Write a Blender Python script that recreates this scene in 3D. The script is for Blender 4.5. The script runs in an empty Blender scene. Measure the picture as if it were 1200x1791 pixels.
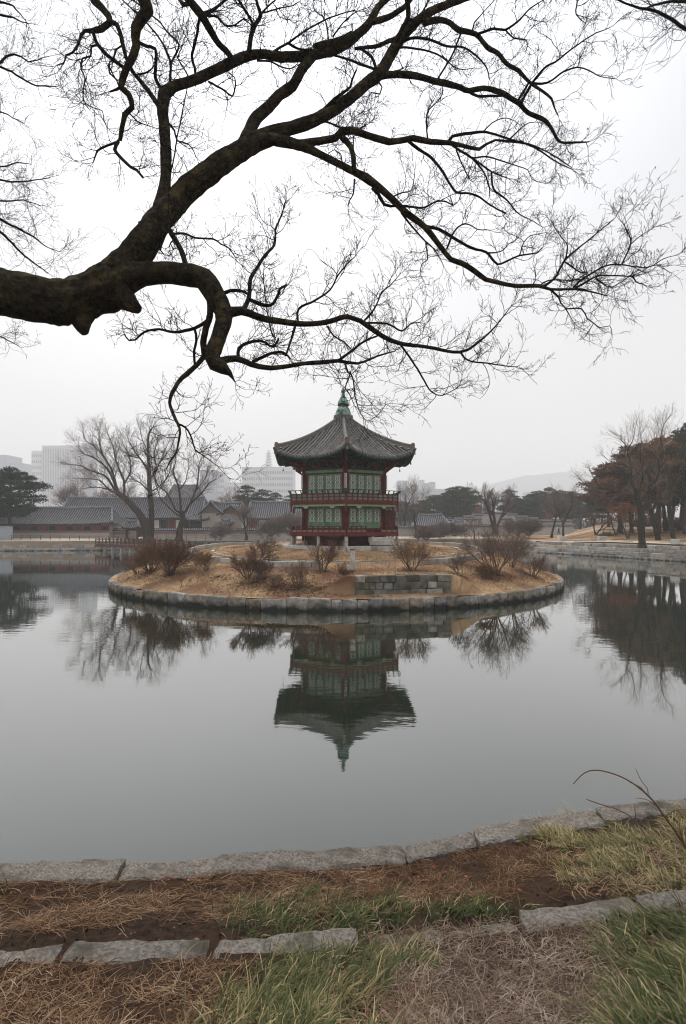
import bpy, bmesh, math, random
from mathutils import Vector, Matrix, noise
R = math.radians
PI = math.pi
sc = bpy.context.scene
col = sc.collection

# ------------------------------------------------------------------ camera, world, sun, exposure
EYE = 4.0                      # eye above the water
FPX = 1000.0                   # focal length in photo pixels
cam_d = bpy.data.cameras.new('camera')
cam_d.sensor_fit = 'VERTICAL'
cam_d.sensor_height = 36.0
cam_d.lens = 36.0 * FPX / 1791.0
cam_d.shift_y = 22.5 / 1791.0
cam_d.clip_start = 0.05
cam_d.clip_end = 9000.0
cam = bpy.data.objects.new('camera', cam_d)
cam.location = (0, 0, EYE)
cam.rotation_euler = (R(90), 0, 0)
col.objects.link(cam)
sc.camera = cam

SUN_EL, SUN_AZ = R(50), R(-18)          # veiled sun ahead and a little to the left
w = bpy.data.worlds.new('World')
sc.world = w
w.use_nodes = True
nt = w.node_tree
nt.nodes.clear()
out = nt.nodes.new('ShaderNodeOutputWorld')
sky = nt.nodes.new('ShaderNodeTexSky')
sky.sky_type = 'NISHITA'
sky.sun_disc = False
sky.sun_elevation = SUN_EL
sky.sun_rotation = SUN_AZ
sky.dust_density = 1.0
sky.ozone_density = 1.0
hsv = nt.nodes.new('ShaderNodeHueSaturation')
hsv.inputs['Saturation'].default_value = 0.2
hsv.inputs['Value'].default_value = 0.6
bg1 = nt.nodes.new('ShaderNodeBackground')
bg1.inputs['Strength'].default_value = 0.05
nt.links.new(sky.outputs[0], hsv.inputs['Color'])
nt.links.new(hsv.outputs[0], bg1.inputs['Color'])
# overcast cloud deck: brighter overhead and round the veiled sun
tc = nt.nodes.new('ShaderNodeTexCoord')
nrm = nt.nodes.new('ShaderNodeVectorMath'); nrm.operation = 'NORMALIZE'
nt.links.new(tc.outputs['Generated'], nrm.inputs[0])
sep = nt.nodes.new('ShaderNodeSeparateXYZ')
nt.links.new(nrm.outputs[0], sep.inputs[0])
ramp = nt.nodes.new('ShaderNodeValToRGB')
ramp.color_ramp.elements[0].position = 0.0
ramp.color_ramp.elements[0].color = (0.465, 0.445, 0.44, 1)
ramp.color_ramp.elements[1].position = 1.0
ramp.color_ramp.elements[1].color = (1.30, 1.32, 1.36, 1)
for p, c in ((0.10, (0.458, 0.438, 0.434)), (0.28, (0.468, 0.455, 0.455)), (0.5, (0.478, 0.482, 0.50)), (0.68, (0.52, 0.54, 0.575)), (0.9, (1.12, 1.13, 1.15))):
    e = ramp.color_ramp.elements.new(p); e.color = (*c, 1)
nt.links.new(sep.outputs['Z'], ramp.inputs[0])
sd = Vector((math.sin(SUN_AZ) * math.cos(SUN_EL), math.cos(SUN_AZ) * math.cos(SUN_EL), math.sin(SUN_EL)))
dot = nt.nodes.new('ShaderNodeVectorMath'); dot.operation = 'DOT_PRODUCT'
dot.inputs[1].default_value = sd
nt.links.new(nrm.outputs[0], dot.inputs[0])
mr = nt.nodes.new('ShaderNodeMapRange')
mr.interpolation_type = 'SMOOTHERSTEP'
mr.inputs['From Min'].default_value = 0.66
mr.inputs['From Max'].default_value = 1.0
mr.inputs['To Max'].default_value = 0.55
nt.links.new(dot.outputs['Value'], mr.inputs['Value'])
cn = nt.nodes.new('ShaderNodeTexNoise'); cn.inputs['Scale'].default_value = 2.2; cn.inputs['Detail'].default_value = 3
nt.links.new(nrm.outputs[0], cn.inputs['Vector'])
cm = nt.nodes.new('ShaderNodeMapRange')
cm.inputs['From Min'].default_value = 0.3; cm.inputs['From Max'].default_value = 0.7
cm.inputs['To Min'].default_value = -0.05; cm.inputs['To Max'].default_value = 0.05
nt.links.new(cn.outputs[0], cm.inputs['Value'])
a1 = nt.nodes.new('ShaderNodeMath'); a1.operation = 'ADD'
nt.links.new(mr.outputs[0], a1.inputs[0]); nt.links.new(cm.outputs[0], a1.inputs[1])
a2 = nt.nodes.new('ShaderNodeMath'); a2.operation = 'ADD'; a2.inputs[1].default_value = 1.0
nt.links.new(a1.outputs[0], a2.inputs[0])
bg2 = nt.nodes.new('ShaderNodeBackground')
nt.links.new(ramp.outputs[0], bg2.inputs['Color'])
nt.links.new(a2.outputs[0], bg2.inputs['Strength'])
add = nt.nodes.new('ShaderNodeAddShader')
nt.links.new(bg1.outputs[0], add.inputs[0]); nt.links.new(bg2.outputs[0], add.inputs[1])
nt.links.new(add.outputs[0], out.inputs['Surface'])

sun_d = bpy.data.lights.new('sun', 'SUN')
sun_d.energy = 1.5
sun_d.angle = R(25)
sun_d.color = (1.0, 0.93, 0.84)
sun = bpy.data.objects.new('sun', sun_d)
sun.rotation_euler = (-sd).to_track_quat('-Z', 'Y').to_euler()
sun.location = (0, 0, 60)
col.objects.link(sun)

vs = sc.view_settings
vs.view_transform = 'Standard'
vs.look = 'None'
vs.exposure = 0.54
vs.gamma = 1.0
vs.use_curve_mapping = False
sc.cycles.use_denoising = True
sc.cycles.filter_width = 1.1
sc.cycles.max_bounces = 6
sc.cycles.diffuse_bounces = 3
sc.cycles.glossy_bounces = 3
sc.cycles.transparent_max_bounces = 4
sc.cycles.volume_bounces = 1

# ------------------------------------------------------------------ helpers
def P(x, y, d):
    """point seen at photo pixel (x, y) at distance d along the view"""
    return Vector(((x - 600.0) / FPX * d, d, EYE - (y - 918.0) / FPX * d))

def lerp(a, b, t): return a + (b - a) * t
def clamp(x, a=0.0, b=1.0): return max(a, min(b, x))
def sm(t):
    t = clamp(t); return t * t * (3 - 2 * t)
def nz(x, y, z=0.0): return noise.noise(Vector((x, y, z)))

def interp(tab, x):
    if x <= tab[0][0]:
        a, b = tab[0], tab[1]
    elif x >= tab[-1][0]:
        a, b = tab[-2], tab[-1]
    else:
        for i in range(len(tab) - 1):
            if tab[i][0] <= x <= tab[i + 1][0]:
                a, b = tab[i], tab[i + 1]; break
    t = (x - a[0]) / (b[0] - a[0])
    return a[1] + (b[1] - a[1]) * t

class MB:
    """collects shapes for one mesh"""
    def __init__(s):
        s.v = []; s.f = []; s.t = []; s.mi = []; s.cur = 0
    def addf(s, f): s.f.append(f); s.mi.append(s.cur)
    def quad(s, a, b, c, d, tint=None):
        i = len(s.v); s.v += [tuple(a), tuple(b), tuple(c), tuple(d)]
        if tint is not None: s.t += [tint] * 4
        s.addf((i, i + 1, i + 2, i + 3))
    def tri(s, a, b, c, tint=None):
        i = len(s.v); s.v += [tuple(a), tuple(b), tuple(c)]
        if tint is not None: s.t += [tint] * 3
        s.addf((i, i + 1, i + 2))
    def box(s, c, size, rz=0.0, m=None):
        hx, hy, hz = size[0] / 2, size[1] / 2, size[2] / 2
        i = len(s.v); ca, sa = math.cos(rz), math.sin(rz)
        for dx, dy, dz in ((-1, -1, -1), (1, -1, -1), (1, 1, -1), (-1, 1, -1), (-1, -1, 1), (1, -1, 1), (1, 1, 1), (-1, 1, 1)):
            p = (dx * hx, dy * hy, dz * hz)
            q = (c[0] + p[0] * ca - p[1] * sa, c[1] + p[0] * sa + p[1] * ca, c[2] + p[2])
            s.v.append(q)
        for f in ((0, 3, 2, 1), (4, 5, 6, 7), (0, 1, 5, 4), (1, 2, 6, 5), (2, 3, 7, 6), (3, 0, 4, 7)):
            s.addf(tuple(i + k for k in f))
    def bar(s, a, b, wd, h, up=Vector((0, 0, 1))):
        """rectangular bar from a to b"""
        a = Vector(a); b = Vector(b)
        t = (b - a).normalized(); u = t.cross(up)
        if u.length < 1e-5: u = t.cross(Vector((1, 0, 0)))
        u.normalize(); v = u.cross(t)
        i = len(s.v)
        for p in (a, b):
            for du, dv in ((-1, -1), (1, -1), (1, 1), (-1, 1)):
                s.v.append(tuple(p + u * (du * wd / 2) + v * (dv * h / 2)))
        for f in ((3, 2, 1, 0), (4, 5, 6, 7), (0, 1, 5, 4), (1, 2, 6, 5), (2, 3, 7, 6), (3, 0, 4, 7)):
            s.addf(tuple(i + k for k in f))
    def tube(s, pts, rad, n=6, cap=True, tint=None):
        m = len(pts)
        i0 = len(s.v)
        u = None
        cs = [(math.cos(2 * PI * k / n), math.sin(2 * PI * k / n)) for k in range(n)]
        for i in range(m):
            p = pts[i]
            t = (pts[min(i + 1, m - 1)] - pts[max(i - 1, 0)])
            if t.length < 1e-9: t = Vector((0, 0, 1))
            t.normalize()
            if u is None:
                u = Vector((0, 0, 1)).cross(t)
                if u.length < 0.1: u = Vector((1, 0, 0)).cross(t)
            u = u - t * u.dot(t)
            if u.length < 1e-6:
                u = Vector((0.3, 0.8, 0.5)).cross(t)
            u.normalize()
            v = t.cross(u)
            r = rad[i]
            for c, d in cs:
                s.v.append((p.x + (u.x * c + v.x * d) * r, p.y + (u.y * c + v.y * d) * r, p.z + (u.z * c + v.z * d) * r))
                if tint is not None: s.t.append(tint)
        for i in range(m - 1):
            a = i0 + i * n
            for k in range(n):
                k2 = (k + 1) % n
                s.addf((a + k, a + k2, a + n + k2, a + n + k))
        if cap and n > 2:
            s.addf(tuple(i0 + k for k in reversed(range(n))))
            s.addf(tuple(i0 + (m - 1) * n + k for k in range(n)))
    def lathe(s, prof, n=20, c=(0, 0), a0=0.0):
        i0 = len(s.v)
        for r, z in prof:
            for k in range(n):
                a = a0 + 2 * PI * k / n
                s.v.append((c[0] + r * math.cos(a), c[1] + r * math.sin(a), z))
        for i in range(len(prof) - 1):
            for k in range(n):
                k2 = (k + 1) % n
                s.addf((i0 + i * n + k, i0 + i * n + k2, i0 + (i + 1) * n + k2, i0 + (i + 1) * n + k))
        s.addf(tuple(i0 + k for k in reversed(range(n))))
        s.addf(tuple(i0 + (len(prof) - 1) * n + k for k in range(n)))
    def grid(s, fn, nu, nv, flip=False):
        i0 = len(s.v)
        for j in range(nv + 1):
            for i in range(nu + 1):
                s.v.append(tuple(fn(i / nu, j / nv)))
        for j in range(nv):
            for i in range(nu):
                a = i0 + j * (nu + 1) + i
                f = (a, a + 1, a + nu + 2, a + nu + 1)
                s.addf(f[::-1] if flip else f)
    def mesh(s, name, mats, smooth=False):
        me = bpy.data.meshes.new(name)
        me.from_pydata(s.v, [], s.f)
        if not isinstance(mats, (list, tuple)): mats = [mats]
        for m in mats: me.materials.append(m)
        if len(mats) > 1: me.polygons.foreach_set('material_index', s.mi)
        if smooth: me.polygons.foreach_set('use_smooth', [True] * len(me.polygons))
        if s.t and len(s.t) == len(s.v):
            at = me.attributes.new('tint', 'FLOAT', 'POINT')
            at.data.foreach_set('value', s.t)
        me.update()
        return me
    def build(s, name, mats, parent=None, smooth=False, kind=None):
        return obj(name, s.mesh(name, mats, smooth), parent, kind)

def obj(name, me, parent=None, kind=None):
    o = bpy.data.objects.new(name, me)
    col.objects.link(o)
    if parent is not None: o.parent = parent
    if kind: o['kind'] = kind
    return o

def tag(o, label, cat, group=None):
    o['label'] = label; o['category'] = cat; o['kind'] = 'thing'
    if group: o['group'] = group
    return o

def thing(name, label, cat, loc=(0, 0, 0), rz=0.0, group=None):
    o = bpy.data.objects.new(name, None)
    o.empty_display_size = 0.2
    col.objects.link(o)
    o.location = loc; o.rotation_euler = (0, 0, rz)
    return tag(o, label, cat, group)

def copy_tree(o, parent=None):
    c = o.copy(); col.objects.link(c)
    if parent is not None: c.parent = parent
    for ch in list(o.children): copy_tree(ch, c)
    return c

# ------------------------------------------------------------------ materials
def srgb(r, g, b):
    def f(c):
        c /= 255.0
        return c / 12.92 if c <= 0.04045 else ((c + 0.055) / 1.055) ** 2.4
    return (f(r), f(g), f(b))

def M(name, cols, scale=3.0, rough=0.85, bump=0.3, bscale=20.0, rnd=0.12, detail=5.0, stain_z=None, spec=0.06,
      cols2=None, scale2=0.6, mix2=(0.45, 0.6), metallic=0.0, stretch=None, huernd=0.0):
    m = bpy.data.materials.new(name); m.use_nodes = True
    t = m.node_tree; N = t.nodes; L = t.links
    b = N['Principled BSDF']
    b.inputs['Roughness'].default_value = rough
    b.inputs['Specular IOR Level'].default_value = spec
    b.inputs['Metallic'].default_value = metallic
    g = N.new('ShaderNodeNewGeometry')
    vec = g.outputs['Position']
    if rnd > 0:
        oi0 = N.new('ShaderNodeObjectInfo')
        va = N.new('ShaderNodeVectorMath'); va.operation = 'MULTIPLY_ADD'
        va.inputs[0].default_value = (31.0, 17.0, 23.0)
        L.new(oi0.outputs['Random'], va.inputs[1]); L.new(vec, va.inputs[2])
        vec = va.outputs[0]
    if stretch:
        mp = N.new('ShaderNodeMapping'); mp.inputs['Scale'].default_value = stretch
        L.new(vec, mp.inputs['Vector']); vec = mp.outputs[0]
    n1 = N.new('ShaderNodeTexNoise'); n1.inputs['Scale'].default_value = scale; n1.inputs['Detail'].default_value = detail
    n1.inputs['Roughness'].default_value = 0.65
    L.new(vec, n1.inputs['Vector'])
    r = N.new('ShaderNodeValToRGB')
    els = r.color_ramp.elements
    k = len(cols)
    for i, c in enumerate(cols):
        pos = 0.3 + 0.4 * i / max(1, k - 1)
        if i == 0: els[0].position = pos; els[0].color = (*c, 1)
        elif i == k - 1: els[1].position = pos; els[1].color = (*c, 1)
        else:
            e = els.new(pos); e.color = (*c, 1)
    if k == 1: els[1].color = (*cols[0], 1)
    L.new(n1.outputs[0], r.inputs[0])
    c_out = r.outputs[0]
    if cols2:
        n2 = N.new('ShaderNodeTexNoise'); n2.inputs['Scale'].default_value = scale2; n2.inputs['Detail'].default_value = 4
        L.new(vec, n2.inputs['Vector'])
        mrr = N.new('ShaderNodeMapRange'); mrr.inputs['From Min'].default_value = mix2[0]; mrr.inputs['From Max'].default_value = mix2[1]
        L.new(n2.outputs[0], mrr.inputs['Value'])
        mx = N.new('ShaderNodeMix'); mx.data_type = 'RGBA'
        L.new(mrr.outputs[0], mx.inputs[0]); L.new(c_out, mx.inputs[6]); mx.inputs[7].default_value = (*cols2, 1)
        c_out = mx.outputs[2]
    if stain_z is not None:
        sx = N.new('ShaderNodeSeparateXYZ'); L.new(g.outputs['Position'], sx.inputs[0])
        n3 = N.new('ShaderNodeTexNoise'); n3.inputs['Scale'].default_value = 2.5; L.new(g.outputs['Position'], n3.inputs['Vector'])
        ma = N.new('ShaderNodeMath'); ma.operation = 'MULTIPLY_ADD'; ma.inputs[1].default_value = -0.5; L.new(n3.outputs[0], ma.inputs[0]); L.new(sx.outputs['Z'], ma.inputs[2])
        mz = N.new('ShaderNodeMapRange'); mz.inputs['From Min'].default_value = stain_z - 0.25 - 0.12; mz.inputs['From Max'].default_value = stain_z - 0.25 + 0.12
        mz.inputs['To Min'].default_value = 1.0; mz.inputs['To Max'].default_value = 0.0
        L.new(ma.outputs[0], mz.inputs['Value'])
        mx = N.new('ShaderNodeMix'); mx.data_type = 'RGBA'
        L.new(mz.outputs[0], mx.inputs[0]); L.new(c_out, mx.inputs[6]); mx.inputs[7].default_value = (0.022, 0.022, 0.018, 1)
        c_out = mx.outputs[2]
    if rnd > 0 or huernd > 0:
        oi = N.new('ShaderNodeObjectInfo')
        mv = N.new('ShaderNodeMapRange'); mv.inputs['To Min'].default_value = 1 - rnd; mv.inputs['To Max'].default_value = 1 + rnd
        L.new(oi.outputs['Random'], mv.inputs['Value'])
        h = N.new('ShaderNodeHueSaturation')
        L.new(mv.outputs[0], h.inputs['Value']); L.new(c_out, h.inputs['Color'])
        if huernd > 0:
            mm = N.new('ShaderNodeMath'); mm.operation = 'MULTIPLY'; mm.inputs[1].default_value = 7.31
            fr = N.new('ShaderNodeMath'); fr.operation = 'FRACT'
            L.new(oi.outputs['Random'], mm.inputs[0]); L.new(mm.outputs[0], fr.inputs[0])
            ms = N.new('ShaderNodeMapRange'); ms.inputs['To Min'].default_value = 1 - huernd; ms.inputs['To Max'].default_value = 1 + huernd
            L.new(fr.outputs[0], ms.inputs['Value']); L.new(ms.outputs[0], h.inputs['Saturation'])
        c_out = h.outputs[0]
    L.new(c_out, b.inputs['Base Color'])
    if bump > 0:
        nb = N.new('ShaderNodeTexNoise'); nb.inputs['Scale'].default_value = bscale; nb.inputs['Detail'].default_value = 4
        L.new(vec, nb.inputs['Vector'])
        bp = N.new('ShaderNodeBump'); bp.inputs['Strength'].default_value = bump; bp.inputs['Distance'].default_value = (0.5 if name != 'bark' else 1.4) / bscale
        L.new(nb.outputs[0], bp.inputs['Height']); L.new(bp.outputs[0], b.inputs['Normal'])
    return m

def M_tint(name, stops, rough=0.8, trans=0.0):
    """colour by the per-blade 'tint' attribute"""
    m = bpy.data.materials.new(name); m.use_nodes = True
    t = m.node_tree; N = t.nodes; L = t.links
    b = N['Principled BSDF']; b.inputs['Roughness'].default_value = rough
    b.inputs['Specular IOR Level'].default_value = 0.06
    a = N.new('ShaderNodeAttribute'); a.attribute_name = 'tint'
    r = N.new('ShaderNodeValToRGB'); els = r.color_ramp.elements
    els[0].position = stops[0][0]; els[0].color = (*stops[0][1], 1)
    els[1].position = stops[-1][0]; els[1].color = (*stops[-1][1], 1)
    for p, c in stops[1:-1]:
        e = els.new(p); e.color = (*c, 1)
    L.new(a.outputs['Fac'], r.inputs[0]); L.new(r.outputs[0], b.inputs['Base Color'])
    return m

m_bark = M('bark', [(0.008, 0.007, 0.005), (0.024, 0.019, 0.014), (0.048, 0.039, 0.028)], 13, 0.95, 1.0, 30, 0.1, cols2=(0.07, 0.054, 0.026), scale2=7.0, mix2=(0.5, 0.66))
m_twig = M('twig_bark', [(0.008, 0.0065, 0.006), (0.018, 0.015, 0.013)], 8, 0.9, 0, rnd=0.05)
m_far_bark = M('far_bark', [(0.028, 0.021, 0.016), (0.06, 0.046, 0.037)], 3, 0.95, 0.6, 8, 0.15)
m_far_twig = M('far_twig', [(0.115, 0.08, 0.063), (0.185, 0.135, 0.108)], 1, 0.9, 0, rnd=0.2, huernd=0.3)
m_shrub = M('shrub_twig', [(0.10, 0.063, 0.045), (0.175, 0.115, 0.083)], 3, 0.9, 0, rnd=0.25, huernd=0.3)
m_pinebark = M('pine_bark', [(0.05, 0.03, 0.022), (0.12, 0.07, 0.05)], 4, 0.95, 0.6, 10, 0.15)
m_needle = M_tint('pine_needles', [(0.0, (0.018, 0.03, 0.016)), (0.5, (0.035, 0.056, 0.027)), (1.0, (0.07, 0.09, 0.042))], 0.7)
m_needle_br = M_tint('browned_needles', [(0.0, (0.065, 0.038, 0.02)), (0.5, (0.15, 0.083, 0.042)), (1.0, (0.225, 0.135, 0.07))], 0.7)
m_orange = M_tint('dry_maple_leaves', [(0.0, (0.11, 0.04, 0.02)), (0.5, (0.19, 0.075, 0.035)), (1.0, (0.25, 0.12, 0.06))], 0.7)
m_granite = M('granite', [(0.16, 0.142, 0.12), (0.27, 0.245, 0.215), (0.4, 0.372, 0.335)], 5, 0.9, 0.7, 22, 0.25, stain_z=0.1, cols2=(0.13, 0.112, 0.088), scale2=1.1, mix2=(0.54, 0.7), huernd=0.6)
m_kerb = M('kerb_granite', [(0.11, 0.097, 0.081), (0.21, 0.188, 0.16), (0.33, 0.3, 0.26)], 5, 0.9, 0.8, 20, 0.28, stain_z=0.23, cols2=(0.1, 0.088, 0.07), scale2=1.4, mix2=(0.5, 0.66), huernd=0.6)
m_mossy = M('mossy_granite', [(0.07, 0.066, 0.055), (0.14, 0.13, 0.11), (0.22, 0.205, 0.175)], 4, 0.95, 0.8, 18, 0.35, cols2=(0.06, 0.058, 0.04), scale2=1.3, mix2=(0.45, 0.65), huernd=0.5)
m_paleg = M('pale_granite', [(0.3, 0.28, 0.25), (0.42, 0.4, 0.365), (0.52, 0.5, 0.46)], 4, 0.9, 0.5, 20, 0.12, cols2=(0.25, 0.225, 0.19), scale2=0.9, mix2=(0.5, 0.7))
m_near = M('weathered_granite', [(0.055, 0.047, 0.04), (0.13, 0.114, 0.1), (0.25, 0.225, 0.2)], 42, 0.95, 1.0, 55, 0.1, detail=8, cols2=(0.075, 0.068, 0.055), scale2=3.5, mix2=(0.5, 0.66))
m_soil = M('soil', [(0.009, 0.006, 0.0045), (0.022, 0.0145, 0.0105), (0.05, 0.033, 0.022)], 14, 0.98, 1.0, 40, 0, detail=8, cols2=(0.042, 0.024, 0.015), scale2=2.0, mix2=(0.48, 0.68))
m_ground = M('far_ground', [(0.16, 0.12, 0.08), (0.24, 0.19, 0.13)], 0.6, 0.95, 0.4, 6, 0)
m_lawn = M('dry_lawn', [(0.19, 0.116, 0.06), (0.315, 0.204, 0.11), (0.41, 0.282, 0.163)], 1.6, 0.95, 0.8, 9, 0, detail=8, cols2=(0.15, 0.08, 0.048), scale2=0.4, mix2=(0.46, 0.62))
m_path = M('sandy_path', [(0.36, 0.3, 0.23), (0.46, 0.39, 0.31)], 1.2, 0.95, 0.3, 8, 0)
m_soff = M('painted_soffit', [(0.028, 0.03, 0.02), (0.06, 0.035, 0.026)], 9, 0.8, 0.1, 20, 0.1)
m_red = M('red_lacquer', [(0.095, 0.022, 0.018), (0.15, 0.036, 0.03)], 4, 0.6, 0.1, 20, 0.1, spec=0.15, cols2=(0.075, 0.024, 0.02), scale2=2.5)
m_redb = M('red_brown_board', [(0.13, 0.04, 0.03), (0.19, 0.065, 0.05)], 4, 0.7, 0.1, 20, 0.1)
m_green = M('green_paint', [(0.12, 0.22, 0.13), (0.185, 0.30, 0.19)], 6, 0.65, 0.1, 20, 0.14, cols2=(0.11, 0.16, 0.11), scale2=3.0)
m_dgreen = M('dark_green_paint', [(0.018, 0.05, 0.034), (0.035, 0.08, 0.055)], 5, 0.65, 0.1, 20, 0.15)
m_lgreen = M('pale_green_trim', [(0.26, 0.38, 0.22), (0.36, 0.48, 0.3)], 5, 0.7, 0, rnd=0.1)
m_tan = M('tan_panel', [(0.16, 0.115, 0.095), (0.24, 0.18, 0.15)], 5, 0.8, 0.1, 20, 0.12)
m_paper = M('window_paper', [(0.72, 0.7, 0.66), (0.8, 0.79, 0.76)], 6, 0.9, 0, rnd=0.04)
m_white = M('white_plaster', [(0.55, 0.53, 0.5), (0.7, 0.68, 0.65)], 3, 0.9, 0.1, 20, 0.05)
m_ink = M('ink', [(0.02, 0.02, 0.02), (0.03, 0.03, 0.03)], 3, 0.8, 0, rnd=0)
m_tile = M('clay_tile', [(0.075, 0.07, 0.067), (0.15, 0.141, 0.134), (0.26, 0.245, 0.232)], 6, 0.85, 0.4, 18, 0.22, cols2=(0.12, 0.1, 0.083), scale2=1.8, mix2=(0.54, 0.72), huernd=0.5)
m_tileb = M('shaded_channel_tile', [(0.022, 0.02, 0.018), (0.05, 0.045, 0.04)], 5, 0.9, 0.4, 14, 0.08)  # channels darkened: shade between the lit cover rows is put into the colour
m_ftile = M('far_tile', [(0.13, 0.13, 0.137), (0.24, 0.24, 0.252)], 2.0, 0.85, 0.2, 8, 0.08)
m_ftileb = M('far_channel', [(0.04, 0.04, 0.043), (0.07, 0.07, 0.075)], 2.0, 0.9, 0.2, 8, 0.08)
m_bronze = M('green_bronze', [(0.1, 0.18, 0.15), (0.2, 0.32, 0.27), (0.3, 0.43, 0.37)], 3.5, 0.6, 0.3, 12, 0.06, cols2=(0.035, 0.055, 0.045), scale2=2.2, mix2=(0.5, 0.62))
m_plaster = M('beige_plaster', [(0.36, 0.31, 0.265), (0.44, 0.385, 0.335)], 0.8, 0.95, 0.1, 10, 0.05)
m_pink = M('pink_brick', [(0.27, 0.16, 0.13), (0.36, 0.22, 0.18)], 0.9, 0.95, 0.1, 10, 0.05)
m_grayw = M('gray_band', [(0.15, 0.13, 0.12), (0.2, 0.175, 0.16)], 0.9, 0.95, 0.1, 10, 0.05)
m_dark = M('dark_opening', [(0.02, 0.024, 0.024), (0.04, 0.044, 0.044)], 2, 0.5, 0, rnd=0.2)
m_wood = M('dark_wood', [(0.07, 0.035, 0.03), (0.12, 0.065, 0.055)], 3, 0.85, 0.2, 15, 0.15)
m_city = M('city_concrete', [(0.5, 0.5, 0.51), (0.58, 0.58, 0.6)], 0.02, 0.9, 0, rnd=0.12)
m_cityg = M('city_glass', [(0.16, 0.19, 0.24), (0.24, 0.28, 0.34)], 0.05, 0.4, 0, rnd=0.15)
m_hill = M('wooded_hill', [(0.03, 0.034, 0.034), (0.06, 0.058, 0.055)], 0.02, 0.95, 0, rnd=0)
m_steel = M('grey_steel', [(0.3, 0.33, 0.36), (0.36, 0.39, 0.42)], 2, 0.6, 0, rnd=0.05)

def water_mat():
    m = bpy.data.materials.new('pond_water'); m.use_nodes = True
    t = m.node_tree; N = t.nodes; L = t.links
    b = N['Principled BSDF']
    b.inputs['Base Color'].default_value = (0.014, 0.019, 0.012, 1)
    b.inputs['Roughness'].default_value = 0.03
    b.inputs['IOR'].default_value = 2.5
    g = N.new('ShaderNodeNewGeometry')
    mp = N.new('ShaderNodeMapping'); mp.inputs['Scale'].default_value = (0.7, 1.6, 1.0); mp.inputs['Rotation'].default_value = (0, 0, 0.3)
    L.new(g.outputs['Position'], mp.inputs['Vector'])
    n1 = N.new('ShaderNodeTexNoise'); n1.inputs['Scale'].default_value = 1.6; n1.inputs['Detail'].default_value = 3
    L.new(mp.outputs[0], n1.inputs['Vector'])
    n2 = N.new('ShaderNodeTexNoise'); n2.inputs['Scale'].default_value = 0.12; n2.inputs['Detail'].default_value = 2
    L.new(g.outputs['Position'], n2.inputs['Vector'])
    mr = N.new('ShaderNodeMapRange'); mr.inputs['From Min'].default_value = 0.42; mr.inputs['From Max'].default_value = 0.62
    mr.inputs['To Min'].default_value = 0.15; mr.inputs['To Max'].default_value = 1.0
    L.new(n2.outputs[0], mr.inputs['Value'])
    mu = N.new('ShaderNodeMath'); mu.operation = 'MULTIPLY'
    L.new(n1.outputs[0], mu.inputs[0]); L.new(mr.outputs[0], mu.inputs[1])
    bp = N.new('ShaderNodeBump'); bp.inputs['Strength'].default_value = 1.0; bp.inputs['Distance'].default_value = 0.004
    L.new(mu.outputs[0], bp.inputs['Height']); L.new(bp.outputs[0], b.inputs['Normal'])
    # murky water under a mirror film: reflectance climbs towards grazing view
    b.inputs['Specular IOR Level'].default_value = 0.0
    b.inputs['Roughness'].default_value = 1.0
    gl_ = N.new('ShaderNodeBsdfGlossy'); gl_.inputs['Roughness'].default_value = 0.03; gl_.inputs['Color'].default_value = (0.98, 0.985, 0.98, 1)
    L.new(bp.outputs[0], gl_.inputs['Normal'])
    lw = N.new('ShaderNodeLayerWeight'); lw.inputs['Blend'].default_value = 0.5
    pw_ = N.new('ShaderNodeMath'); pw_.operation = 'POWER'; pw_.inputs[1].default_value = 2.65
    L.new(lw.outputs['Facing'], pw_.inputs[0])
    ms = N.new('ShaderNodeMixShader')
    L.new(pw_.outputs[0], ms.inputs[0]); L.new(b.outputs[0], ms.inputs[1]); L.new(gl_.outputs[0], ms.inputs[2])
    L.new(ms.outputs[0], N['Material Output'].inputs['Surface'])
    return m
m_water = water_mat()

# ------------------------------------------------------------------ rough stone blocks (shared meshes)
def block_variants(mat, n, seed, jit=0.05, bev=0.06):
    out = []
    for i in range(n):
        rng = random.Random(seed + i)
        bm = bmesh.new()
        bmesh.ops.create_cube(bm, size=1.0)
        for v in bm.verts:
            v.co += Vector((rng.uniform(-jit, jit) * 0.5, rng.uniform(-jit, jit), rng.uniform(-jit, jit)))
        bmesh.ops.bevel(bm, geom=list(bm.edges), offset=bev * rng.uniform(0.6, 1.3), segments=1, affect='EDGES')
        me = bpy.data.meshes.new('stone'); bm.to_mesh(me); bm.free()
        me.materials.append(mat)
        out.append(me)
    return out
blk = {'granite': block_variants(m_granite, 7, 10), 'kerb': block_variants(m_kerb, 7, 90, 0.07, 0.07), 'mossy': block_variants(m_mossy, 6, 40), 'pale': block_variants(m_paleg, 5, 70, 0.02, 0.03)}
rb = random.Random(5)
def place_block(kind, parent, c, size, rz=0.0, name='stone'):
    o = obj(name, rb.choice(blk[kind]), parent)
    pl = parent.location if parent is not None else Vector((0, 0, 0))
    o.location = Vector(c) - pl
    o.scale = size
    o.rotation_euler = (0, 0, rz)
    return o
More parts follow.
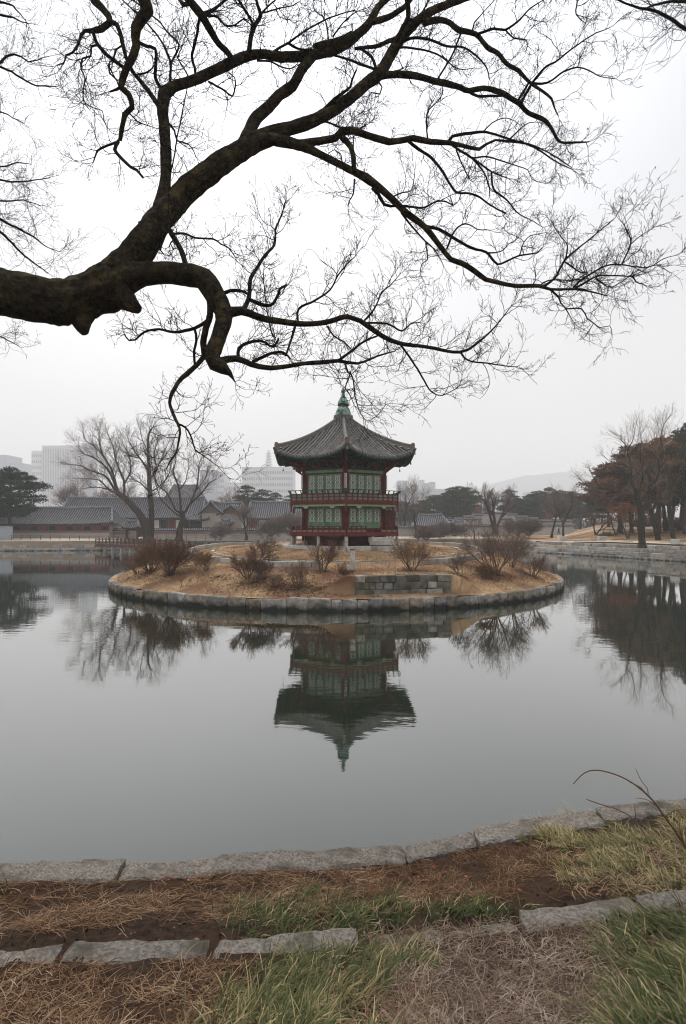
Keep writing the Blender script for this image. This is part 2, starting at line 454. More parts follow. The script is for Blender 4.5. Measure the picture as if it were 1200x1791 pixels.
# ------------------------------------------------------------------ pond, ground, banks
POND = [(-60, 3.0), (-30, 4.4), (-12, 4.9), (-3.06, 5.1), (-1.04, 5.2), (0.54, 5.36), (1.93, 5.84), (2.66, 6.04), (3.75, 6.25), (7, 8), (14, 13),
        (26, 25), (37, 42), (39.5, 53), (37, 61.5), (32.5, 72), (28.2, 82), (27.0, 90), (23, 99), (0, 103), (-22, 104), (-33, 98), (-37, 89), (-52, 87),
        (-75, 85), (-92, 60), (-86, 25)]
PC = Vector((0, 45))
def dens(poly, step):
    out = []
    n = len(poly)
    for i in range(n):
        a = Vector(poly[i]); b = Vector(poly[(i + 1) % n])
        k = max(1, int((b - a).length / step))
        for j in range(k): out.append(a.lerp(b, j / k))
    return out
def gz(x, y, s):
    """ground height s metres outside the pond edge"""
    near = sm((16 - y) / 8)
    rf0 = sm((x - 24) / 3) * sm((y - 40) / 8)
    far = 1.42 + 0.30 * sm(s / 10) 
    rf = sm((x / max(y, 1) - 0.375) / 0.09) * sm((y - 40) / 20)
    far += rf * (0.35 * sm(s / 3) + 2.1 * sm((s - 4) / 34))
    nr = 0.62 + 1.5 * sm(s / 5)
    z = lerp(far, nr, near)
    z = lerp(z, lerp(0.15, z, sm((s - 1.2) / 0.5)), rf0)
    return lerp(z, 2.0, sm((s - 120) / 300))
op = dens(POND, 2.0)
rings = [-0.02, 0.0, 0.6, 1.15, 1.75, 3, 6, 10, 15, 22, 32, 46, 70, 120, 250, 600, 1500, 3200]
gm = MB()
n = len(op)
for j, s in enumerate(rings):
    for p in op:
        d = (p - PC)
        q = PC + d * (1 + max(0, s) / d.length)
        z = -1.0 if j == 0 else gz(q.x, q.y, s) + (0.0 if s < 3 else 0.06 * nz(q.x * 0.2, q.y * 0.2))
        gm.v.append((q.x, q.y, z))
for j in range(len(rings) - 1):
    for i in range(n):
        i2 = (i + 1) % n
        gm.addf((j * n + i2, j * n + i, (j + 1) * n + i, (j + 1) * n + i2))
gm.build('ground', m_ground, kind='structure', smooth=True)

def ground_z(x, y):
    d = Vector((x, y)) - PC
    # distance outside the outline along the ray from the centre
    best = None
    nn = len(POND)
    for i in range(nn):
        a = Vector(POND[i]) - PC; b = Vector(POND[(i + 1) % nn]) - PC
        e = b - a
        den = d.x * e.y - d.y * e.x
        if abs(den) < 1e-9: continue
        t = (a.x * e.y - a.y * e.x) / den
        u = (a.x * d.y - a.y * d.x) / den
        if t > 0 and -1e-6 <= u <= 1 + 1e-6: best = t
    if best is None: return 1.8
    s = d.length * (1 - best)
    return gz(x, y, max(0, s))

wm = MB(); wm.quad((-130, -1, 0), (80, -1, 0), (80, 140, 0), (-130, 140, 0))
wm.build('pond', m_water, kind='structure')

def strip(name, line, w0, w1, mat, dz, n=40, follow=None):
    """sheet along a polyline, from offset w0 to offset w1 away from the pond centre"""
    mb = MB(); pts = dens_open(line, 1.5)
    k = 5
    for p in pts:
        d = (Vector(p) - PC).normalized()
        for j in range(k + 1):
            q = Vector(p) + d * lerp(w0, w1, j / k)
            mb.v.append((q.x, q.y, ground_z(q.x, q.y) + dz + 0.015 * nz(q.x, q.y, 3)))
    for i in range(len(pts) - 1):
        for j in range(k):
            a = i * (k + 1) + j
            mb.addf((a, a + 1, a + k + 2, a + k + 1))
    return mb.build(name, mat, kind='structure', smooth=True)
def dens_open(line, step):
    out = []
    for i in range(len(line) - 1):
        a = Vector(line[i]); b = Vector(line[i + 1])
        k = max(1, int((b - a).length / step))
        for j in range(k): out.append(a.lerp(b, j / k))
    out.append(Vector(line[-1]))
    return out
left_line = [(-100, 62), (-75, 85), (-52, 87), (-37, 89), (-33, 98), (-22, 104), (0, 103), (23, 99), (27, 90)]
right_line = [(39.5, 53), (37, 61.5), (32.5, 72), (28.2, 82), (27.0, 90)]
strip('sandy_path', left_line, 0.4, 8.0, m_path, 0.09)
strip('dry_lawn', right_line + [(23, 99), (10, 101)], 2.4, 60, m_lawn, 0.11)
strip('bank_terrace', [(40.2, 46)] + right_line, 1.8, 3.4, m_path, 0.15)
strip('lawn_path', [(39.5, 53), (37, 61.5), (32.5, 72), (28.2, 82), (27.0, 90)], 21, 24.5, m_path, 0.2)

rs = random.Random(11)
def course(parent, line, off, z0, h, lmin, lmax, depth, kind, jit=0.02, flip=False):
    """one course of blocks along a polyline, faces towards the pond centre"""
    pts = dens_open(line, 0.2)
    acc = [0.0]
    for i in range(1, len(pts)): acc.append(acc[-1] + (pts[i] - pts[i - 1]).length)
    def at(s):
        for i in range(1, len(pts)):
            if acc[i] >= s:
                return pts[i - 1].lerp(pts[i], (s - acc[i - 1]) / max(1e-6, acc[i] - acc[i - 1]))
        return pts[-1]
    s = rs.uniform(0, 0.3)
    while s < acc[-1] - lmin * 0.5:
        l = min(rs.uniform(lmin, lmax), acc[-1] - s)
        a = at(s); b = at(s + l)
        t = (b - a)
        if t.length < 0.05: break
        tn = t.normalized(); nrm = Vector((-tn.y, tn.x))
        c = (a + b) / 2
        if nrm.dot(c - PC) < 0: nrm = -nrm
        c = c + nrm * (off + depth / 2 + rs.uniform(-jit, jit))
        hh = h * rs.uniform(0.985, 1.0)
        place_block(kind, parent, (c.x, c.y, z0 + hh / 2), (t.length - 0.03, depth, hh - 0.012), math.atan2(tn.y, tn.x))
        s += l

lb = thing('retaining_wall', 'weathered granite pond wall along the left far bank below the sandy path', 'retaining wall', (-60, 87, 0))
ll = [(-75, 85), (-52, 87), (-37, 89)]
for k in range(3): course(lb, ll, -0.06 + 0.05 * k, -0.1 + 0.55 * k, 0.53, 1.2, 2.6, 0.6, 'granite')
lb2 = thing('retaining_wall', 'granite pond wall of the far shore seen behind the island', 'retaining wall', (-20, 103, 0))
ll = [(-37, 89), (-33, 98), (-22, 104), (0, 103), (23, 99), (27.0, 90), (28.0, 84.5)]
for k in range(3): course(lb2, ll, -0.06 + 0.05 * k, -0.1 + 0.55 * k, 0.53, 1.2, 2.8, 0.6, 'granite')
rbk = thing('retaining_wall', 'stepped granite block bank on the right shore under the trees', 'retaining wall', (35, 66, 0))
ll = [(39.5, 53), (37, 61.5), (32.5, 72), (28.2, 82), (28.0, 84.5)]
for off, z0 in ((-0.1, -0.1), (-0.02, 0.34), (0.55, 0.76), (1.0, 1.18)):
    course(rbk, ll, off, z0, 0.43, 0.9, 2.4, 0.75, 'granite', 0.05)
rbt = thing('retaining_wall', 'topmost low course of long stones set back on the right bank', 'retaining wall', (38, 66, 1.6))
course(rbt, [(39.0, 50), (37, 61.5), (34.8, 66.8)], 2.3, 1.5, 0.5, 1.0, 2.4, 0.6, 'granite', 0.06)
course(rbt, [(33.6, 69.4), (31.2, 75), (29.8, 78)], 2.3, 1.5, 0.48, 1.0, 2.4, 0.6, 'granite', 0.06)

# ------------------------------------------------------------------ island
IC = Vector((-0.45, 41.7)); IR = 15.4; RR = 10.3
WA, WB = Vector((0.62, 27.25)), Vector((5.35, 28.05))      # the three course wall on the slope
def isl_z(x, y):
    d = Vector((x, y)) - IC; r = d.length
    t = clamp((IR - 0.35 - r) / (IR - 0.35 - RR))
    tilt = 0.042 * clamp((y - 31.4), 0, 14)
    top = 1.66 + tilt
    z = 0.56 + (top - 0.56) * (1 - (1 - t) ** 1.55)
    if r < RR: z = top + 0.14 * sm((RR - r) / 1.5) + 0.28 * sm((RR - r - 1.5) / 4.5)
    # terrace behind the wall, ground falling to the kerb in front of it
    u = (WB - WA); un = u.normalized(); nn = Vector((-un.y, un.x))
    q = Vector((x, y)) - WA
    a = q.dot(un); b = q.dot(nn)
    if -2.5 < a < u.length + 2.5 and b > -1.2:
        e = 1 - sm(max(-a, a - u.length, 0) / 2.2)
        if b > 0.3: z = lerp(z, max(z, 1.53), e * (1 - sm((b - 2.5) / 1.5)))
        else: z = lerp(z, min(z, 0.66), e)
    z += 0.035 * nz(x * 0.7, y * 0.7) + 0.02 * nz(x * 2, y * 2, 4)
    return z
im = MB()
NA, NR = 360, 100
for j in range(NR + 1):
    r = (IR - 0.1) * (1 - (j / NR)) ** 0.8
    for k in range(NA):
        a = 2 * PI * k / NA
        x, y = IC.x + r * math.cos(a), IC.y + r * math.sin(a)
        im.v.append((x, y, isl_z(x, y)))
for j in range(NR):
    for k in range(NA):
        k2 = (k + 1) % NA
        im.addf((j * NA + k, j * NA + k2, (j + 1) * NA + k2, (j + 1) * NA + k))
im.build('island', m_lawn, kind='structure', smooth=True)
sk = MB(); sk.lathe([(IR - 0.12, -1), (IR - 0.12, 0.5)], 120, (IC.x, IC.y))
sk.build('island_core', m_soil, kind='structure')

kerb = thing('kerb', 'ring of upright granite kerb stones round the island at the waterline', 'kerb', (IC.x, IC.y, 0))
a = R(-178)
rk = random.Random(21)
while a < R(182) - 0.03:
    front = R(-92) < a < R(-62)
    l = rk.uniform(0.5, 0.68) if front else rk.uniform(0.75, 1.25)
    if R(-62) < a < R(-20): l = rk.uniform(1.1, 1.6)
    da = l / IR
    am = a + da / 2
    h = 0.74 + rk.uniform(-0.035, 0.035)
    rr = IR + rk.uniform(-0.02, 0.02) - (0.17 if not front else 0.16)
    o = place_block('kerb', kerb, (IC.x + rr * math.cos(am), IC.y + rr * math.sin(am), -0.18 + h / 2), (l - 0.03, 0.36, h), am + PI / 2)
    a += da
def ring_kerb(name, label, r, a0, a1, h, lmin, lmax, dz, wd):
    t = thing(name, label, 'kerb', (IC.x, IC.y, 1.7))
    a = a0
    while a < a1 - 0.02:
        l = rk.uniform(lmin, lmax); da = min(l / r, a1 - a); am = a + da / 2
        x, y = IC.x + r * math.cos(am), IC.y + r * math.sin(am)
        z = isl_z(IC.x + (r + 0.35) * math.cos(am), IC.y + (r + 0.35) * math.sin(am))
        place_block('pale', t, (x, y, z + h / 2 + dz), (r * da - 0.012, wd, h), am + PI / 2)
        a += da
ring_kerb('kerb', 'pale low stone kerb circling the upper lawn on the left side of the pavilion', RR, R(80), R(266), 0.42, 1.0, 1.6, -0.1, 0.28)
ring_kerb('kerb', 'pale low stone kerb circling the upper lawn on the right side of the pavilion', RR, R(-62), R(70), 0.42, 1.0, 1.6, -0.1, 0.28)
ring_kerb('kerb', 'thin inner edging stones in the grass in front of the pavilion base', RR - 1.5, R(182), R(372), 0.16, 1.0, 1.8, -0.06, 0.16)

sw = thing('stone_wall', 'short dark three-course granite wall on the island slope', 'wall', (3, 27.6, 0.6))
rows = [[1.45, 1.75, 1.55, 1.6, 1.4, 1.0][:0] or [0.85, 0.95, 0.85, 0.85, 0.8, 0.4], [0.65, 0.3, 0.4, 0.5, 1.0, 0.75, 0.48, 0.72], [0.45, 0.72, 0.78, 0.55, 0.65, 0.9, 0.7]]
un = (WB - WA).normalized()
for k, row in enumerate(rows):
    tot = sum(row); L0 = (WB - WA).length - 0.03 * (2 - k) ; s = 0.0
    for l in row:
        ll_ = l * L0 / tot
        c = WA + un * (s + ll_ / 2) + Vector((-un.y, un.x)) * (0.27 + 0.03 * k + rk.uniform(-0.02, 0.02))
        pale = (k == 1 and abs(l - 0.48) < 1e-6) or (k == 0 and abs(l - 0.8) < 1e-6) or (k == 2 and l == 0.45)
        place_block('granite' if pale else 'mossy', sw, (c.x, c.y, 0.56 + 0.335 * k + 0.165), (ll_ - 0.012, 0.62, 0.325), math.atan2(un.y, un.x))
        s += ll_

sp = thing('stone_post', 'square pale stone post with a capped top standing in front of the pavilion', 'stone post', (*P(617, 993, 30.3).xy, 1.62))
mb = MB(); mb.box((0, 0, 0.5), (0.25, 0.25, 1.0)); mb.build('shaft', m_paleg, sp)
mb = MB(); mb.box((0, 0, 1.06), (0.28, 0.28, 0.1)); mb.build('cap', m_mossy, sp)
mb = MB(); mb.box((0, 0, 1.005), (0.3, 0.3, 0.03)); mb.build('band', m_white, sp)
sb = obj('foot_stone', blk['pale'][0]); sb.location = (*P(609, 990, 30.35).xy, 1.72); sb.scale = (0.2, 0.2, 0.25)
tag(sb, 'small pale stone lying against the foot of the square stone post', 'stone')

# ------------------------------------------------------------------ near bank
edge_tab = [(-20, 4.6), (-12, 4.9), (-3.06, 5.1), (-1.04, 5.22), (0.54, 5.37), (1.24, 5.62), (1.93, 5.86), (2.66, 6.06), (3.75, 6.27), (7, 8), (14, 13)]
row_tab = [(-8, 3.35), (-2.18, 3.64), (-1.76, 3.71), (-0.82, 3.72), (0.1, 3.83), (1.2, 3.96), (2.06, 4.13), (2.51, 4.2), (6, 4.9), (14, 7)]
def near_z(x, y):
    e = interp(edge_tab, x); s = interp(row_tab, x)
    if y > e - 0.31: z = 0.925
    elif y > s:
        t = clamp((e - 0.33 - y) / max(0.2, (e - 0.33 - s)))
        z = 0.985 + 0.275 * sm(t)
    elif y > s - 0.2: z = 1.27
    else:
        d = s - 0.2 - y
        z = 1.335 + 0.42 * d - 0.04 * math.sin(d * 3)
        z = min(z, 2.35) if d > 0 else z
    z += 0.03 * nz(x * 1.7, y * 1.7) + 0.022 * nz(x * 5, y * 5, 2) + 0.012 * nz(x * 13, y * 13, 5)
    return z
nb = MB()
NX, NY = 240, 150
for j in range(NY + 1):
    for i in range(NX + 1):
        u = i / NX * 2 - 1
        x = 2.6 * u + 10.4 * u ** 5 * (1 if True else 0)
        e = interp(edge_tab, x)
        t = j / NY
        y = lerp(e - 0.05, -3.0, t ** 1.25)
        nb.v.append((x, y, near_z(x, y)))
for j in range(NY):
    for i in range(NX):
        a = j * (NX + 1) + i
        nb.addf((a, a + NX + 1, a + NX + 2, a + 1))
nb.build('near_bank', m_soil, kind='structure', smooth=True)

def rough_slab(parent, xa, xb, fn, off, depth, ztop, h, seed, mat, rough=0.012, gap=0.012, dy=0.0):
    """irregular stone slab whose far edge follows fn(x)"""
    rg = random.Random(seed)
    xa += gap / 2; xb -= gap / 2
    nu = max(8, int((xb - xa) / 0.035)); nv = 11
    wob = [rg.uniform(-1, 1) for _ in range(6)]
    tiltx = rg.uniform(-0.014, 0.014)
    mb = MB()
    def top(u, v):
        eu = min(u, 1 - u) * (xb - xa); ev = min(v, 1 - v) * depth
        corner = (1 - sm(eu / 0.06)) * (1 - sm(ev / 0.06))
        x = lerp(xa, xb, u)
        yf = fn(x) - off + dy + 0.03 * nz(x * 2.3, seed) + 0.013 * nz(x * 9, seed, 3)
        d = depth * (1 + 0.10 * nz(x * 1.8, seed, 7) + 0.07 * nz(x * 7, seed, 1))
        y = yf - d * v
        x2 = x + corner * (0.012 if u < 0.5 else -0.012) + 0.012 * nz(y * 9, seed, u * 3) * (1 if eu < 0.04 else 0)
        z = ztop + tiltx * (u - 0.5) * 2 + rough * (nz(x * 6, y * 6, seed) + 0.9 * nz(x * 17, y * 17, seed) + 0.6 * nz(x * 40, y * 40, seed))
        edge = min(eu, ev)
        z -= 0.03 * (1 - sm(edge / 0.035)) * (0.7 + 0.5 * nz(x * 11, y * 11, seed + 4))
        return (x2, y, z)
    grid = [[top(i / nu, j / nv) for i in range(nu + 1)] for j in range(nv + 1)]
    for row in grid: mb.v += row
    for j in range(nv):
        for i in range(nu):
            a = j * (nu + 1) + i
            mb.addf((a, a + nu + 1, a + nu + 2, a + 1))
    ring = [(0, i) for i in range(nu + 1)] + [(j, nu) for j in range(1, nv + 1)] + [(nv, i) for i in range(nu - 1, -1, -1)] + [(j, 0) for j in range(nv - 1, 0, -1)]
    prev = [j * (nu + 1) + i for j, i in ring]
    for lev in (0.3, 1.0):
        base = len(mb.v)
        for (j, i), _ in zip(ring, prev):
            p = grid[j][i]
            k = 0.012 * nz(p[0] * 12, p[1] * 12, lev * 3 + seed)
            mb.v.append((p[0] + k, p[1] + k, p[2] - h * lev))
        nr_ = len(ring)
        for q in range(nr_):
            q2 = (q + 1) % nr_
            mb.addf((prev[q], prev[q2], base + q2, base + q))
        prev = [base + q for q in range(nr_)]
    return mb.build('stone', mat, parent, smooth=False)
def xat(px, fn_y):
    # x on the curve y = fn(x) seen at photo column px
    x = 0.0
    for _ in range(20): x = (px - 600) / FPX * interp(fn_y, x)
    return x
ek = thing('kerb', 'rough weathered granite edging stones along the near water edge', 'kerb', (0, 0, 0))
js = [-700, -420, -190, 0 - 40, 222, 383, 706, 826, 938, 1040, 1196, 1330, 1600]
for k in range(len(js) - 1):
    xa, xb = xat(js[k], edge_tab), xat(js[k + 1], edge_tab)
    rough_slab(ek, xa, xb, lambda x: interp(edge_tab, x), 0.0, [0.31, 0.3, 0.29, 0.33, 0.27, 0.3, 0.25, 0.3, 0.3, 0.27, 0.3, 0.33][k], 1.0 + [0, .01, -.01, 0, -.03, 0.01, -.005, 0.02, 0, 0.02, 0.02, 0][k], 0.7, 100 + k, m_near, 0.014, 0.008, 0)
rk2 = thing('kerb', 'sunken row of long rough granite steps crossing the near grass bank', 'kerb', (0, 0, 0))
for k, (a_, b_, dz, dep) in enumerate(((-380, -150, 0, 0.19), (-145, 117, -0.01, 0.16), (124, 372, 0.0, 0.19), (378, 628, 0.0, 0.18), (632, 780, -0.062, 0.17), (784, 902, -0.055, 0.17), (904, 1102, 0.02, 0.19), (1107, 1330, 0.02, 0.15), (1335, 1600, 0.0, 0.18))):
    xa, xb = xat(a_, row_tab), xat(b_, row_tab)
    rough_slab(rk2, xa, xb, lambda x: interp(row_tab, x), 0.0, dep * 1.25, 1.318 + dz, 0.3, 200 + k, m_near if k not in (4, 5) else m_mossy, 0.011, 0.02)
# ------------------------------------------------------------------ pavilion
ZB = 2.18
pav = thing('pavilion', 'two-storey hexagonal wooden pavilion with red columns and green lattice doors on the island', 'pavilion', (0.02, 41.7, ZB), R(2.6))
def L(z): return z - ZB
RC = 3.22; RD = 4.26; AP = math.cos(PI / 6)
def vert(k, r): 
    a = R(-90 + 60 * k); return Vector((r * math.cos(a), r * math.sin(a), 0))
def face_rot(k): return R(-60 + 60 * k) - PI / 2     # local +Y points out of face k (between vertex k and k+1)
def faces(name, mb, mat, parent=pav, ks=range(6), smooth=False, kind=None):
    me = mb.mesh(name, mat, smooth); out = []
    for k in ks:
        o = obj(name, me, parent, kind); o.rotation_euler = (0, 0, face_rot(k)); out.append(o)
    return out
# stone base
core = MB(); core.lathe([(4.66, L(2.0)), (4.66, L(2.56))], 6, a0=R(-90)); core.build('base_paving', m_paleg, pav)
for k in range(6):
    A, B = vert(k, 4.95), vert(k + 1, 4.95)
    cuts = [0, 0.21, 0.47, 0.74, 1.0]
    for i in range(4):
        p, q = A.lerp(B, cuts[i]), A.lerp(B, cuts[i + 1]); c = (p + q) / 2
        c = c * (1 - 0.16 / c.length)
        d = q - p
        o = obj('stone', rb.choice(blk['pale']), pav); o.location = (c.x, c.y, L(2.33)); o.scale = (d.length - 0.012, 0.42, 0.54); o.rotation_euler = (0, 0, math.atan2(d.y, d.x))
# lower deck
mb = MB(); mb.lathe([(RD - 0.04, L(3.42)), (RD - 0.04, L(3.5))], 6, a0=R(-90)); mb.build('deck', m_redb, pav)
ap = RD * AP
mb = MB(); mb.box((0, ap, L(3.36)), (RD - 0.02, 0.1, 0.26)); faces('deck_beam', mb, m_red)
mb = MB(); mb.tube([Vector((0, 0, L(2.5))), Vector((0, 0, L(3.23)))], [0.11, 0.105], 4); me = mb.mesh('stone_post', m_paleg)
for k in range(6):
    for t in (0.0, 0.5):
        p = vert(k, RD - 0.06).lerp(vert(k + 1, RD - 0.06), t)
        o = obj('stone_post', me, pav); o.location = p
for k in range(6):
    p = vert(k, RC); o = obj('foundation_stone', me, pav); o.location = p; o.scale = (1.8, 1.8, 1.0)
mb = MB(); mb.box((0, RC * AP - 0.35, L(2.9)), (RC - 0.9, 0.25, 0.7)); faces('underfloor_wall', mb, m_wood)
# lower railing, open where the steps arrive on the right front face
def railing(xa, xb, k):
    f = obj('railing', rail_mesh(xa, xb), pav); f.rotation_euler = (0, 0, face_rot(k))
    mb = MB(); xs = post_xs(xa, xb)
    mb.box((0, ap - 0.02, L(3.585)), (abs(xs[1] - xs[0]) - 0.07, 0.03, 0.12)); ipm = mb.mesh('infill_panel', m_tan)
    for i in range(len(xs) - 1):
        o = obj('infill_panel', ipm, f); o.location = ((xs[i] + xs[i + 1]) / 2, 0, 0)
    me = post_mesh
    for x in xs:
        o = obj('post', me, f); o.location = (x, ap - 0.02, 0)
def post_xs(xa, xb):
    n = max(1, round((xb - xa) / 0.42)); return [xa + (xb - xa) * i / n for i in range(n + 1)]
def rail_mesh(xa, xb):
    mb = MB(); c = (xa + xb) / 2; l = xb - xa
    for z, h, w_ in ((3.9, 0.055, 0.075), (3.68, 0.05, 0.06)): mb.box((c, ap - 0.02, L(z)), (l + 0.08, w_, h))
    mb.box((c, ap - 0.02, L(3.5)), (l + 0.08, 0.064, 0.05))
    return mb.mesh('railing', m_red)
mb = MB(); mb.box((0, 0, L(3.7)), (0.07, 0.082, 0.44)); post_mesh = mb.mesh('post', m_red)
hw = RD / 2 - 0.05
for k in range(6):
    if k == 0:      # right front face: local +x is towards the viewer's left
        railing(0.55, hw, k); railing(-hw, -0.7, k)
    else: railing(-hw, hw, k)
# columns through both storeys
mb = MB(); mb.lathe([(0.17, L(2.9)), (0.165, L(8.2))], 12); me = mb.mesh('column', m_red, True)
for k in range(6):
    o = obj('column', me, pav); o.location = vert(k, RC)
apc = RC * AP
# door panels
def panel_meshes(w_, z0, z1, lat0, lat1):
    """frame, lattice and paper of one door leaf centred on x = 0"""
    fr = MB(); lw = 0.43 * w_ / 0.655
    st = (w_ - lw) / 2
    for sx in (-1, 1): fr.box((sx * (lw / 2 + st / 2), apc, (z0 + z1) / 2), (st - 0.006, 0.06, z1 - z0))
    fr.box((0, apc, (z1 + lat1) / 2), (lw, 0.058, z1 - lat1))
    fr.box((0, apc, (z0 + lat0) / 2), (lw, 0.058, lat0 - z0))
    hz = lat0 - z0
    if hz > 0.25:
        fr.box((0, apc + 0.035, z0 + hz * 0.62), (lw * 0.95, 0.02, 0.05)); fr.box((0, apc + 0.035, z0 + hz * 0.28), (lw * 0.95, 0.02, 0.05))
    la = MB(); nx = 3; dx = lw / nx; nzr = max(3, round((lat1 - lat0) / (dx * 1.75))); dz = (lat1 - lat0) / nzr
    for i in range(1, nx): la.box((-lw / 2 + dx * i, apc + 0.012, (lat0 + lat1) / 2), (0.014, 0.02, lat1 - lat0))
    yv = Vector((0, 1, 0))
    for j in range(nzr):
        for i in range(nx):
            x0 = -lw / 2 + dx * i; za = lat0 + dz * j
            la.bar((x0, apc + 0.012, za), (x0 + dx, apc + 0.012, za + dz), 0.012, 0.02, Vector((0, 1, 0)))
            la.bar((x0 + dx, apc + 0.010, za), (x0, apc + 0.010, za + dz), 0.012, 0.02, Vector((0, 1, 0)))
    for j in range(nzr + 1):
        if j % 2 == 0: la.box((0, apc + 0.012, lat0 + dz * j), (lw, 0.03, 0.016))
    for j in range(1, nzr, 2): la.box((0, apc + 0.014, lat0 + dz * j), (lw * 0.26, 0.03, 0.06))
    pa = MB(); pa.box((0, apc - 0.004, (lat0 + lat1) / 2), (lw + 0.02, 0.012, lat1 - lat0 + 0.02))
    return fr.mesh('door_panel', m_green), la.mesh('lattice', m_latt), pa.mesh('paper', m_paper)
m_latt = M('lattice_grey_green', [(0.07, 0.11, 0.08), (0.11, 0.16, 0.12)], 5, 0.7, 0, rnd=0.1)
pw = 0.655
low = panel_meshes(pw, L(3.78), L(5.22), L(4.2), L(5.08))
tall = panel_meshes(pw, L(3.5), L(5.22), L(4.2), L(5.08))
upp = panel_meshes(pw, L(5.9), L(7.46), L(6.15), L(7.36))
def panel(ms, k, x):
    f = obj('door_panel', ms[0], pav); f.rotation_euler = (0, 0, face_rot(k)); f.location = Matrix.Rotation(face_rot(k), 3, 'Z') @ Vector((x, 0, 0))
    obj('lattice', ms[1], f); obj('paper', ms[2], f)
for k in range(6):
    for i in range(4):
        x = (i - 1.5) * (pw + 0.012)
        panel(tall if (k == 0 and i == 1) else low, k, x)
        panel(upp, k, x)
mb = MB()
for sx in (-1, 1):
    mb.box((sx * (2 * pw + 0.018 + 0.07), apc, L(4.45)), (0.11, 0.1, 1.9)); mb.box((sx * (2 * pw + 0.018 + 0.07), apc, L(6.7)), (0.11, 0.1, 1.62))
mb.box((0, apc, L(5.3)), (RC - 0.3, 0.14, 0.16)); mb.box((0, apc, L(3.66)), (RC - 0.3, 0.12, 0.23)); mb.box((0, apc, L(7.52)), (RC - 0.3, 0.15, 0.11)); mb.box((0, apc, L(5.84)), (RC - 0.3, 0.12, 0.11))
faces('door_frame', mb, m_red)
mb = MB(); mb.lathe([(RC - 0.25, L(3.5)), (RC - 0.25, L(8.3))], 6, a0=R(-90)); mb.build('inner_room', m_dark, pav)
# open shutter leaf standing out at the right corner
p = vert(1, RC); q = Vector((p.x + 0.82, p.y + 0.25, 0))
mb = MB(); mb.bar((p.x + 0.1, p.y, L(4.3)), (q.x, q.y, L(4.22)), 0.05, 1.5); sh = mb.build('open_shutter', m_wood, pav)
mb = MB(); mb.bar((q.x - 0.18, q.y - 0.05, L(5.22)), (q.x + 0.02, q.y, L(3.5)), 0.06, 0.1); mb.build('shutter_edge', m_red, sh)
# balcony
mb = MB(); mb.lathe([(RD - 0.05, L(5.56)), (RD - 0.05, L(5.84))], 6, a0=R(-90)); mb.build('balcony_floor', m_redb, pav)
mb = MB(); mb.box((0, ap, L(5.5)), (RD - 0.01, 0.09, 0.24)); faces('balcony_beam', mb, m_red)
mb = MB(); mb.box((0, ap + 0.006, L(5.86)), (RD, 0.05, 0.48)); faces('balcony_board', mb, m_redb)
xs = post_xs(-RD / 2 + 0.04, RD / 2 - 0.04)
pan = MB(); pan.box((0, ap + 0.035, 0), (xs[1] - xs[0] - 0.13, 0.02, 0.115)); panm = pan.mesh('infill_panel', m_tan)
post = MB(); post.box((0, ap + 0.04, L(5.86)), (0.065, 0.04, 0.5)); post.bar((0, ap + 0.04, L(6.08)), (0, ap + 0.2, L(6.31)), 0.06, 0.05)
pm = post.mesh('baluster', m_dgreen)
rl = MB(); rl.box((0, ap + 0.2, L(6.33)), (RD + 0.24, 0.05, 0.045)); rl.box((0, ap + 0.03, L(6.105)), (RD + 0.02, 0.07, 0.035)); rl.box((0, ap + 0.03, L(5.86)), (RD - 0.01, 0.03, 0.035))
rm = rl.mesh('balcony_railing', m_dgreen)
for k in range(6):
    r_ = obj('balcony_railing', rm, pav); r_.rotation_euler = (0, 0, face_rot(k))
    for i in range(len(xs) - 1):
        for z in (5.75, 5.965):
            o = obj('infill_panel', panm, r_); o.location = ((xs[i] + xs[i + 1]) / 2, 0, L(z))
    for x in xs:
        o = obj('baluster', pm, r_); o.location = (x, 0, 0)
# scalloped trim under the balcony
tr = MB(); W = RD - 0.12; n_ = 48; prev = None
y_ = ap - 0.1
for i in range(n_ + 1):
    x = -W / 2 + W * i / n_; u = abs(((i / n_ * 2) % 1.0) - 0.5) * 2
    zb = L(5.26) - 0.025 * abs(math.sin(i / n_ * PI * 16)) - (0.16 * sm((0.25 - abs(u - 0.0)) / 0.25) if True else 0)
    if prev:
        x0, z0 = prev
        tr.quad((x0, y_, L(5.385)), (x, y_, L(5.385)), (x, y_, zb), (x0, y_, z0)); tr.quad((x, y_ - 0.03, L(5.385)), (x0, y_ - 0.03, L(5.385)), (x0, y_ - 0.03, z0), (x, y_ - 0.03, zb))
        tr.quad((x0, y_, z0), (x, y_, zb), (x, y_ - 0.03, zb), (x0, y_ - 0.03, z0))
    prev = (x, zb)
faces('scalloped_trim', tr, m_lgreen)
mb = MB(); mb.box((0, 0, L(5.42)), (0.12, 0.12, 0.8)); mb.lathe([(0.02, L(4.88)), (0.08, L(4.95)), (0.06, L(5.02))], 6); me = mb.mesh('hanging_post', m_red)
for k in range(6):
    o = obj('hanging_post', me, pav); o.location = vert(k, RD)
# joist brackets under the balcony
def rep(name, mb, mat, xs_):
    me = mb.mesh(name, mat)
    for k in range(6):
        mt_ = Matrix.Rotation(face_rot(k), 3, 'Z')
        for x in xs_:
            o = obj(name, me, pav); o.rotation_euler = (0, 0, face_rot(k)); o.location = mt_ @ Vector((x, 0, 0))
mb = MB(); mb.box((0, (ap + apc) / 2 - 0.1, L(5.47)), (0.12, ap - apc - 0.2, 0.16))
rep('joist', mb, m_dgreen, [(i - 3) * 0.5 for i in range(7)])
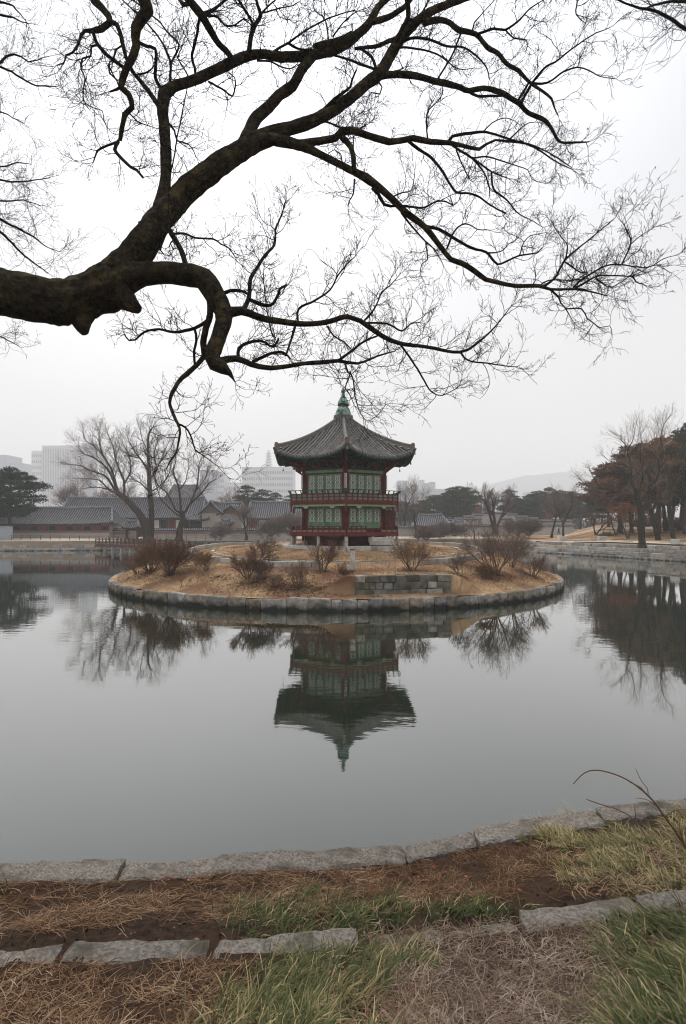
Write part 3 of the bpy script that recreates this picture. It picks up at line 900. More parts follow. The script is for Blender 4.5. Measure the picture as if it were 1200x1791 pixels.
# eaves: beam, brackets, rafters
mb = MB(); mb.box((0, apc + 0.01, L(7.66)), (RC - 0.2, 0.16, 0.17)); faces('tie_beam', mb, m_green)
mb = MB(); mb.box((0, apc + 0.02, L(7.8)), (RC + 0.1, 0.24, 0.1)); faces('plate_beam', mb, m_dgreen)
br = MB(); br2 = MB()
x = 0
for _ in (0,):
    br.box((x, apc + 0.05, L(7.92)), (0.2, 0.3, 0.12)); br.box((x, apc + 0.22, L(8.08)), (0.13, 0.62, 0.13)); br.box((x, apc + 0.32, L(8.25)), (0.14, 0.85, 0.12))
    br2.box((x, apc + 0.16, L(8.0)), (0.42, 0.1, 0.1)); br2.box((x, apc + 0.42, L(8.17)), (0.46, 0.1, 0.1)); br2.bar((x, apc + 0.3, L(7.92)), (x, apc + 0.75, L(8.2)), 0.1, 0.1)
rep('bracket', br, m_dgreen, (-1.2, -0.6, 0, 0.6, 1.2)); rep('bracket_arm', br2, m_red, (-1.2, -0.6, 0, 0.6, 1.2))
mb = MB(); mb.box((0, 0, L(7.95)), (0.34, 0.34, 0.16)); mb.box((0, 0.3, L(8.1)), (0.14, 1.0, 0.14)); mb.box((0, 0.42, L(8.28)), (0.16, 1.3, 0.14)); mb.bar((0, 0.2, L(7.75)), (0, 0.85, L(8.15)), 0.1, 0.12)
me = mb.mesh('corner_bracket', m_red)
for k in range(6):
    o = obj('corner_bracket', me, pav); o.location = vert(k, RC); o.rotation_euler = (0, 0, R(-90 + 60 * k) - PI / 2)
mb = MB(); mb.lathe([(RC - 0.05, L(7.8)), (RC - 0.05, L(8.75))], 6, a0=R(-90)); mb.build('frieze', m_redb, pav)
# roof
RE, RT = 5.44, 0.62
Z0, HR = 8.52, 2.92
def rprof(v): return 0.70 * v + 0.30 * v * v
def roofp(u, v, dz=0.0):
    Rv = RE + (RT - RE) * v
    k = (1 - v)
    lift = 0.62 * abs(u) ** 2.6 * k ** 1.6
    ext = 1 + 0.02 * abs(u) ** 3 * k
    return Vector((u * Rv / 2 * ext, Rv * AP * ext, L(Z0) + HR * rprof(v) + lift + dz))
mb = MB(); mb.grid(lambda a, b: roofp(a * 2 - 1, b), 28, 14)
slopes = faces('roof_slope', mb, m_tileb, smooth=True)
# soffit boards and eave edge
mb = MB()
def soff(a, b):
    u = a * 2 - 1; p = roofp(u, 0, -0.16); q = Vector((u * (RC - 0.1) / 2, (RC - 0.1) * AP, L(8.62)))
    return p.lerp(q, b)
mb.grid(soff, 28, 4, True)
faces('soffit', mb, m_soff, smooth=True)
mb = MB(); mb.grid(lambda a, b: roofp(a * 2 - 1, 0, -0.17 * b + 0.0) + Vector((0, 0.004, 0)), 28, 1)
faces('eave_board', mb, m_dgreen)
nr_ = 19
for i in range(nr_):
    u = -0.95 + 1.9 * i / (nr_ - 1)
    a_ = roofp(u, 0.0, -0.27) ; b_ = Vector((u * RC / 2, RC * AP * 0.96, L(8.5)))
    e_ = a_.lerp(b_, 0.22)
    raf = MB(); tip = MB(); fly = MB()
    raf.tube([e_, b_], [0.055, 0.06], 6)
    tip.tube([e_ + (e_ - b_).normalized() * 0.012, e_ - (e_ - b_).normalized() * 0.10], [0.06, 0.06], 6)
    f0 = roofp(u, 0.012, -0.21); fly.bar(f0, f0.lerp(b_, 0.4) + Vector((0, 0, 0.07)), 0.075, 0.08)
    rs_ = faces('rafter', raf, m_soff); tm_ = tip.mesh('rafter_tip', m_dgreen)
    for r_o in rs_: obj('rafter_tip', tm_, r_o)
    faces('flying_rafter', fly, m_dgreen)
mb = MB(); c0 = Vector((0, RE * 0.985, L(Z0 + 0.62 - 0.26))); c1 = Vector((0, RC * 0.9, L(8.45))); mb.bar(c0, c1, 0.16, 0.2); me = mb.mesh('corner_rafter', m_red)
for k in range(6):
    o = obj('corner_rafter', me, pav); o.rotation_euler = (0, 0, R(-90 + 60 * k) - PI / 2)
# cover tile rows, each a run of overlapping tiles
sp_ = 0.257
kmax = int(RE / 2 / sp_)
for i in range(-kmax, kmax + 1):
    x = i * sp_
    vmax = clamp((RE - max(2 * abs(x), RT * 0.98)) / (RE - RT), 0, 0.985)
    mb = MB(); pts = []; rad = []
    m_ = max(2, int(vmax * 16))
    for j in range(m_ + 1):
        v = -0.014 + (vmax + 0.014) * j / m_
        Rv = RE + (RT - RE) * v
        u = clamp(x / (Rv / 2), -1, 1)
        p = roofp(u, max(v, 0)); p.x = x
        if v < 0: p.y += 0.05; p.z -= 0.02
        p.z += 0.03 + 0.012 * math.sin(i * 2.1 + j * 1.7)
        if j > 0: pts.append(p.lerp(pts[-1], 0.03)); rad.append(0.062)
        if j < m_: pts.append(p); rad.append(0.074)
        elif j == m_: pts.append(p + Vector((0, -0.01, 0))); rad.append(0.071)
    mb.tube(pts, rad, 7)
    me = mb.mesh('tile_row', m_tile)
    for k in range(6):
        o = obj('tile_row', me, slopes[k])
    # drip tile between rows at the eave
for k in range(6):
    pass
mb = MB(); mb.tube([Vector((0, 0.03, -0.05)), Vector((0, -0.25, 0.09))], [0.075, 0.075], 6); me = mb.mesh('drip_tile', m_tile)
for i in range(-kmax, kmax):
    x = (i + 0.5) * sp_; u = clamp(x / (RE / 2), -1, 1); p = roofp(u, 0)
    for k in range(6):
        o = obj('drip_tile', me, slopes[k]); o.location = p
# hip ridges
hp = [roofp(1, v / 16) for v in range(1, 17)]
def hipline(dz, a=0, b=16):
    out = []
    for v in range(a, b + 1):
        Rv = RE + (RT - RE) * (0.035 + 0.955 * v / 16); vv = 0.035 + 0.955 * v / 16
        z = L(Z0) + HR * rprof(vv) + 0.62 * (1 - vv) ** 1.6 + dz
        out.append(Vector((0, Rv * (1 + 0.02 * (1 - vv)), z)))
    return out
def rect_run(mb, pts, wd, h):
    i0 = len(mb.v)
    for p in pts:
        for dx, dz in ((-wd / 2, -h / 2), (wd / 2, -h / 2), (wd / 2, h / 2), (-wd / 2, h / 2)): mb.v.append((p.x + dx, p.y, p.z + dz))
    for i in range(len(pts) - 1):
        for k in range(4):
            k2 = (k + 1) % 4; a = i0 + i * 4
            mb.addf((a + k, a + k2, a + 4 + k2, a + 4 + k))
    mb.addf((i0, i0 + 1, i0 + 2, i0 + 3)[::-1]); e = i0 + (len(pts) - 1) * 4; mb.addf((e, e + 1, e + 2, e + 3))
h1 = MB(); rect_run(h1, hipline(0.1), 0.2, 0.16); h2 = MB(); rect_run(h2, hipline(0.195), 0.26, 0.03)
h3 = MB(); h3.tube(hipline(0.25), [0.085] * 17, 8)
m_ridge = M('ridge_plaster', [(0.14, 0.13, 0.12), (0.24, 0.225, 0.21)], 5, 0.9, 0.3, 15, 0.1)
e1 = MB(); q = hipline(0.12)[0]; e1.box((q.x, q.y + 0.02, q.z + 0.03), (0.3, 0.16, 0.34)); e1.lathe([(0.12, q.z + 0.2), (0.14, q.z + 0.27), (0.05, q.z + 0.33)], 8, (0, q.y + 0.02))
e2 = MB(); q2 = Vector((0, RE * 1.02, L(Z0 + 0.62))); e2.tube([q2 + Vector((0, 0.05, 0.02)), q2 + Vector((0, -0.25, 0.12))], [0.1, 0.1], 8)
e2.box((0, RE * 1.0, L(Z0 + 0.4)), (0.17, 0.2, 0.22))
ms = [h1.mesh('hip_ridge', m_ridge), h2.mesh('ridge_course', m_tile), h3.mesh('ridge_cap', m_tile, True), e1.mesh('ridge_end', m_terra if 'm_terra' in globals() else M('worn_terracotta', [(0.12, 0.08, 0.06), (0.22, 0.16, 0.12)], 6, 0.9, 0.3, 15, 0.1)), e2.mesh('corner_tile', m_tile)]
for k in range(6):
    h = obj('hip_ridge', ms[0], pav); h.rotation_euler = (0, 0, R(-90 + 60 * k) - PI / 2)
    for nm, me in (('ridge_course', ms[1]), ('ridge_cap', ms[2]), ('ridge_end', ms[3]), ('corner_tile', ms[4])): obj(nm, me, h)
# finial
def fz(y): return L(EYE - (y - 918) * 0.0417)
fin = MB(); fin.lathe([(0.62, fz(742)), (0.66, fz(739)), (0.62, fz(738))], 18)
for y, r_ in ((737, 0.68), (733.5, 0.72), (730, 0.70)):
    for k in range(20):
        a_ = 2 * PI * k / 20; zz = fz(y) + (0.03 if k % 2 else -0.03)
        fin.tube([Vector((0.5 * math.cos(a_), 0.5 * math.sin(a_), zz)), Vector((r_ * math.cos(a_), r_ * math.sin(a_), zz))], [0.09, 0.1], 6)
fb = fin.build('finial', m_tile, pav)
d1 = MB(); d1.lathe([(0.57, fz(728.5)), (0.58, fz(726)), (0.565, fz(723)), (0.52, fz(719)), (0.43, fz(714.5)), (0.34, fz(711.5))], 20); d1.build('dome', m_bronze, fb, True)
d2 = MB(); d2.lathe([(0.34, fz(712)), (0.36, fz(709)), (0.40, fz(707)), (0.395, fz(704)), (0.33, fz(700)), (0.23, fz(696)), (0.15, fz(693)), (0.11, fz(691))], 18); d2.build('gourd', m_bronze, fb, True)
d3 = MB(); d3.lathe([(0.11, fz(691)), (0.10, fz(689)), (0.15, fz(685.5)), (0.17, fz(684)), (0.10, fz(681)), (0.015, fz(677))], 14); d3.build('tip', m_bronze, fb, True)
d4 = MB(); d4.lathe([(0.355, fz(710.8)), (0.42, fz(709.5)), (0.42, fz(707.5)), (0.36, fz(706))], 16); d4.build('collar', m_dgreen, fb)
# plaques with ink characters on the columns, wind bells
def glyph(mb, cz, w_, seed):
    rg = random.Random(seed)
    for i in range(3): mb.box((rg.uniform(-0.01, 0.01), 0, cz + (i - 1) * 0.045), (w_ * rg.uniform(0.5, 0.95), 0.01, 0.014))
    mb.box((rg.uniform(-0.02, 0.02), 0, cz), (0.014, 0.01, 0.12)); mb.bar((0, 0, cz), (w_ * 0.4, 0, cz - 0.06), 0.012, 0.012, Vector((0, 1, 0)))
pl = MB(); pl.box((0, 0.2, L(6.98)), (0.15, 0.03, 0.98)); plm = pl.mesh('plaque', m_white)
gl = MB()
for i in range(6): glyph(gl, L(7.36) - 0.155 * i, 0.09, i)
for i in range(len(gl.v)): gl.v[i] = (gl.v[i][0], gl.v[i][1] + 0.219, gl.v[i][2])
glm = gl.mesh('lettering', m_ink)
for k in range(6):
    o = obj('plaque', plm, pav); o.location = vert(k, RC); o.rotation_euler = (0, 0, R(-90 + 60 * k) - PI / 2)
    obj('lettering', glm, o)
wb = MB(); wb.tube([Vector((0, 0, 0)), Vector((0, 0, -0.5))], [0.012, 0.012], 4); wb.lathe([(0.05, -0.68), (0.045, -0.56), (0.015, -0.5)], 8); wbm = wb.mesh('wind_bell', m_dgreen)
for k in range(6):
    o = obj('wind_bell', wbm, pav); p = vert(k, RE * 0.96); p.z = L(Z0 + 0.3); o.location = p
# steps up to the opening in the right front railing
stp = thing('stone_steps', 'three broad granite steps rising to the red deck of the pavilion', 'steps', (0, 0, 0))
fr_ = face_rot(0) + R(2.6); mt = Matrix.Rotation(fr_, 3, 'Z')
for (x, y, z, sx, sy, sz) in ((-0.42, ap + 0.35, 3.0, 1.75, 0.42, 0.34), (-0.42, ap + 0.66, 2.8, 2.0, 0.5, 0.28), (-0.62, ap + 1.05, 2.42, 2.5, 0.75, 0.34), (-0.78, ap + 1.5, 2.24, 2.3, 0.5, 0.18)):
    c = mt @ Vector((x, y, 0)) + Vector((0.02, 41.7, 0))
    o = obj('step', rb.choice(blk['pale']), stp); o.location = (c.x, c.y, z); o.scale = (sx, sy, sz); o.rotation_euler = (0, 0, fr_)
# ------------------------------------------------------------------ the big bare tree reaching in from the left
rt = random.Random(77)
def catmull(pts, step):
    out = []
    n = len(pts)
    for i in range(n - 1):
        p0 = pts[max(0, i - 1)]; p1 = pts[i]; p2 = pts[i + 1]; p3 = pts[min(n - 1, i + 2)]
        l = math.hypot(p2[0] - p1[0], p2[1] - p1[1])
        k = max(1, int(l / step))
        for j in range(k):
            t = j / k
            q = []
            for c in range(3):
                a = 2 * p1[c]; b = p2[c] - p0[c]; d = 2 * p0[c] - 5 * p1[c] + 4 * p2[c] - p3[c]; e = -p0[c] + 3 * p1[c] - 3 * p2[c] + p3[c]
                v = 0.5 * (a + b * t + d * t * t + e * t ** 3)
                q.append(v)
            q[2] = max(q[2], min(p1[2], p2[2]) * 0.9)
            out.append(tuple(q))
    out.append(tuple(pts[-1]))
    return out
BR = []          # list of lists of (px, py, width_px, depth)
ROOT_D = 7.0
def trace(pts, dd=None, d_abs=None, link=False):
    """pts: (px, py, w) ..."""
    full = catmull([(p[0], p[1], p[2]) for p in pts], 7.0 if pts[0][2] < 14 else 12.0)
    def near(q):
        best = None; bd = 1e9
        for b in BR:
            for p in b:
                e = (p[0] - q[0]) ** 2 + (p[1] - q[1]) ** 2 - (p[2] * 0.4) ** 2
                if e < bd: bd = e; best = p
        return best
    ln = [0.0]
    for i in range(1, len(full)): ln.append(ln[-1] + math.hypot(full[i][0] - full[i - 1][0], full[i][1] - full[i - 1][1]))
    if d_abs is not None: d0, d1 = d_abs
    else:
        d0 = near(full[0])[3]
        d1 = near(full[-1])[3] if link else clamp(d0 + (dd if dd is not None else rt.uniform(-1, 1) * min(1.3, ln[-1] / 140.0)), 5.4, 11.5)
    out = []
    big = full[0][2] > 20
    ph = rt.uniform(0, 50)
    for i, q in enumerate(full):
        t = ln[i] / ln[-1]
        jx = 0 if big or i == 0 else 0.9 * nz(i * 0.6, ph); jy = 0 if big or i == 0 else 0.9 * nz(i * 0.6, ph + 9)
        out.append((q[0] + jx, q[1] + jy, q[2], lerp(d0, d1, t) + (0.12 * nz(i * 0.15, ph + 20) if 0 < i else 0)))
    BR.append(out)
    return out
def W(w0, w1, pts):
    n = len(pts)
    return [(p[0], p[1], lerp(w0, w1, i / (n - 1))) for i, p in enumerate(pts)]
# trunk limb
trace([(-150, 452, 96), (-60, 494, 84), (0, 509, 77), (60, 522, 75), (110, 528, 74), (152, 517, 70), (190, 502, 76), (216, 474, 64), (239, 443, 54), (263, 408, 48), (288, 374, 44), (322, 338, 40), (370, 299, 37), (418, 265, 33), (455, 244, 30), (500, 227, 22), (540, 214, 20), (575, 197, 19), (605, 177, 19), (640, 147, 19), (665, 128, 19), (682, 98, 18), (700, 68, 17), (722, 44, 16), (750, 22, 14), (790, 5, 13), (850, -16, 12), (930, -30, 8)], d_abs=(6.6, 9.2))
trunk_i = 0
# stubs
trace([(142, 505, 60), (143, 535, 56), (142, 553, 42), (143, 566, 29), (146, 576, 20), (149, 583, 14)], dd=-0.05)
trace([(180, 500, 70), (205, 514, 56), (221, 526, 38), (233, 535, 25), (242, 541, 17)], dd=-0.05)
trace(W(60, 50, [(150, 528), (172, 518), (200, 516)]), link=True)
trace(W(4, 1.5, [(930, -30), (1003, -12), (1008, 25), (1022, 39)]))
trace(W(11, 8, [(268, 402), (255, 401), (247, 396), (245, 388)]), dd=-0.1)
# lower limb and its crook
trace([(210, 488, 60), (250, 480, 40), (275, 478, 37), (300, 478, 37), (335, 481, 37), (356, 487, 37), (370, 505, 36), (384, 527, 34), (392, 548, 31), (391, 565, 29), (383, 588, 27), (376, 606, 26), (371, 624, 26), (376, 637, 25), (390, 644, 21), (402, 653, 11), (407, 661, 5), (411, 668, 2)], dd=-0.4)
trace(W(13, 11, [(362, 497), (367, 525), (367, 552), (360, 575), (356, 600), (358, 622)]), dd=0.1)
trace(W(10, 2, [(358, 622), (345, 637), (325, 655), (313, 667), (302, 686), (297, 704), (303, 725), (311, 742), (315, 757), (312, 776), (308, 792), (298, 806), (292, 818)]), dd=-0.6)
trace(W(4.5, 1.5, [(312, 742), (325, 748), (336, 768), (341, 786), (356, 797), (380, 815)]))
trace(W(7, 2.5, [(362, 562), (347, 571), (331, 577), (302, 581), (278, 576), (252, 581), (237, 594), (226, 596), (218, 584)]), dd=0.5)
trace(W(5, 5, [(341, 577), (344, 596), (340, 613), (341, 636)]), link=True)
# long limb C
trace([(398, 548, 20), (422, 544, 16), (465, 558, 13), (521, 566, 11), (569, 564, 10), (608, 553, 9), (630, 561, 10), (669, 588, 9), (699, 601, 8), (747, 607, 7), (805, 616, 5.5), (838, 597, 4), (859, 579, 3), (881, 553, 2.2), (894, 536, 1.5)], dd=1.2)
trace(W(4, 1.5, [(805, 616), (820, 631), (859, 636), (885, 640), (907, 642)]))
trace([(375, 634, 16), (413, 627, 12), (439, 637, 10), (474, 644, 9), (530, 636, 7.5), (565, 634, 8), (591, 631, 7), (625, 636, 5), (660, 623, 3.5), (690, 614, 2)], dd=0.7)
trace(W(6, 3.5, [(591, 631), (612, 616), (634, 599), (662, 586)]), link=True)
trace(W(7, 3, [(443, 632), (482, 616), (500, 619), (508, 628)]))
trace(W(7, 4, [(417, 627), (418, 609), (435, 599), (456, 596), (478, 607), (487, 592)]))
trace(W(4, 1.5, [(604, 636), (608, 650), (612, 655), (604, 679), (612, 690), (620, 710)]))
trace(W(3, 1.5, [(612, 650), (618, 664), (621, 692), (630, 722), (640, 735)]))
trace(W(9, 2, [(422, 546), (435, 523), (438, 488), (448, 471), (465, 445), (480, 428), (482, 402), (491, 380), (500, 350)]), dd=0.6)
trace(W(8, 4, [(435, 523), (456, 532), (474, 534), (487, 516), (490, 505), (502, 498)]))
trace(W(5, 1.8, [(521, 566), (523, 540), (552, 525), (578, 506), (591, 482), (607, 462), (621, 449)]), dd=0.5)
trace(W(4, 1.6, [(638, 560), (655, 540), (669, 510), (682, 500), (695, 485)]))
trace(W(4.5, 2, [(640, 565), (677, 566), (703, 579), (718, 566), (735, 564)]))
trace(W(4.5, 1.5, [(699, 601), (721, 631), (742, 666), (755, 685), (773, 692), (799, 679)]))
trace(W(5, 4, [(517, 568), (511, 590), (500, 622)]), link=True)
trace(W(4, 2, [(573, 571), (584, 588), (600, 597), (616, 612)]))
trace(W(3, 1.5, [(478, 590), (470, 560), (462, 500), (462, 460)]))
trace(W(7, 4.5, [(388, 515), (402, 508), (420, 508), (433, 514), (439, 526)]), link=True)
trace(W(5, 2, [(297, 408), (310, 408), (325, 409), (340, 416), (372, 418), (386, 426), (401, 435), (412, 450)]), dd=0.8)
trace(W(10, 10, [(296, 402), (306, 418), (316, 436), (325, 465)]), link=True)
trace(W(3, 1.5, [(306, 418), (298, 425), (303, 436), (313, 432)]))
trace(W(3.5, 1.5, [(285, 420), (281, 438), (288, 446), (297, 447)]))
# upright limb E and its bend to the right
trace([(281, 375, 30), (286, 340, 22), (290, 300, 18), (290, 260, 19), (287, 215, 19), (284, 185, 20), (288, 163, 21), (303, 152, 18), (337, 140, 17), (375, 124, 17), (410, 107, 17), (435, 97, 16), (462, 95, 15), (492, 100, 16), (525, 99, 16), (550, 95, 16), (590, 86, 16), (618, 66, 16), (645, 42, 14), (660, 15, 12), (684, -8, 10), (720, -30, 7)], dd=1.4)
trace([(428, 250, 24), (437, 228, 21), (449, 205, 19), (470, 187, 18), (490, 165, 17), (512, 150, 17), (526, 125, 16), (540, 106, 16), (553, 92, 14)], link=True)
trace([(552, 82, 12), (575, 76, 12), (600, 70, 14), (615, 62, 14)], link=True)
# limb F, hanging in from a stem outside the picture
trace([(-150, 452, 60), (-190, 260, 48), (-150, 40, 40), (-20, -130, 34), (130, -140, 28), (220, -70, 24), (252, 0, 21), (259, 18, 19), (247, 34, 18), (238, 49, 17), (237, 66, 15), (239, 80, 15), (232, 100, 14), (221, 121, 13), (213, 143, 12), (212, 153, 11), (226, 166, 10), (230, 177, 10), (231, 188, 9), (218, 201, 9), (214, 221, 8), (210, 246, 7)], d_abs=(6.6, 8.0))
trace(W(7, 5, [(207, 247), (201, 262), (210, 275), (228, 291), (239, 297), (250, 310)]))
trace(W(5, 2, [(203, 249), (188, 255), (170, 264), (166, 275), (163, 284)]))
trace(W(6, 3, [(212, 152), (203, 157), (192, 161)]))
trace(W(3, 1.2, [(228, 200), (240, 212), (258, 219), (275, 225)]))
# limb G
trace([(170, -100, 18), (150, -40, 16), (164, 0, 14), (179, 14, 13), (191, 29, 12), (192, 40, 12), (177, 51, 11), (160, 54, 8), (149, 54, 6), (141, 62, 5), (138, 76, 4.5), (127, 92, 4), (116, 97, 3.5), (112, 110, 2.5), (100, 114, 1.8)], d_abs=(8.2, 7.6))
trace(W(9, 7, [(197, 39), (204, 43), (210, 56), (214, 75), (221, 102)]), link=True)
trace(W(7, 6, [(162, 55), (170, 75), (188, 97), (209, 112), (218, 120)]), link=True)
trace(W(4, 1.2, [(170, 79), (160, 81), (159, 98), (144, 102), (142, 121), (149, 137), (145, 161), (146, 174), (157, 186), (179, 194), (181, 210), (190, 225)]))
trace(W(3.5, 2, [(213, 80), (203, 86), (200, 100), (190, 112), (193, 120), (201, 135)]))
trace(W(3.5, 2, [(191, 112), (192, 128), (204, 140), (208, 152)]))
trace(W(6, 7, [(243, 74), (256, 81), (272, 86), (273, 110), (272, 136), (285, 160)]), link=True)
trace(W(6, 9, [(226, 112), (232, 125), (247, 143), (265, 167), (278, 185)]), link=True)
trace(W(4, 2, [(240, 130), (255, 127), (267, 119), (272, 112)]))
trace(W(6, 2.5, [(298, 153), (298, 130), (299, 112), (292, 92), (285, 77), (270, 55), (250, 34), (214, 0)]))
trace(W(4, 2, [(299, 110), (313, 79), (296, 60), (280, 40), (262, 24), (220, -10)]))
trace(W(3, 2, [(332, 138), (322, 120), (311, 101), (318, 84)]))
trace([(408, 106, 9), (395, 88, 11), (382, 76, 11), (365, 48, 13), (352, 26, 15), (335, 5, 14), (320, -20, 12)], dd=-0.9)
trace(W(8, 3, [(352, 25), (372, 18), (388, 5), (400, -4)]))
trace(W(5, 2, [(358, 27), (380, 29), (393, 44), (411, 45), (425, 33), (440, 45)]))
trace(W(5, 5, [(342, 135), (341, 118), (336, 99), (344, 62), (349, 30)]), link=True)
trace(W(6, 9, [(336, 3), (320, 8), (312, -10)]))
trace([(435, 95, 9), (437, 75, 8), (440, 58, 8), (448, 40, 7), (456, 27, 7), (450, 8, 6), (446, -12, 5)], dd=-0.6)
trace(W(4, 1.5, [(456, 27), (466, 14), (482, 0), (490, -8)]))
trace(W(6, 4, [(440, 52), (441, 40), (431, 22), (417, 0), (410, -12)]))
trace(W(3, 1.2, [(462, 22), (490, 14), (510, 10), (525, 2)]))
trace(W(5, 2, [(477, 92), (490, 83), (505, 75), (525, 60), (550, 45), (580, 30), (620, 18)]))
trace(W(5, 3, [(505, 76), (520, 85), (550, 88)]), link=True)
trace(W(4, 2, [(365, 143), (380, 151), (393, 158), (406, 169), (412, 150), (410, 135), (400, 127)]))
trace(W(4, 1.5, [(450, 106), (475, 108), (492, 117), (508, 120), (520, 112)]))
trace(W(4.5, 1.5, [(292, 213), (305, 228), (310, 246), (330, 252), (342, 272)]))
trace(W(2, 3, [(327, 155), (318, 200), (309, 243), (303, 285), (298, 300)]), link=True)
trace(W(3, 1.2, [(575, 75), (569, 35), (550, 18), (548, -5)]))
trace(W(3, 1.2, [(582, 65), (600, 40), (625, 20), (650, 12)]))
# right side of the crown
trace([(668, 132, 13), (682, 131, 12), (705, 130, 12), (740, 136, 11), (760, 142, 11), (800, 151, 10), (820, 159, 9), (846, 154, 9), (878, 163, 9), (907, 181, 8), (925, 198, 8), (954, 211, 7), (967, 230, 5.5), (980, 248, 4.5), (1007, 249, 3.5), (1031, 248, 2)], dd=0.8)
trace(W(5, 4, [(820, 160), (835, 168), (855, 168), (878, 167)]), link=True)
trace([(740, 40, 13), (755, 36, 11), (773, 35, 10), (788, 41, 9), (802, 52, 10), (832, 60, 8), (852, 82, 8), (870, 93, 8), (887, 112, 7), (907, 124, 7), (925, 143, 6), (948, 159, 5), (964, 172, 4), (969, 187, 3), (977, 203, 2)], dd=0.3)
trace(W(4.5, 1.3, [(926, 145), (948, 147), (966, 140), (986, 125), (1010, 118), (1030, 123), (1050, 134), (1077, 138)]))
trace(W(5, 1.2, [(910, 184), (928, 150), (942, 131), (957, 115), (972, 108), (992, 92), (1018, 73), (1042, 58), (1059, 52), (1074, 44)]))
trace(W(5, 4, [(904, 178), (916, 160), (924, 146)]), link=True)
trace(W(5, 1.8, [(833, 61), (864, 50), (884, 52), (910, 34), (922, 20), (934, 10), (951, 0)]))
trace(W(3.2, 1.5, [(884, 52), (899, 67), (922, 71), (920, 90)]))
trace(W(3.5, 3.5, [(806, 58), (797, 82), (788, 102), (765, 139)]), link=True)
trace(W(3, 1.5, [(825, 58), (830, 40), (840, 28), (865, 0)]))
trace(W(6, 2, [(690, 78), (717, 67), (750, 69), (782, 81), (811, 83), (838, 102), (852, 120), (856, 138)]))
trace(W(4.5, 1.5, [(690, 85), (705, 83), (740, 87), (765, 95), (782, 107), (800, 120), (815, 121)]))
trace(W(8, 6, [(697, 66), (680, 72), (660, 81), (640, 83), (620, 85)]), link=True)
trace(W(5, 6, [(632, 86), (650, 100), (658, 122)]), link=True)
trace(W(11, 7, [(645, 40), (680, 30), (705, 14), (722, -4)]), dd=-0.4)
trace(W(8, 10, [(690, 82), (697, 65), (705, 47), (714, 31), (712, 0), (708, -15)]), dd=-0.4)
trace(W(5, 4, [(715, 33), (725, 37), (740, 35)]), link=True)
trace(W(4, 2.5, [(735, 28), (744, 12), (752, -5)]))
trace(W(4, 5, [(585, 97), (610, 104), (625, 110), (655, 121)]), link=True)
trace(W(7, 3, [(562, 197), (582, 176), (600, 162), (613, 152), (616, 139), (624, 122)]))
trace(W(3.5, 1.5, [(658, 140), (668, 152), (664, 165), (650, 162), (640, 180)]))
trace(W(3.5, 1.5, [(700, 123), (690, 124), (705, 120), (700, 108)]))
# long lower right limb R1
trace([(450, 250, 26), (478, 244, 21), (500, 248, 19), (529, 256, 16), (558, 269, 13), (587, 284, 12), (617, 299, 13), (640, 311, 16), (657, 323, 13), (687, 349, 11.5), (710, 372, 11.5), (742, 396, 11), (768, 428, 9.5), (789, 454, 9), (809, 461, 9.5), (830, 474, 9.5), (850, 489, 9), (867, 493, 8), (900, 500, 7), (943, 500, 6.5), (963, 506, 5), (1007, 506, 4), (1033, 510, 3), (1060, 517, 2)], dd=0.9)
trace(W(5, 1.3, [(950, 501), (970, 487), (987, 457), (1013, 433), (1033, 417), (1057, 397), (1077, 380)]))
trace(W(3, 1.2, [(988, 455), (993, 430), (980, 413), (970, 398)]))
trace(W(3.5, 2, [(988, 458), (1003, 468), (1017, 477), (1027, 476)]))
trace(W(4.5, 1.2, [(1003, 503), (1012, 494), (1027, 483), (1060, 465), (1087, 463), (1133, 468), (1160, 453), (1178, 448)]))
trace(W(3.2, 1.2, [(1087, 463), (1103, 427), (1097, 403), (1088, 388)]))
trace(W(2.2, 1.0, [(1103, 427), (1120, 413), (1140, 400)]))
trace(W(4.5, 1.5, [(1007, 503), (1022, 495), (1047, 482), (1075, 482), (1107, 482), (1133, 468)]))
trace(W(3, 1.4, [(1106, 482), (1113, 493), (1123, 497)]))
trace(W(3.2, 1.6, [(1042, 486), (1056, 497), (1070, 502), (1100, 484)]))
trace(W(4.5, 1.4, [(962, 506), (977, 520), (981, 530), (990, 541), (1002, 562)]))
trace(W(3, 1.2, [(990, 540), (1017, 540), (1027, 557), (1038, 565), (1047, 573), (1067, 570), (1070, 577)]))
trace(W(3, 2, [(945, 500), (960, 490), (1000, 490), (1030, 487)]))
# R2
trace([(520, 253, 16), (540, 250, 14), (558, 247, 13.5), (585, 242, 13.5), (599, 230, 15), (620, 228, 13), (640, 236, 12), (662, 243, 12), (681, 248, 12), (700, 246, 11), (722, 242, 11), (754, 248, 10), (786, 250, 9), (809, 255, 7), (838, 261, 6), (852, 252, 5), (867, 245, 4.5), (895, 248, 4), (923, 252, 3.5), (960, 267, 2.5), (1000, 293, 1.5)], dd=1.0)
trace(W(7, 1.6, [(784, 249), (792, 238), (821, 233), (850, 231), (890, 243), (933, 257), (973, 283), (1003, 297)]))
trace(W(5, 1.8, [(790, 253), (803, 262), (827, 277), (845, 290), (860, 300), (875, 307), (888, 312)]))
trace(W(4, 1.3, [(825, 275), (847, 303), (857, 333), (856, 345)]))
trace(W(4, 1.2, [(860, 300), (863, 330), (887, 350), (903, 370), (918, 380), (933, 387), (950, 398)]))
trace(W(3.2, 1.6, [(798, 262), (803, 275), (813, 297), (823, 315)]))
trace(W(3, 1.1, [(827, 276), (850, 274), (867, 278), (897, 288), (923, 297), (930, 313), (950, 320)]))
trace(W(2.5, 1.2, [(890, 245), (905, 230), (925, 215), (945, 214)]))
trace(W(2.5, 1.2, [(846, 230), (860, 215), (885, 206), (905, 215)]))
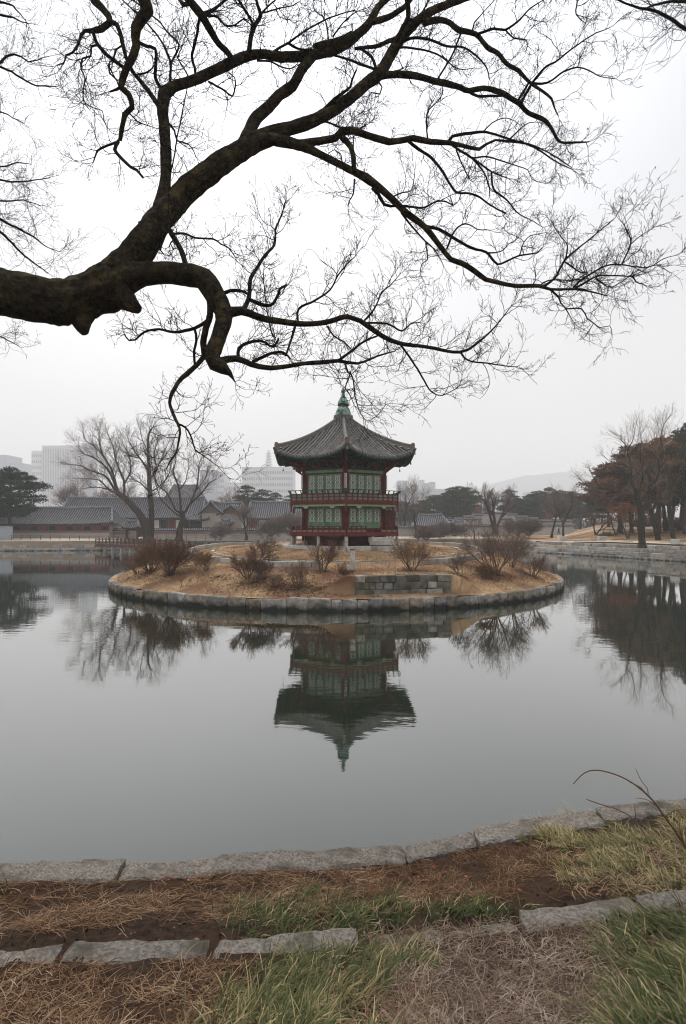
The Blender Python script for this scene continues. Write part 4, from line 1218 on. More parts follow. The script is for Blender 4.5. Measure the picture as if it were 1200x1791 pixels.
trace(W(6, 2.5, [(713, 246), (730, 260), (754, 276), (777, 305), (797, 336), (815, 338), (833, 342), (857, 358), (870, 366), (885, 373)]), dd=0.4)
trace([(598, 240, 11), (612, 255, 10), (618, 276, 9), (619, 302, 9)], link=True)
trace(W(7, 2.2, [(740, 395), (752, 398), (768, 401), (795, 417), (824, 433), (850, 441), (870, 462), (890, 455), (907, 447), (940, 442), (948, 434)]), dd=0.5)
trace(W(3, 1.4, [(850, 442), (868, 442), (880, 438), (890, 426), (902, 420)]))
trace(W(2.6, 1.2, [(909, 446), (917, 423), (928, 412), (940, 410), (955, 407)]))
trace(W(5, 1.8, [(690, 352), (701, 359), (722, 362), (742, 363), (762, 353), (780, 352), (792, 359), (788, 347)]))
trace(W(3.6, 1.6, [(781, 436), (795, 404), (815, 391), (835, 401), (852, 402)]))
trace(W(7, 5, [(652, 330), (662, 340), (672, 358), (692, 360)]), link=True)
trace(W(4.5, 1.4, [(702, 372), (722, 398), (745, 423), (762, 439), (776, 465)]))
trace(W(3, 1.3, [(745, 424), (748, 454), (738, 462), (735, 480)]))
trace(W(3, 1.3, [(685, 345), (704, 337), (719, 333), (724, 315), (726, 299)]))
trace(W(3.6, 1.2, [(620, 314), (618, 340), (610, 352), (608, 366)]))
trace(W(3, 1.2, [(618, 262), (617, 217), (618, 196)]))
trace(W(3, 1.2, [(625, 228), (640, 219), (646, 216)]))
trace(W(4, 3, [(568, 212), (585, 218), (598, 225)]), link=True)
trace(W(3, 1.5, [(748, 243), (747, 200), (762, 180), (774, 165), (772, 148)]))
trace(W(3, 1.4, [(600, 295), (596, 270), (585, 262), (575, 268)]))

tree = thing('bare_tree', 'huge dark leafless tree reaching over the pond from the left edge with crooked limbs', 'tree', (-8.2, 4.2, 1.3))
TO = tree.location
def world_pts(b):
    return [P(p[0], p[1], p[3]) for p in b]
def rad_of(b):
    return [max(0.0022, p[2] * (0.95 if p[2] < 16 else 1.0) / 2.0 / FPX * p[3]) for p in b]
# trunk down to the ground outside the picture
t0 = world_pts(BR[0]); r0 = rad_of(BR[0])
base = [Vector((-8.3, 4.2, 1.0)), Vector((-8.1, 4.3, 2.2)), Vector((-7.6, 4.7, 4.0)), Vector((-6.7, 5.4, 5.7)), Vector((-5.8, 6.1, 6.7))]
rbz = [0.75, 0.58, 0.5, 0.44, 0.38]
def dress(pts, rad, seed, n):
    mb = MB()
    mb.tube(pts, rad, n)
    for i, v in enumerate(mb.v):
        ring = min(i // n, len(rad) - 1); r = rad[ring]
        p = Vector(v); c = pts[ring] if ring < len(pts) else pts[-1]
        k = 1 + 0.13 * nz(p.x * 5 + seed, p.y * 5, p.z * 5) + 0.08 * nz(p.x * 14, p.y * 14 + seed, p.z * 14) + (0.05 * nz(p.x * 34, p.y * 34 + seed, p.z * 34) if r > 0.05 else 0)
        if r > 0.07:
            th = 2 * PI * (i % n) / n
            k -= 0.16 * max(0.0, 0.22 - abs(nz(math.cos(th) * 2.6 + seed, math.sin(th) * 2.6, ring * 0.05))) / 0.22
            k += 0.04
        q = c + (p - c) * k
        mb.v[i] = tuple(q - TO)
    return mb
def refine(pts, rad, step):
    op, orr = [pts[0]], [rad[0]]
    for i in range(1, len(pts)):
        k = max(1, int((pts[i] - pts[i - 1]).length / step))
        for j in range(1, k + 1):
            op.append(pts[i - 1].lerp(pts[i], j / k)); orr.append(lerp(rad[i - 1], rad[i], j / k))
    return op, orr
tp, tr_ = refine(base + t0[2:], rbz + r0[2:], 0.05)
dress(tp, tr_, 1.0, 44).build('trunk', m_bark, tree, True)
for bi, b in enumerate(BR):
    if bi == 0: continue
    pts = world_pts(b); rad = rad_of(b)
    n = 26 if max(rad) > 0.09 else (8 if max(rad) > 0.03 else 5)
    if max(rad) > 0.06: pts, rad = refine(pts, rad, 0.06)
    dress(pts, rad, bi * 3.7, n).build('branch', m_bark if max(rad) > 0.03 else m_twig, tree, n > 5)

# twigs and hanging pods
tw = MB(); pods = MB()
def rvec(rg): 
    while True:
        v = Vector((rg.uniform(-1, 1), rg.uniform(-1, 1), rg.uniform(-1, 1)))
        if 0.05 < v.length < 1: return v.normalized()
def twig(p, d, l, r, lev, rg, mbt, pod, off, up=0.12):
    n = max(2, int(l / 0.055)) if lev < 2 else 2
    n = min(n, 7)
    pts = [p]; rad = [r]; dd = d.normalized()
    for i in range(n):
        dd = (dd + rvec(rg) * 0.42 + Vector((0, 0, up * (1 if lev < 2 else -0.6)))).normalized()
        p = p + dd * (l / n); pts.append(p); rad.append(max(0.0023, r * (1 - 0.6 * (i + 1) / n)))
    mbt.tube([q - off for q in pts], rad, 3, False)
    if lev < 2:
        k = rg.randint(4, 6) if lev == 0 else rg.randint(1, 4)
        for _ in range(k):
            i = rg.randint(1, n)
            ax = rvec(rg)
            nd = (pts[i] - pts[i - 1]).normalized() + ax * rg.uniform(0.5, 1.1)
            twig(pts[i], nd, l * rg.uniform(0.35, 0.62), rad[i] * 0.75, lev + 1, rg, mbt, pod, off, up)
    if lev > 0 and pod is not None and rg.random() < 0.42:
        e = pts[-1] - off; h = rg.uniform(0.02, 0.045); q = rg.uniform(0, PI); ww = 0.0045
        c, s = math.cos(q) * ww, math.sin(q) * ww
        sw = Vector((rg.uniform(-0.012, 0.012), rg.uniform(-0.012, 0.012), -h))
        pod.quad(e, e + sw * 0.6 + Vector((c, s, 0)), e + sw, e + sw * 0.6 - Vector((c, s, 0)))
cnt = 0
for bi, b in enumerate(BR):
    pts = world_pts(b); rad = rad_of(b)
    acc = 0.0; nxt = rt.uniform(0.02, 0.1)
    for i in range(1, len(pts)):
        if b[i][1] < -40 or b[i][0] < -40 : continue
        seg = (pts[i] - pts[i - 1]).length
        acc += seg
        while acc > nxt:
            r = rad[i]
            pr = 1.0 if r < 0.022 else (0.6 if r < 0.04 else (0.25 if r < 0.075 else 0.0))
            nxt += rt.uniform(0.06, 0.165) if r < 0.022 else rt.uniform(0.075, 0.19)
            if rt.random() > pr * (0.6 if b[i][0] > 760 and b[i][1] < 480 else 1.0): continue
            t = (pts[i] - pts[i - 1]).normalized()
            ax = rvec(rt); ax = (ax - t * ax.dot(t))
            if ax.length < 0.1: continue
            d = t * rt.uniform(0.2, 0.9) + ax.normalized() + Vector((0, 0, rt.uniform(-0.15, 0.3)))
            L_ = rt.uniform(0.22, 0.62) * (1.0 if r < 0.03 else 0.8)
            twig(pts[i], d, L_, min(0.0066, r * 0.7), 0, rt, tw, pods, TO)
            cnt += 1
    if rad[-1] < 0.012:
        t = (pts[-1] - pts[-2]).normalized()
        for _ in range(2): twig(pts[-1], t + rvec(rt) * 0.4, rt.uniform(0.25, 0.5), 0.004, 0, rt, tw, pods, TO)
tw.build('twigs', m_twig, tree, kind='stuff')
pods.build('seed_pods', M('seed_pod', [(0.06, 0.035, 0.028), (0.1, 0.06, 0.045)], 5, 0.9, 0, rnd=0), tree, kind='stuff')
print('twigs', cnt, len(tw.f))

# other trees whose branches come into the frame
def side_tree(name, label, base, bpts, tr0, seed, limbs, mat=m_twig):
    """limbs: polylines of (px, py, w, depth)"""
    t = thing(name, label, 'tree', base)
    off = t.location
    mb = MB(); pts, rad = refine([Vector(p) for p in bpts], tr0, 0.2)
    mb.tube([p - off for p in pts], rad, 12); mb.build('trunk', m_bark, t, True)
    rg = random.Random(seed); tm = MB()
    for lb_ in limbs:
        cp = catmull([(p[0], p[1], p[2]) for p in lb_], 9)
        n = len(cp); d0, d1 = lb_[0][3], lb_[-1][3]
        p3 = [P(c[0] + (rg.uniform(-1, 1) if 0 < i else 0), c[1] + (rg.uniform(-1, 1) if 0 < i else 0), lerp(d0, d1, i / (n - 1))) for i, c in enumerate(cp)]
        top = pts[-1]
        if lb_[0][0] < -20 or lb_[0][0] > 1220:
            p3 = [top.lerp(p3[0], 0.0), top.lerp(p3[0], 0.5) + Vector((0, 0, 0.4))] + p3
            cp = [(0, 0, 16), (0, 0, 12)] + list(cp)
            ds = [9] * 2 + [lerp(d0, d1, i / (n - 1)) for i in range(n)]
        else: ds = [lerp(d0, d1, i / (n - 1)) for i in range(n)]
        rr = [max(0.003, c[2] / 2 / FPX * d) for c, d in zip(cp, ds)]
        m2 = MB(); m2.tube([p - off for p in p3], rr, 6); m2.build('branch', mat, t, True)
        acc = 0; nxt = 0.1
        for i in range(1, len(p3)):
            if -60 < cp[i][0] < 1260:
                acc += (p3[i] - p3[i - 1]).length
                while acc > nxt:
                    nxt += rg.uniform(0.06, 0.17)
                    tt = (p3[i] - p3[i - 1]).normalized(); ax = rvec(rg)
                    twig(p3[i], tt * 0.7 + ax * 0.9, rg.uniform(0.3, 0.9), 0.005, 0, rg, tm, None, off, 0.06)
    tm.build('twigs', mat, t, kind='stuff')
    return t
side_tree('bare_tree', 'fine-twigged leafless tree outside the left edge showing only thin pale branch tips', (-13.2, 3.2, 1.4),
          [(-13.2, 3.2, 1.0), (-13.1, 3.4, 4), (-12.6, 4.5, 8), (-11.6, 6.0, 11)], [0.4, 0.32, 0.25, 0.16], 5,
          [[(-60, 150, 7, 9.5), (0, 110, 4.5, 9.8), (12, 99, 4, 10), (25, 94, 3.5, 10), (37, 100, 3, 10), (49, 109, 2.4, 10.2), (85, 98, 1.2, 10.4)],
           [(-60, 90, 7, 9.5), (0, 117, 4, 9.7), (20, 126, 3.6, 9.8), (37, 136, 3.2, 10), (55, 147, 2.8, 10), (75, 151, 2.2, 10), (105, 150, 1.4, 10)],
           [(-60, 5, 6, 9.5), (0, 26, 4, 9.6), (22, 30, 3, 9.6), (38, 38, 2, 9.8), (55, 42, 1.2, 10)],
           [(-60, -10, 6, 9.5), (-5, 2, 4, 9.6), (22, 10, 3, 9.6), (35, 25, 2, 9.8), (52, 45, 1.2, 10)],
           [(-60, 330, 7, 9.5), (0, 384, 4.5, 10), (30, 398, 3.6, 10), (60, 415, 2.6, 10), (85, 434, 1.6, 10.2), (105, 440, 1.1, 10.3)],
           [(-60, 370, 7, 9.5), (0, 405, 4.5, 10.3), (35, 440, 3.4, 10.4), (60, 460, 2.4, 10.4), (85, 478, 1.3, 10.4)],
           [(-60, 290, 6, 9.6), (0, 314, 3.4, 10.5), (40, 317, 2.4, 10.5), (88, 311, 1.4, 10.6)],
           [(-60, 270, 5, 9.6), (0, 292, 2.8, 10.5), (30, 285, 2.0, 10.5), (55, 288, 1.2, 10.6)],
           [(-60, 345, 6, 9.6), (0, 352, 3, 10.5), (40, 350, 2.0, 10.5), (70, 360, 1.2, 10.6)],
           [(-60, 190, 5, 9.6), (0, 195, 2.6, 10.5), (22, 206, 2.0, 10.5), (42, 215, 1.2, 10.6)],
           [(-60, 600, 5, 9.9), (-5, 588, 2.6, 10.5), (12, 594, 2.0, 10.5), (34, 606, 1.2, 10.6)]])
side_tree('bare_tree', 'leafless tree outside the upper right corner with a few dark branches dipping into view', (8.6, 4.6, 1.4),
          [(8.6, 4.6, 1.0), (8.5, 4.8, 4), (8.2, 5.6, 8), (7.6, 6.4, 10.6)], [0.4, 0.32, 0.25, 0.18], 9,
          [[(1260, 70, 10, 7.5), (1200, 51, 6, 7.8), (1180, 38, 5.5, 7.9), (1150, 20, 5, 8), (1110, 12, 3.5, 8), (1080, -2, 2.4, 8.1), (1050, -25, 1.8, 8.1)],
           [(1240, 0, 6, 7.6), (1200, 2, 5, 7.8), (1165, 3, 4, 7.9), (1130, 14, 3, 8.0)]][:2])
# ------------------------------------------------------------------ tile-roofed buildings
def far_roof(t, Lx, D, z0, h, rl, lift=0.35, rows=0.42, gable=0.0):
    """curved tiled roof on thing t: eaves Lx by D at height z0, ridge of length rl at z0 + h"""
    a, b, c = Lx / 2, D / 2, rl / 2
    def pr(v): return 0.68 * v + 0.32 * v * v
    def ft(u, v, s):
        return Vector((u * (a + (c - a) * v), s * -b * (1 - v), z0 + h * pr(v) + lift * abs(u) ** 4 * (1 - v) ** 2))
    mb = MB()
    mb.grid(lambda p, q: ft(p * 2 - 1, q, 1), 24, 6); mb.grid(lambda p, q: ft(p * 2 - 1, q, -1), 24, 6, True)
    if c < a - 0.1:
        for s in (1, -1):
            mb.grid(lambda p, q: Vector((s * (a + (c - a) * q), (p * 2 - 1) * b * (1 - q), z0 + h * pr(q) + lift * abs(p * 2 - 1) ** 4 * (1 - q) ** 2)), 8, 6, s < 0)
    else:
        for s in (1, -1):
            for q in range(6):
                p0, p1 = ft(s, q / 6, 1), ft(s, (q + 1) / 6, 1)
                mb.quad(p0, (p0.x, -p0.y, p0.z), (p1.x, -p1.y, p1.z), p1)
    # eave thickness
    for s in (1, -1):
        mb.grid(lambda p, q: ft(p * 2 - 1, 0, s) + Vector((0, s * (-0.02 + 0.5 * (q > 0.7)), -0.2 * min(1, q * 1.5))), 24, 3)
    rf = mb.build('roof', m_ftileb, t, True)
    tm = MB(); k = int(a / rows)
    for i in range(-k, k + 1):
        x = i * rows
        vm = 1.0 if abs(x) <= c else (a - abs(x)) / max(0.01, a - c)
        vm = clamp(vm, 0, 0.98)
        if vm < 0.06: continue
        for s in ((1, -1) if D < 7 else (1,)):
            pts = []
            n = max(2, int(vm * 6))
            for j in range(n + 1):
                v = vm * j / n; w_ = a + (c - a) * v
                p = ft(clamp(x / max(w_, 0.01), -1, 1), v, s); p.x = x; p.z += 0.05
                pts.append(p)
            pts[0] = pts[0] + Vector((0, s * -0.06, -0.02))
            tm.tube(pts, [0.1] * len(pts), 5)
    if c < a - 0.1:
        kk = int(b / rows)
        for s in (1, -1):
            for i in range(-kk, kk + 1):
                y = i * rows; vm = clamp((b - abs(y)) / b, 0, 0.97)
                if vm < 0.08: continue
                tm.tube([Vector((s * (a + (c - a) * v), y, z0 + h * pr(v) + 0.05 + lift * min(1, abs(y) / (b * (1 - v) + 1e-3)) ** 4 * (1 - v) ** 2)) for v in [vm * q / 4 for q in range(5)]], [0.1] * 5, 5)
    tm.build('tile_rows', m_ftile, rf, kind='stuff')
    rm = MB()
    zr = z0 + h
    rm.tube([Vector((lerp(-c, c, q / 8), 0, zr + 0.1 + 0.18 * abs(q / 4 - 1) ** 3)) for q in range(9)], [0.24] * 9, 6)
    rm.build('ridge', m_ftile, rf)
    if c < a - 0.1:
        for sx in (1, -1):
            for sy in (1, -1):
                hm = MB()
                hm.tube([Vector((sx * (a + (c - a) * q / 6), sy * b * (1 - q / 6), z0 + h * pr(q / 6) + lift * (1 - q / 6) ** 2 + 0.12)) for q in range(7)], [0.17] * 7, 6)
                hm.build('hip_ridge', m_ftile, rf)
    else:
        for sx in (1, -1):
            for sy in (1, -1):
                hm = MB()
                hm.tube([ft(sx * 0.985, q / 6, sy) + Vector((0, 0, 0.12)) for q in range(7)], [0.15] * 7, 6)
                hm.build('verge_ridge', m_ftile, rf)
    return rf

def hanok(label, px0, px1, d, ybase, yeave, yridge, depth, pat, low=None, rl=None, over=0.9, lowmat=None, yaw=0.0, bay=1.4, name='palace_building', winlow=0.0, lift=0.35):
    """building spanning photo columns px0..px1 at distance d; pat is a repeated bay pattern r/w/d"""
    xa, xb = (px0 - 600) / FPX * d, (px1 - 600) / FPX * d
    zb = EYE - (ybase - 918) / FPX * d; ze = EYE - (yeave - 918) / FPX * d; zr = EYE - (yridge - 918) / FPX * (d + depth / 2)
    t = thing(name, label, 'building', ((xa + xb) / 2, d + depth / 2, zb - 0.4), yaw)
    Lx = xb - xa
    z0 = ze - zb + 0.4; hw_ = z0 + 0.15
    mb = MB(); mb.box((0, 0, hw_ / 2), (Lx - 2 * over, depth - 2 * over, hw_)); mb.build('wall', lowmat or m_plaster, t)
    yf = -depth / 2 + over
    zl = 0.4 + (low or 0.35)
    if low:
        mb = MB(); mb.box((0, yf - 0.06, 0.4 + low * 0.4), (Lx - 2 * over + 0.02, 0.12, low * 0.8)); mb.build('lower_wall', m_plaster, t)
        mb = MB(); mb.box((0, yf - 0.05, 0.4 + low * 0.9), (Lx - 2 * over + 0.02, 0.12, low * 0.2)); mb.build('wall_band', m_grayw, t)
    nb_ = max(1, int((Lx - 2 * over) / bay)); bw = (Lx - 2 * over) / nb_
    cm_ = MB(); cm_.box((0, 0, (z0 - (zl if low else 0)) / 2 + (0.2 if not low else 0)), (0.2, 0.2, z0 - (zl if low else 0.4))); cme = cm_.mesh('column', m_redb)
    pm_ = {}
    for key, mat in (('r', m_redb), ('w', m_white), ('d', m_dark), ('t', m_tan)):
        q = MB(); q.box((0, 0, 0), (bw * 0.78, 0.07, (z0 - zl - 0.45))); pm_[key] = q.mesh('wall_panel' if key != 'd' else 'window', mat)
    for i in range(nb_ + 1):
        o = obj('column', cme, t); o.location = (-(Lx / 2 - over) + bw * i, yf - 0.03, 0 if not low else zl)
    for i in range(nb_):
        ch = pat[i % len(pat)]
        o = obj('wall_panel' if ch != 'd' else 'window', pm_[ch], t); o.location = (-(Lx / 2 - over) + bw * (i + 0.5), yf - (0.05 if ch != 'd' else 0.02), zl + (z0 - zl - 0.45) / 2 + 0.1)
    mb = MB(); mb.box((0, yf - 0.05, z0 - 0.2), (Lx - 2 * over + 0.1, 0.16, 0.24)); mb.box((0, yf - 0.075, zl + 0.02), (Lx - 2 * over + 0.1, 0.1, 0.12)); mb.build('beam', m_redb, t)
    far_roof(t, Lx, depth, z0, zr - ze, Lx if rl is None else rl * Lx, lift)
    return t
hanok('low grey-roofed palace hall with red and dark bays behind the left pine', -70, 196, 96, 947, 916.5, 889, 7.5, 'rd', low=1.75, rl=0.88, over=0.9)
hanok('long grey-tiled hall roof rising behind the low hall on the left', 96, 352, 108, 944, 906, 872, 9, 'wdr', rl=0.97)
hanok('long grey-tiled hall ending just left of the pavilion', 428, 530, 112, 941, 907, 879, 9, 'rwdwr', rl=0.93)
hanok('palace hall with white and red bays in the middle of the left shore', 336, 432, 109, 941, 906, 881, 8, 'rwdw', rl=0.7)
hanok('small dark-walled hall with low tiled roof beside the leaning bare tree', 322, 366, 104, 941, 909, 901, 5, 'ddd', rl=0.6, lowmat=m_dark)
hanok('hazy large palace roof rising behind the halls on the left', 268, 350, 190, 930, 893, 849, 22, 'd', rl=0.55)
# gable crossing the middle hall
def gable(label, px, d, y0, y1, w_, face_dx):
    x = (px - 600) / FPX * d; zb = EYE - (y0 - 918) / FPX * d; h = (y0 - y1) / FPX * d
    t = thing('gable_roof', label, 'roof', (x, d, zb - 2.6))
    mb = MB(); mb.box((0, 0.5, 1.3), (w_ * 0.75, 5, 2.6)); mb.build('wall', m_plaster, t)
    mb = MB(); mb.tri((-w_ * 0.42, -2.1, 2.6), (w_ * 0.42, -2.1, 2.6), (0, -2.1, 2.6 + h * 0.86)); mb.build('gable_panel', m_tan, t)
    mb = MB()
    for s in (-1, 1):
        for q in range(6):
            u0, u1 = q / 6, (q + 1) / 6
            f = lambda u: (s * w_ / 2 * (1 - u), 2.5 + h * (0.65 * u + 0.35 * u * u))
            a, b = f(u0), f(u1)
            mb.quad((a[0], -2.6, a[1]), (b[0], -2.6, b[1]), (b[0], 4, b[1]), (a[0], 4, a[1]))
            mb.quad((a[0], -2.6, a[1] - 0.25), (a[0], -2.6, a[1]), (b[0], -2.6, b[1]), (b[0], -2.6, b[1] - 0.25))
    rf = mb.build('roof', m_ftileb, t)
    mb = MB(); mb.tube([Vector((0, -2.7, 2.6 + h)), Vector((0, 4, 2.6 + h))], [0.2, 0.2], 6)
    for s in (-1, 1): mb.tube([Vector((s * w_ / 2 * (1 - q / 6), -2.55, 2.6 + h * (0.65 * q / 6 + 0.35 * (q / 6) ** 2) + 0.05)) for q in range(7)], [0.16] * 7, 6)
    mb.build('ridge', m_ftile, rf)
gable('pointed tiled gable standing higher over the middle hall', 374, 106.5, 898, 877, 4.6, 0)
gable('second tiled gable over the middle hall, nearer the pavilion', 408, 107, 899, 884, 5.2, 0)

# tile-capped boundary walls
def cap_wall(label, px0, px1, d, ybase, ytop, mat, band=None, d1=None, n=10, stone=True, wd=0.5):
    d1 = d1 or d
    p0 = P(px0, ybase, d); p1 = P(px1, ybase, d1)
    zt = EYE - (ytop - 918) / FPX * d
    t = thing('garden_wall', label, 'wall', ((p0.x + p1.x) / 2, (p0.y + p1.y) / 2, p0.z - 0.5), math.atan2(p1.y - p0.y, p1.x - p0.x))
    l = (p1.xy - p0.xy).length; h = zt - p0.z + 0.5
    cap = 0.42
    mb = MB(); mb.box((0, 0, (h - cap) / 2), (l, wd, h - cap)); mb.build('wall_body', mat, t)
    if band:
        mb = MB(); mb.box((0, -0.02, h - cap - 0.35), (l - 0.02, wd + 0.02, 0.5)); mb.build('wall_band', band, t)
    mb = MB()
    prof = [(-0.62, h - cap), (-0.6, h - cap + 0.12), (0, h), (0.6, h - cap + 0.12), (0.62, h - cap)]
    for i in range(4):
        a, b = prof[i], prof[i + 1]
        mb.quad((-l / 2, a[0], a[1]), (l / 2, a[0], a[1]), (l / 2, b[0], b[1]), (-l / 2, b[0], b[1]))
    mb.quad((-l / 2, -0.62, h - cap), (-l / 2, 0.62, h - cap), (l / 2, 0.62, h - cap), (l / 2, -0.62, h - cap))
    for s in (-1, 1): mb.addf(()) if False else mb.tri((s * l / 2, -0.6, h - cap + 0.12), (s * l / 2, 0.6, h - cap + 0.12), (s * l / 2, 0, h))
    mb.box((0, 0, h + 0.02), (l + 0.05, 0.26, 0.12))
    cp = mb.build('wall_cap', m_ftileb, t)
    mb = MB(); k = int(l / 0.36)
    for i in range(k + 1):
        x = -l / 2 + l * i / max(1, k)
        for s in (-1, 1): mb.tube([Vector((x, s * 0.64, h - cap + 0.13)), Vector((x, s * 0.1, h + 0.03))], [0.085, 0.085], 5)
    mb.build('cap_tiles', m_ftile, cp, kind='stuff')
    if stone:   # courses of square stones
        mb = MB(); nr_ = max(2, int((h - cap - 0.5) / 0.33)); rg = random.Random(int(px0 * 7 + d))
        for r_ in range(nr_):
            x = -l / 2
            while x < l / 2 - 0.1:
                w_ = min(rg.uniform(0.42, 0.6), l / 2 - x)
                mb.box((x + w_ / 2, -wd / 2 - 0.01, 0.5 + (r_ + 0.5) * (h - cap - 0.5) / nr_), (w_ - 0.03, 0.05, (h - cap - 0.5) / nr_ - 0.03))
                x += w_
        mb.build('wall_stones', m_paleg if mat is m_paleg else mat, t, kind='stuff')
    return t
cap_wall('low tile-capped garden wall with a pink brick face along the left shore', 187, 228, 99, 943, 924.5, m_plaster, m_pink, stone=False)
cap_wall('tile-capped pink garden wall running from the little gate to the pavilion', 250, 520, 100, 942, 924.5, m_plaster, m_pink, d1=104, stone=False)
m_bwall = M('granite_block_wall', [(0.4, 0.375, 0.35), (0.5, 0.475, 0.45)], 1.2, 0.95, 0.1, 8, 0.1)
cap_wall('pale granite block wall with tiled cap left of the small dark gatehouse', 690, 732, 112, 938, 920, m_bwall)
cap_wall('pale granite block wall with tiled cap right of the small dark gatehouse', 770, 814, 112, 938, 921, m_bwall)
cap_wall('low granite block wall with long tiled cap behind the big twiggy bush', 812, 892, 114, 938, 918, m_bwall)
cap_wall('granite block wall with tiled cap on the right behind the walking person', 886, 1003, 120, 936, 917, m_bwall, d1=124)
steps_ = [(783, 797, 908, 126), (796, 812, 905, 128), (811, 828, 901.5, 130), (826, 844, 898.5, 132), (884, 903, 898, 132), (902, 921, 902, 130), (920, 940, 905, 128), (938, 1000, 909, 126)]
nm_ = ['lowest step at the left end of', 'second step from the left of', 'third step from the left of', 'tall left shoulder of', 'tall right shoulder of', 'second step down on the right of', 'third step down on the right of', 'long low right end of']
for (a, b, y, d), s_ in zip(steps_, nm_):
    cap_wall(s_ + ' the pale stepped wall behind the lake', a, b, d, 928, y, m_bwall)
cap_wall('highest middle run of the pale stepped wall seen behind a bare tree', 843, 886, 134, 928, 895.5, m_bwall)
cap_wall('short grey-capped wall piece in front of the pale stepped wall, left side', 812, 842, 122, 930, 906, m_bwall)
cap_wall('short grey-capped wall piece in front of the pale stepped wall, right side', 878, 896, 122, 930, 906, m_bwall)
def gatehouse(label, px0, px1, d, ybase, yeave, yridge, depth, wallm, name='gatehouse', post=None):
    xa, xb = (px0 - 600) / FPX * d, (px1 - 600) / FPX * d
    zb = EYE - (ybase - 918) / FPX * d; ze = EYE - (yeave - 918) / FPX * d; zr = EYE - (yridge - 918) / FPX * d
    t = thing(name, label, 'gatehouse', ((xa + xb) / 2, d, zb - 0.2))
    Lx = xb - xa; z0 = ze - zb + 0.2
    mb = MB(); mb.box((0, 0.3, z0 / 2), (Lx * 0.62, 0.15 if post else depth * 0.6, z0)); mb.build('door' if post else 'wall', wallm, t)
    cm_ = MB(); cm_.box((0, 0, z0 / 2), (0.28, 0.28, z0)); me = cm_.mesh('post', m_red)
    for s in (-1, 1):
        o = obj('post', me, t); o.location = (s * Lx * 0.33, -0.1 if post else -depth * 0.31, 0)
    mb = MB(); mb.box((0, -0.1 if post else -depth * 0.31, z0 - 0.35), (Lx * 0.7, 0.2, 0.3)); mb.build('lintel', m_red, t)
    far_roof(t, Lx, depth, z0, zr - ze, Lx * 0.66, 0.25, 0.36)
    return t
gatehouse('small red gate under its own tiled roof in the left garden wall', 217, 246, 98.5, 944, 923, 912, 2.6, m_plaster, 'garden_gate', True)
gatehouse('small dark red gatehouse with a tiled roof right of the pavilion', 722, 784, 108, 938, 920, 901.5, 5.0, m_wood)
gatehouse('tiny ornate tile-topped garden chimney screen before the middle hall', 384, 408, 103, 929, 917, 910, 1.6, m_redb, 'chimney_screen')
gatehouse('low dark tiled gate roof peeping over the granite wall', 789, 815, 116, 930, 920, 912, 3.0, m_dark, 'wall_gate')

# ------------------------------------------------------------------ city and hill in the haze
def city_box(name, label, px0, px1, d, ytop, depth=40, mat=m_city, ribs=0, floors=0, wins=0, group=None, glassw=0.6, cat='building', rz=0.0):
    xa, xb = (px0 - 600) / FPX * d, (px1 - 600) / FPX * d
    zt = EYE - (ytop - 918) / FPX * d
    t = thing(name, label, cat, ((xa + xb) / 2, d + depth / 2, 1.9), rz, group)
    Lx = xb - xa; h = zt - 1.9
    mb = MB(); mb.box((0, 0, h / 2), (Lx, depth, h)); mb.build('walls', mat, t)
    yf = -depth / 2
    if ribs:
        mb = MB()
        for i in range(ribs):
            x = -Lx / 2 + Lx * (i + 0.5) / ribs
            mb.box((x, yf - 0.1, h * 0.5), (Lx / ribs * glassw, 0.5, h * 0.95))
        mb.build('window_strips', m_cityg, t, kind='stuff')
    if floors:
        mb = MB()
        for j in range(floors):
            for i in range(wins):
                mb.box((-Lx / 2 + Lx * (i + 0.5) / wins, yf - 0.1, h - (j + 0.7) * h_floor(h, floors)), (Lx / wins * 0.62, 0.4, h_floor(h, floors) * 0.48))
        mb.build('windows', m_cityg, t, kind='stuff')
    mb = MB(); mb.box((0, 0, h + 0.8), (Lx * 1.01, depth * 1.01, 1.6)); mb.build('parapet', mat, t)
    return t
def h_floor(h, n): return h * 0.95 / n
city_box('office_tower', 'pale ribbed office slab in the haze above the left hall roofs', 74, 143, 900, 781, 14, ribs=16, glassw=0.45)
city_box('office_tower', 'narrow pale office wing attached left of the ribbed slab', 55, 73, 905, 790, 14, floors=12, wins=5)
city_box('office_tower', 'bluish far side wing behind the ribbed office slab', 143, 165, 905, 777, 12, mat=m_cityg, floors=16, wins=6)
city_box('office_block', 'hazy blue block at the far left edge, its taller part', -30, 11, 1000, 797, 50, mat=m_cityg, floors=12, wins=10)
city_box('office_block', 'lower hazy wing beside the block at the far left edge', 11, 42, 1010, 812, 50, mat=m_cityg, floors=9, wins=8)
city_box('office_block', 'bluish glass block in the haze behind the second bare tree', 350, 377, 820, 824, 40, mat=m_cityg, floors=9, wins=8)
city_box('office_block', 'lower pale block stepping down right of the bluish glass block', 377, 392, 830, 834, 40, floors=8, wins=5)
city_box('office_block', 'hazy low pale block between the glass block and the white office', 392, 424, 850, 846, 40, floors=6, wins=9)
city_box('office_building', 'wide white office block with window rows left of the pavilion', 423, 512, 760, 819, 45, floors=9, wins=22)
tw_ = thing('broadcast_mast', 'pale lattice mast ringed with round platforms on the white office block', 'mast', (*P(470, 819, 785).xy, 1.9))
mh = (918 - 787) / FPX * 785 + 2
mb = MB(); mb.lathe([(5.0, 0), (4.2, mh * 0.72), (2.2, mh * 0.85), (1.0, mh)], 8); mb.build('shaft', m_city, tw_)
mb = MB()
for k in range(6):
    z = mh * (0.77 + 0.036 * k); r_ = 5.6 - 0.45 * k
    mb.lathe([(r_ * 0.5, z - 1), (r_, z), (r_, z + 1.4), (r_ * 0.5, z + 2.2)], 12)
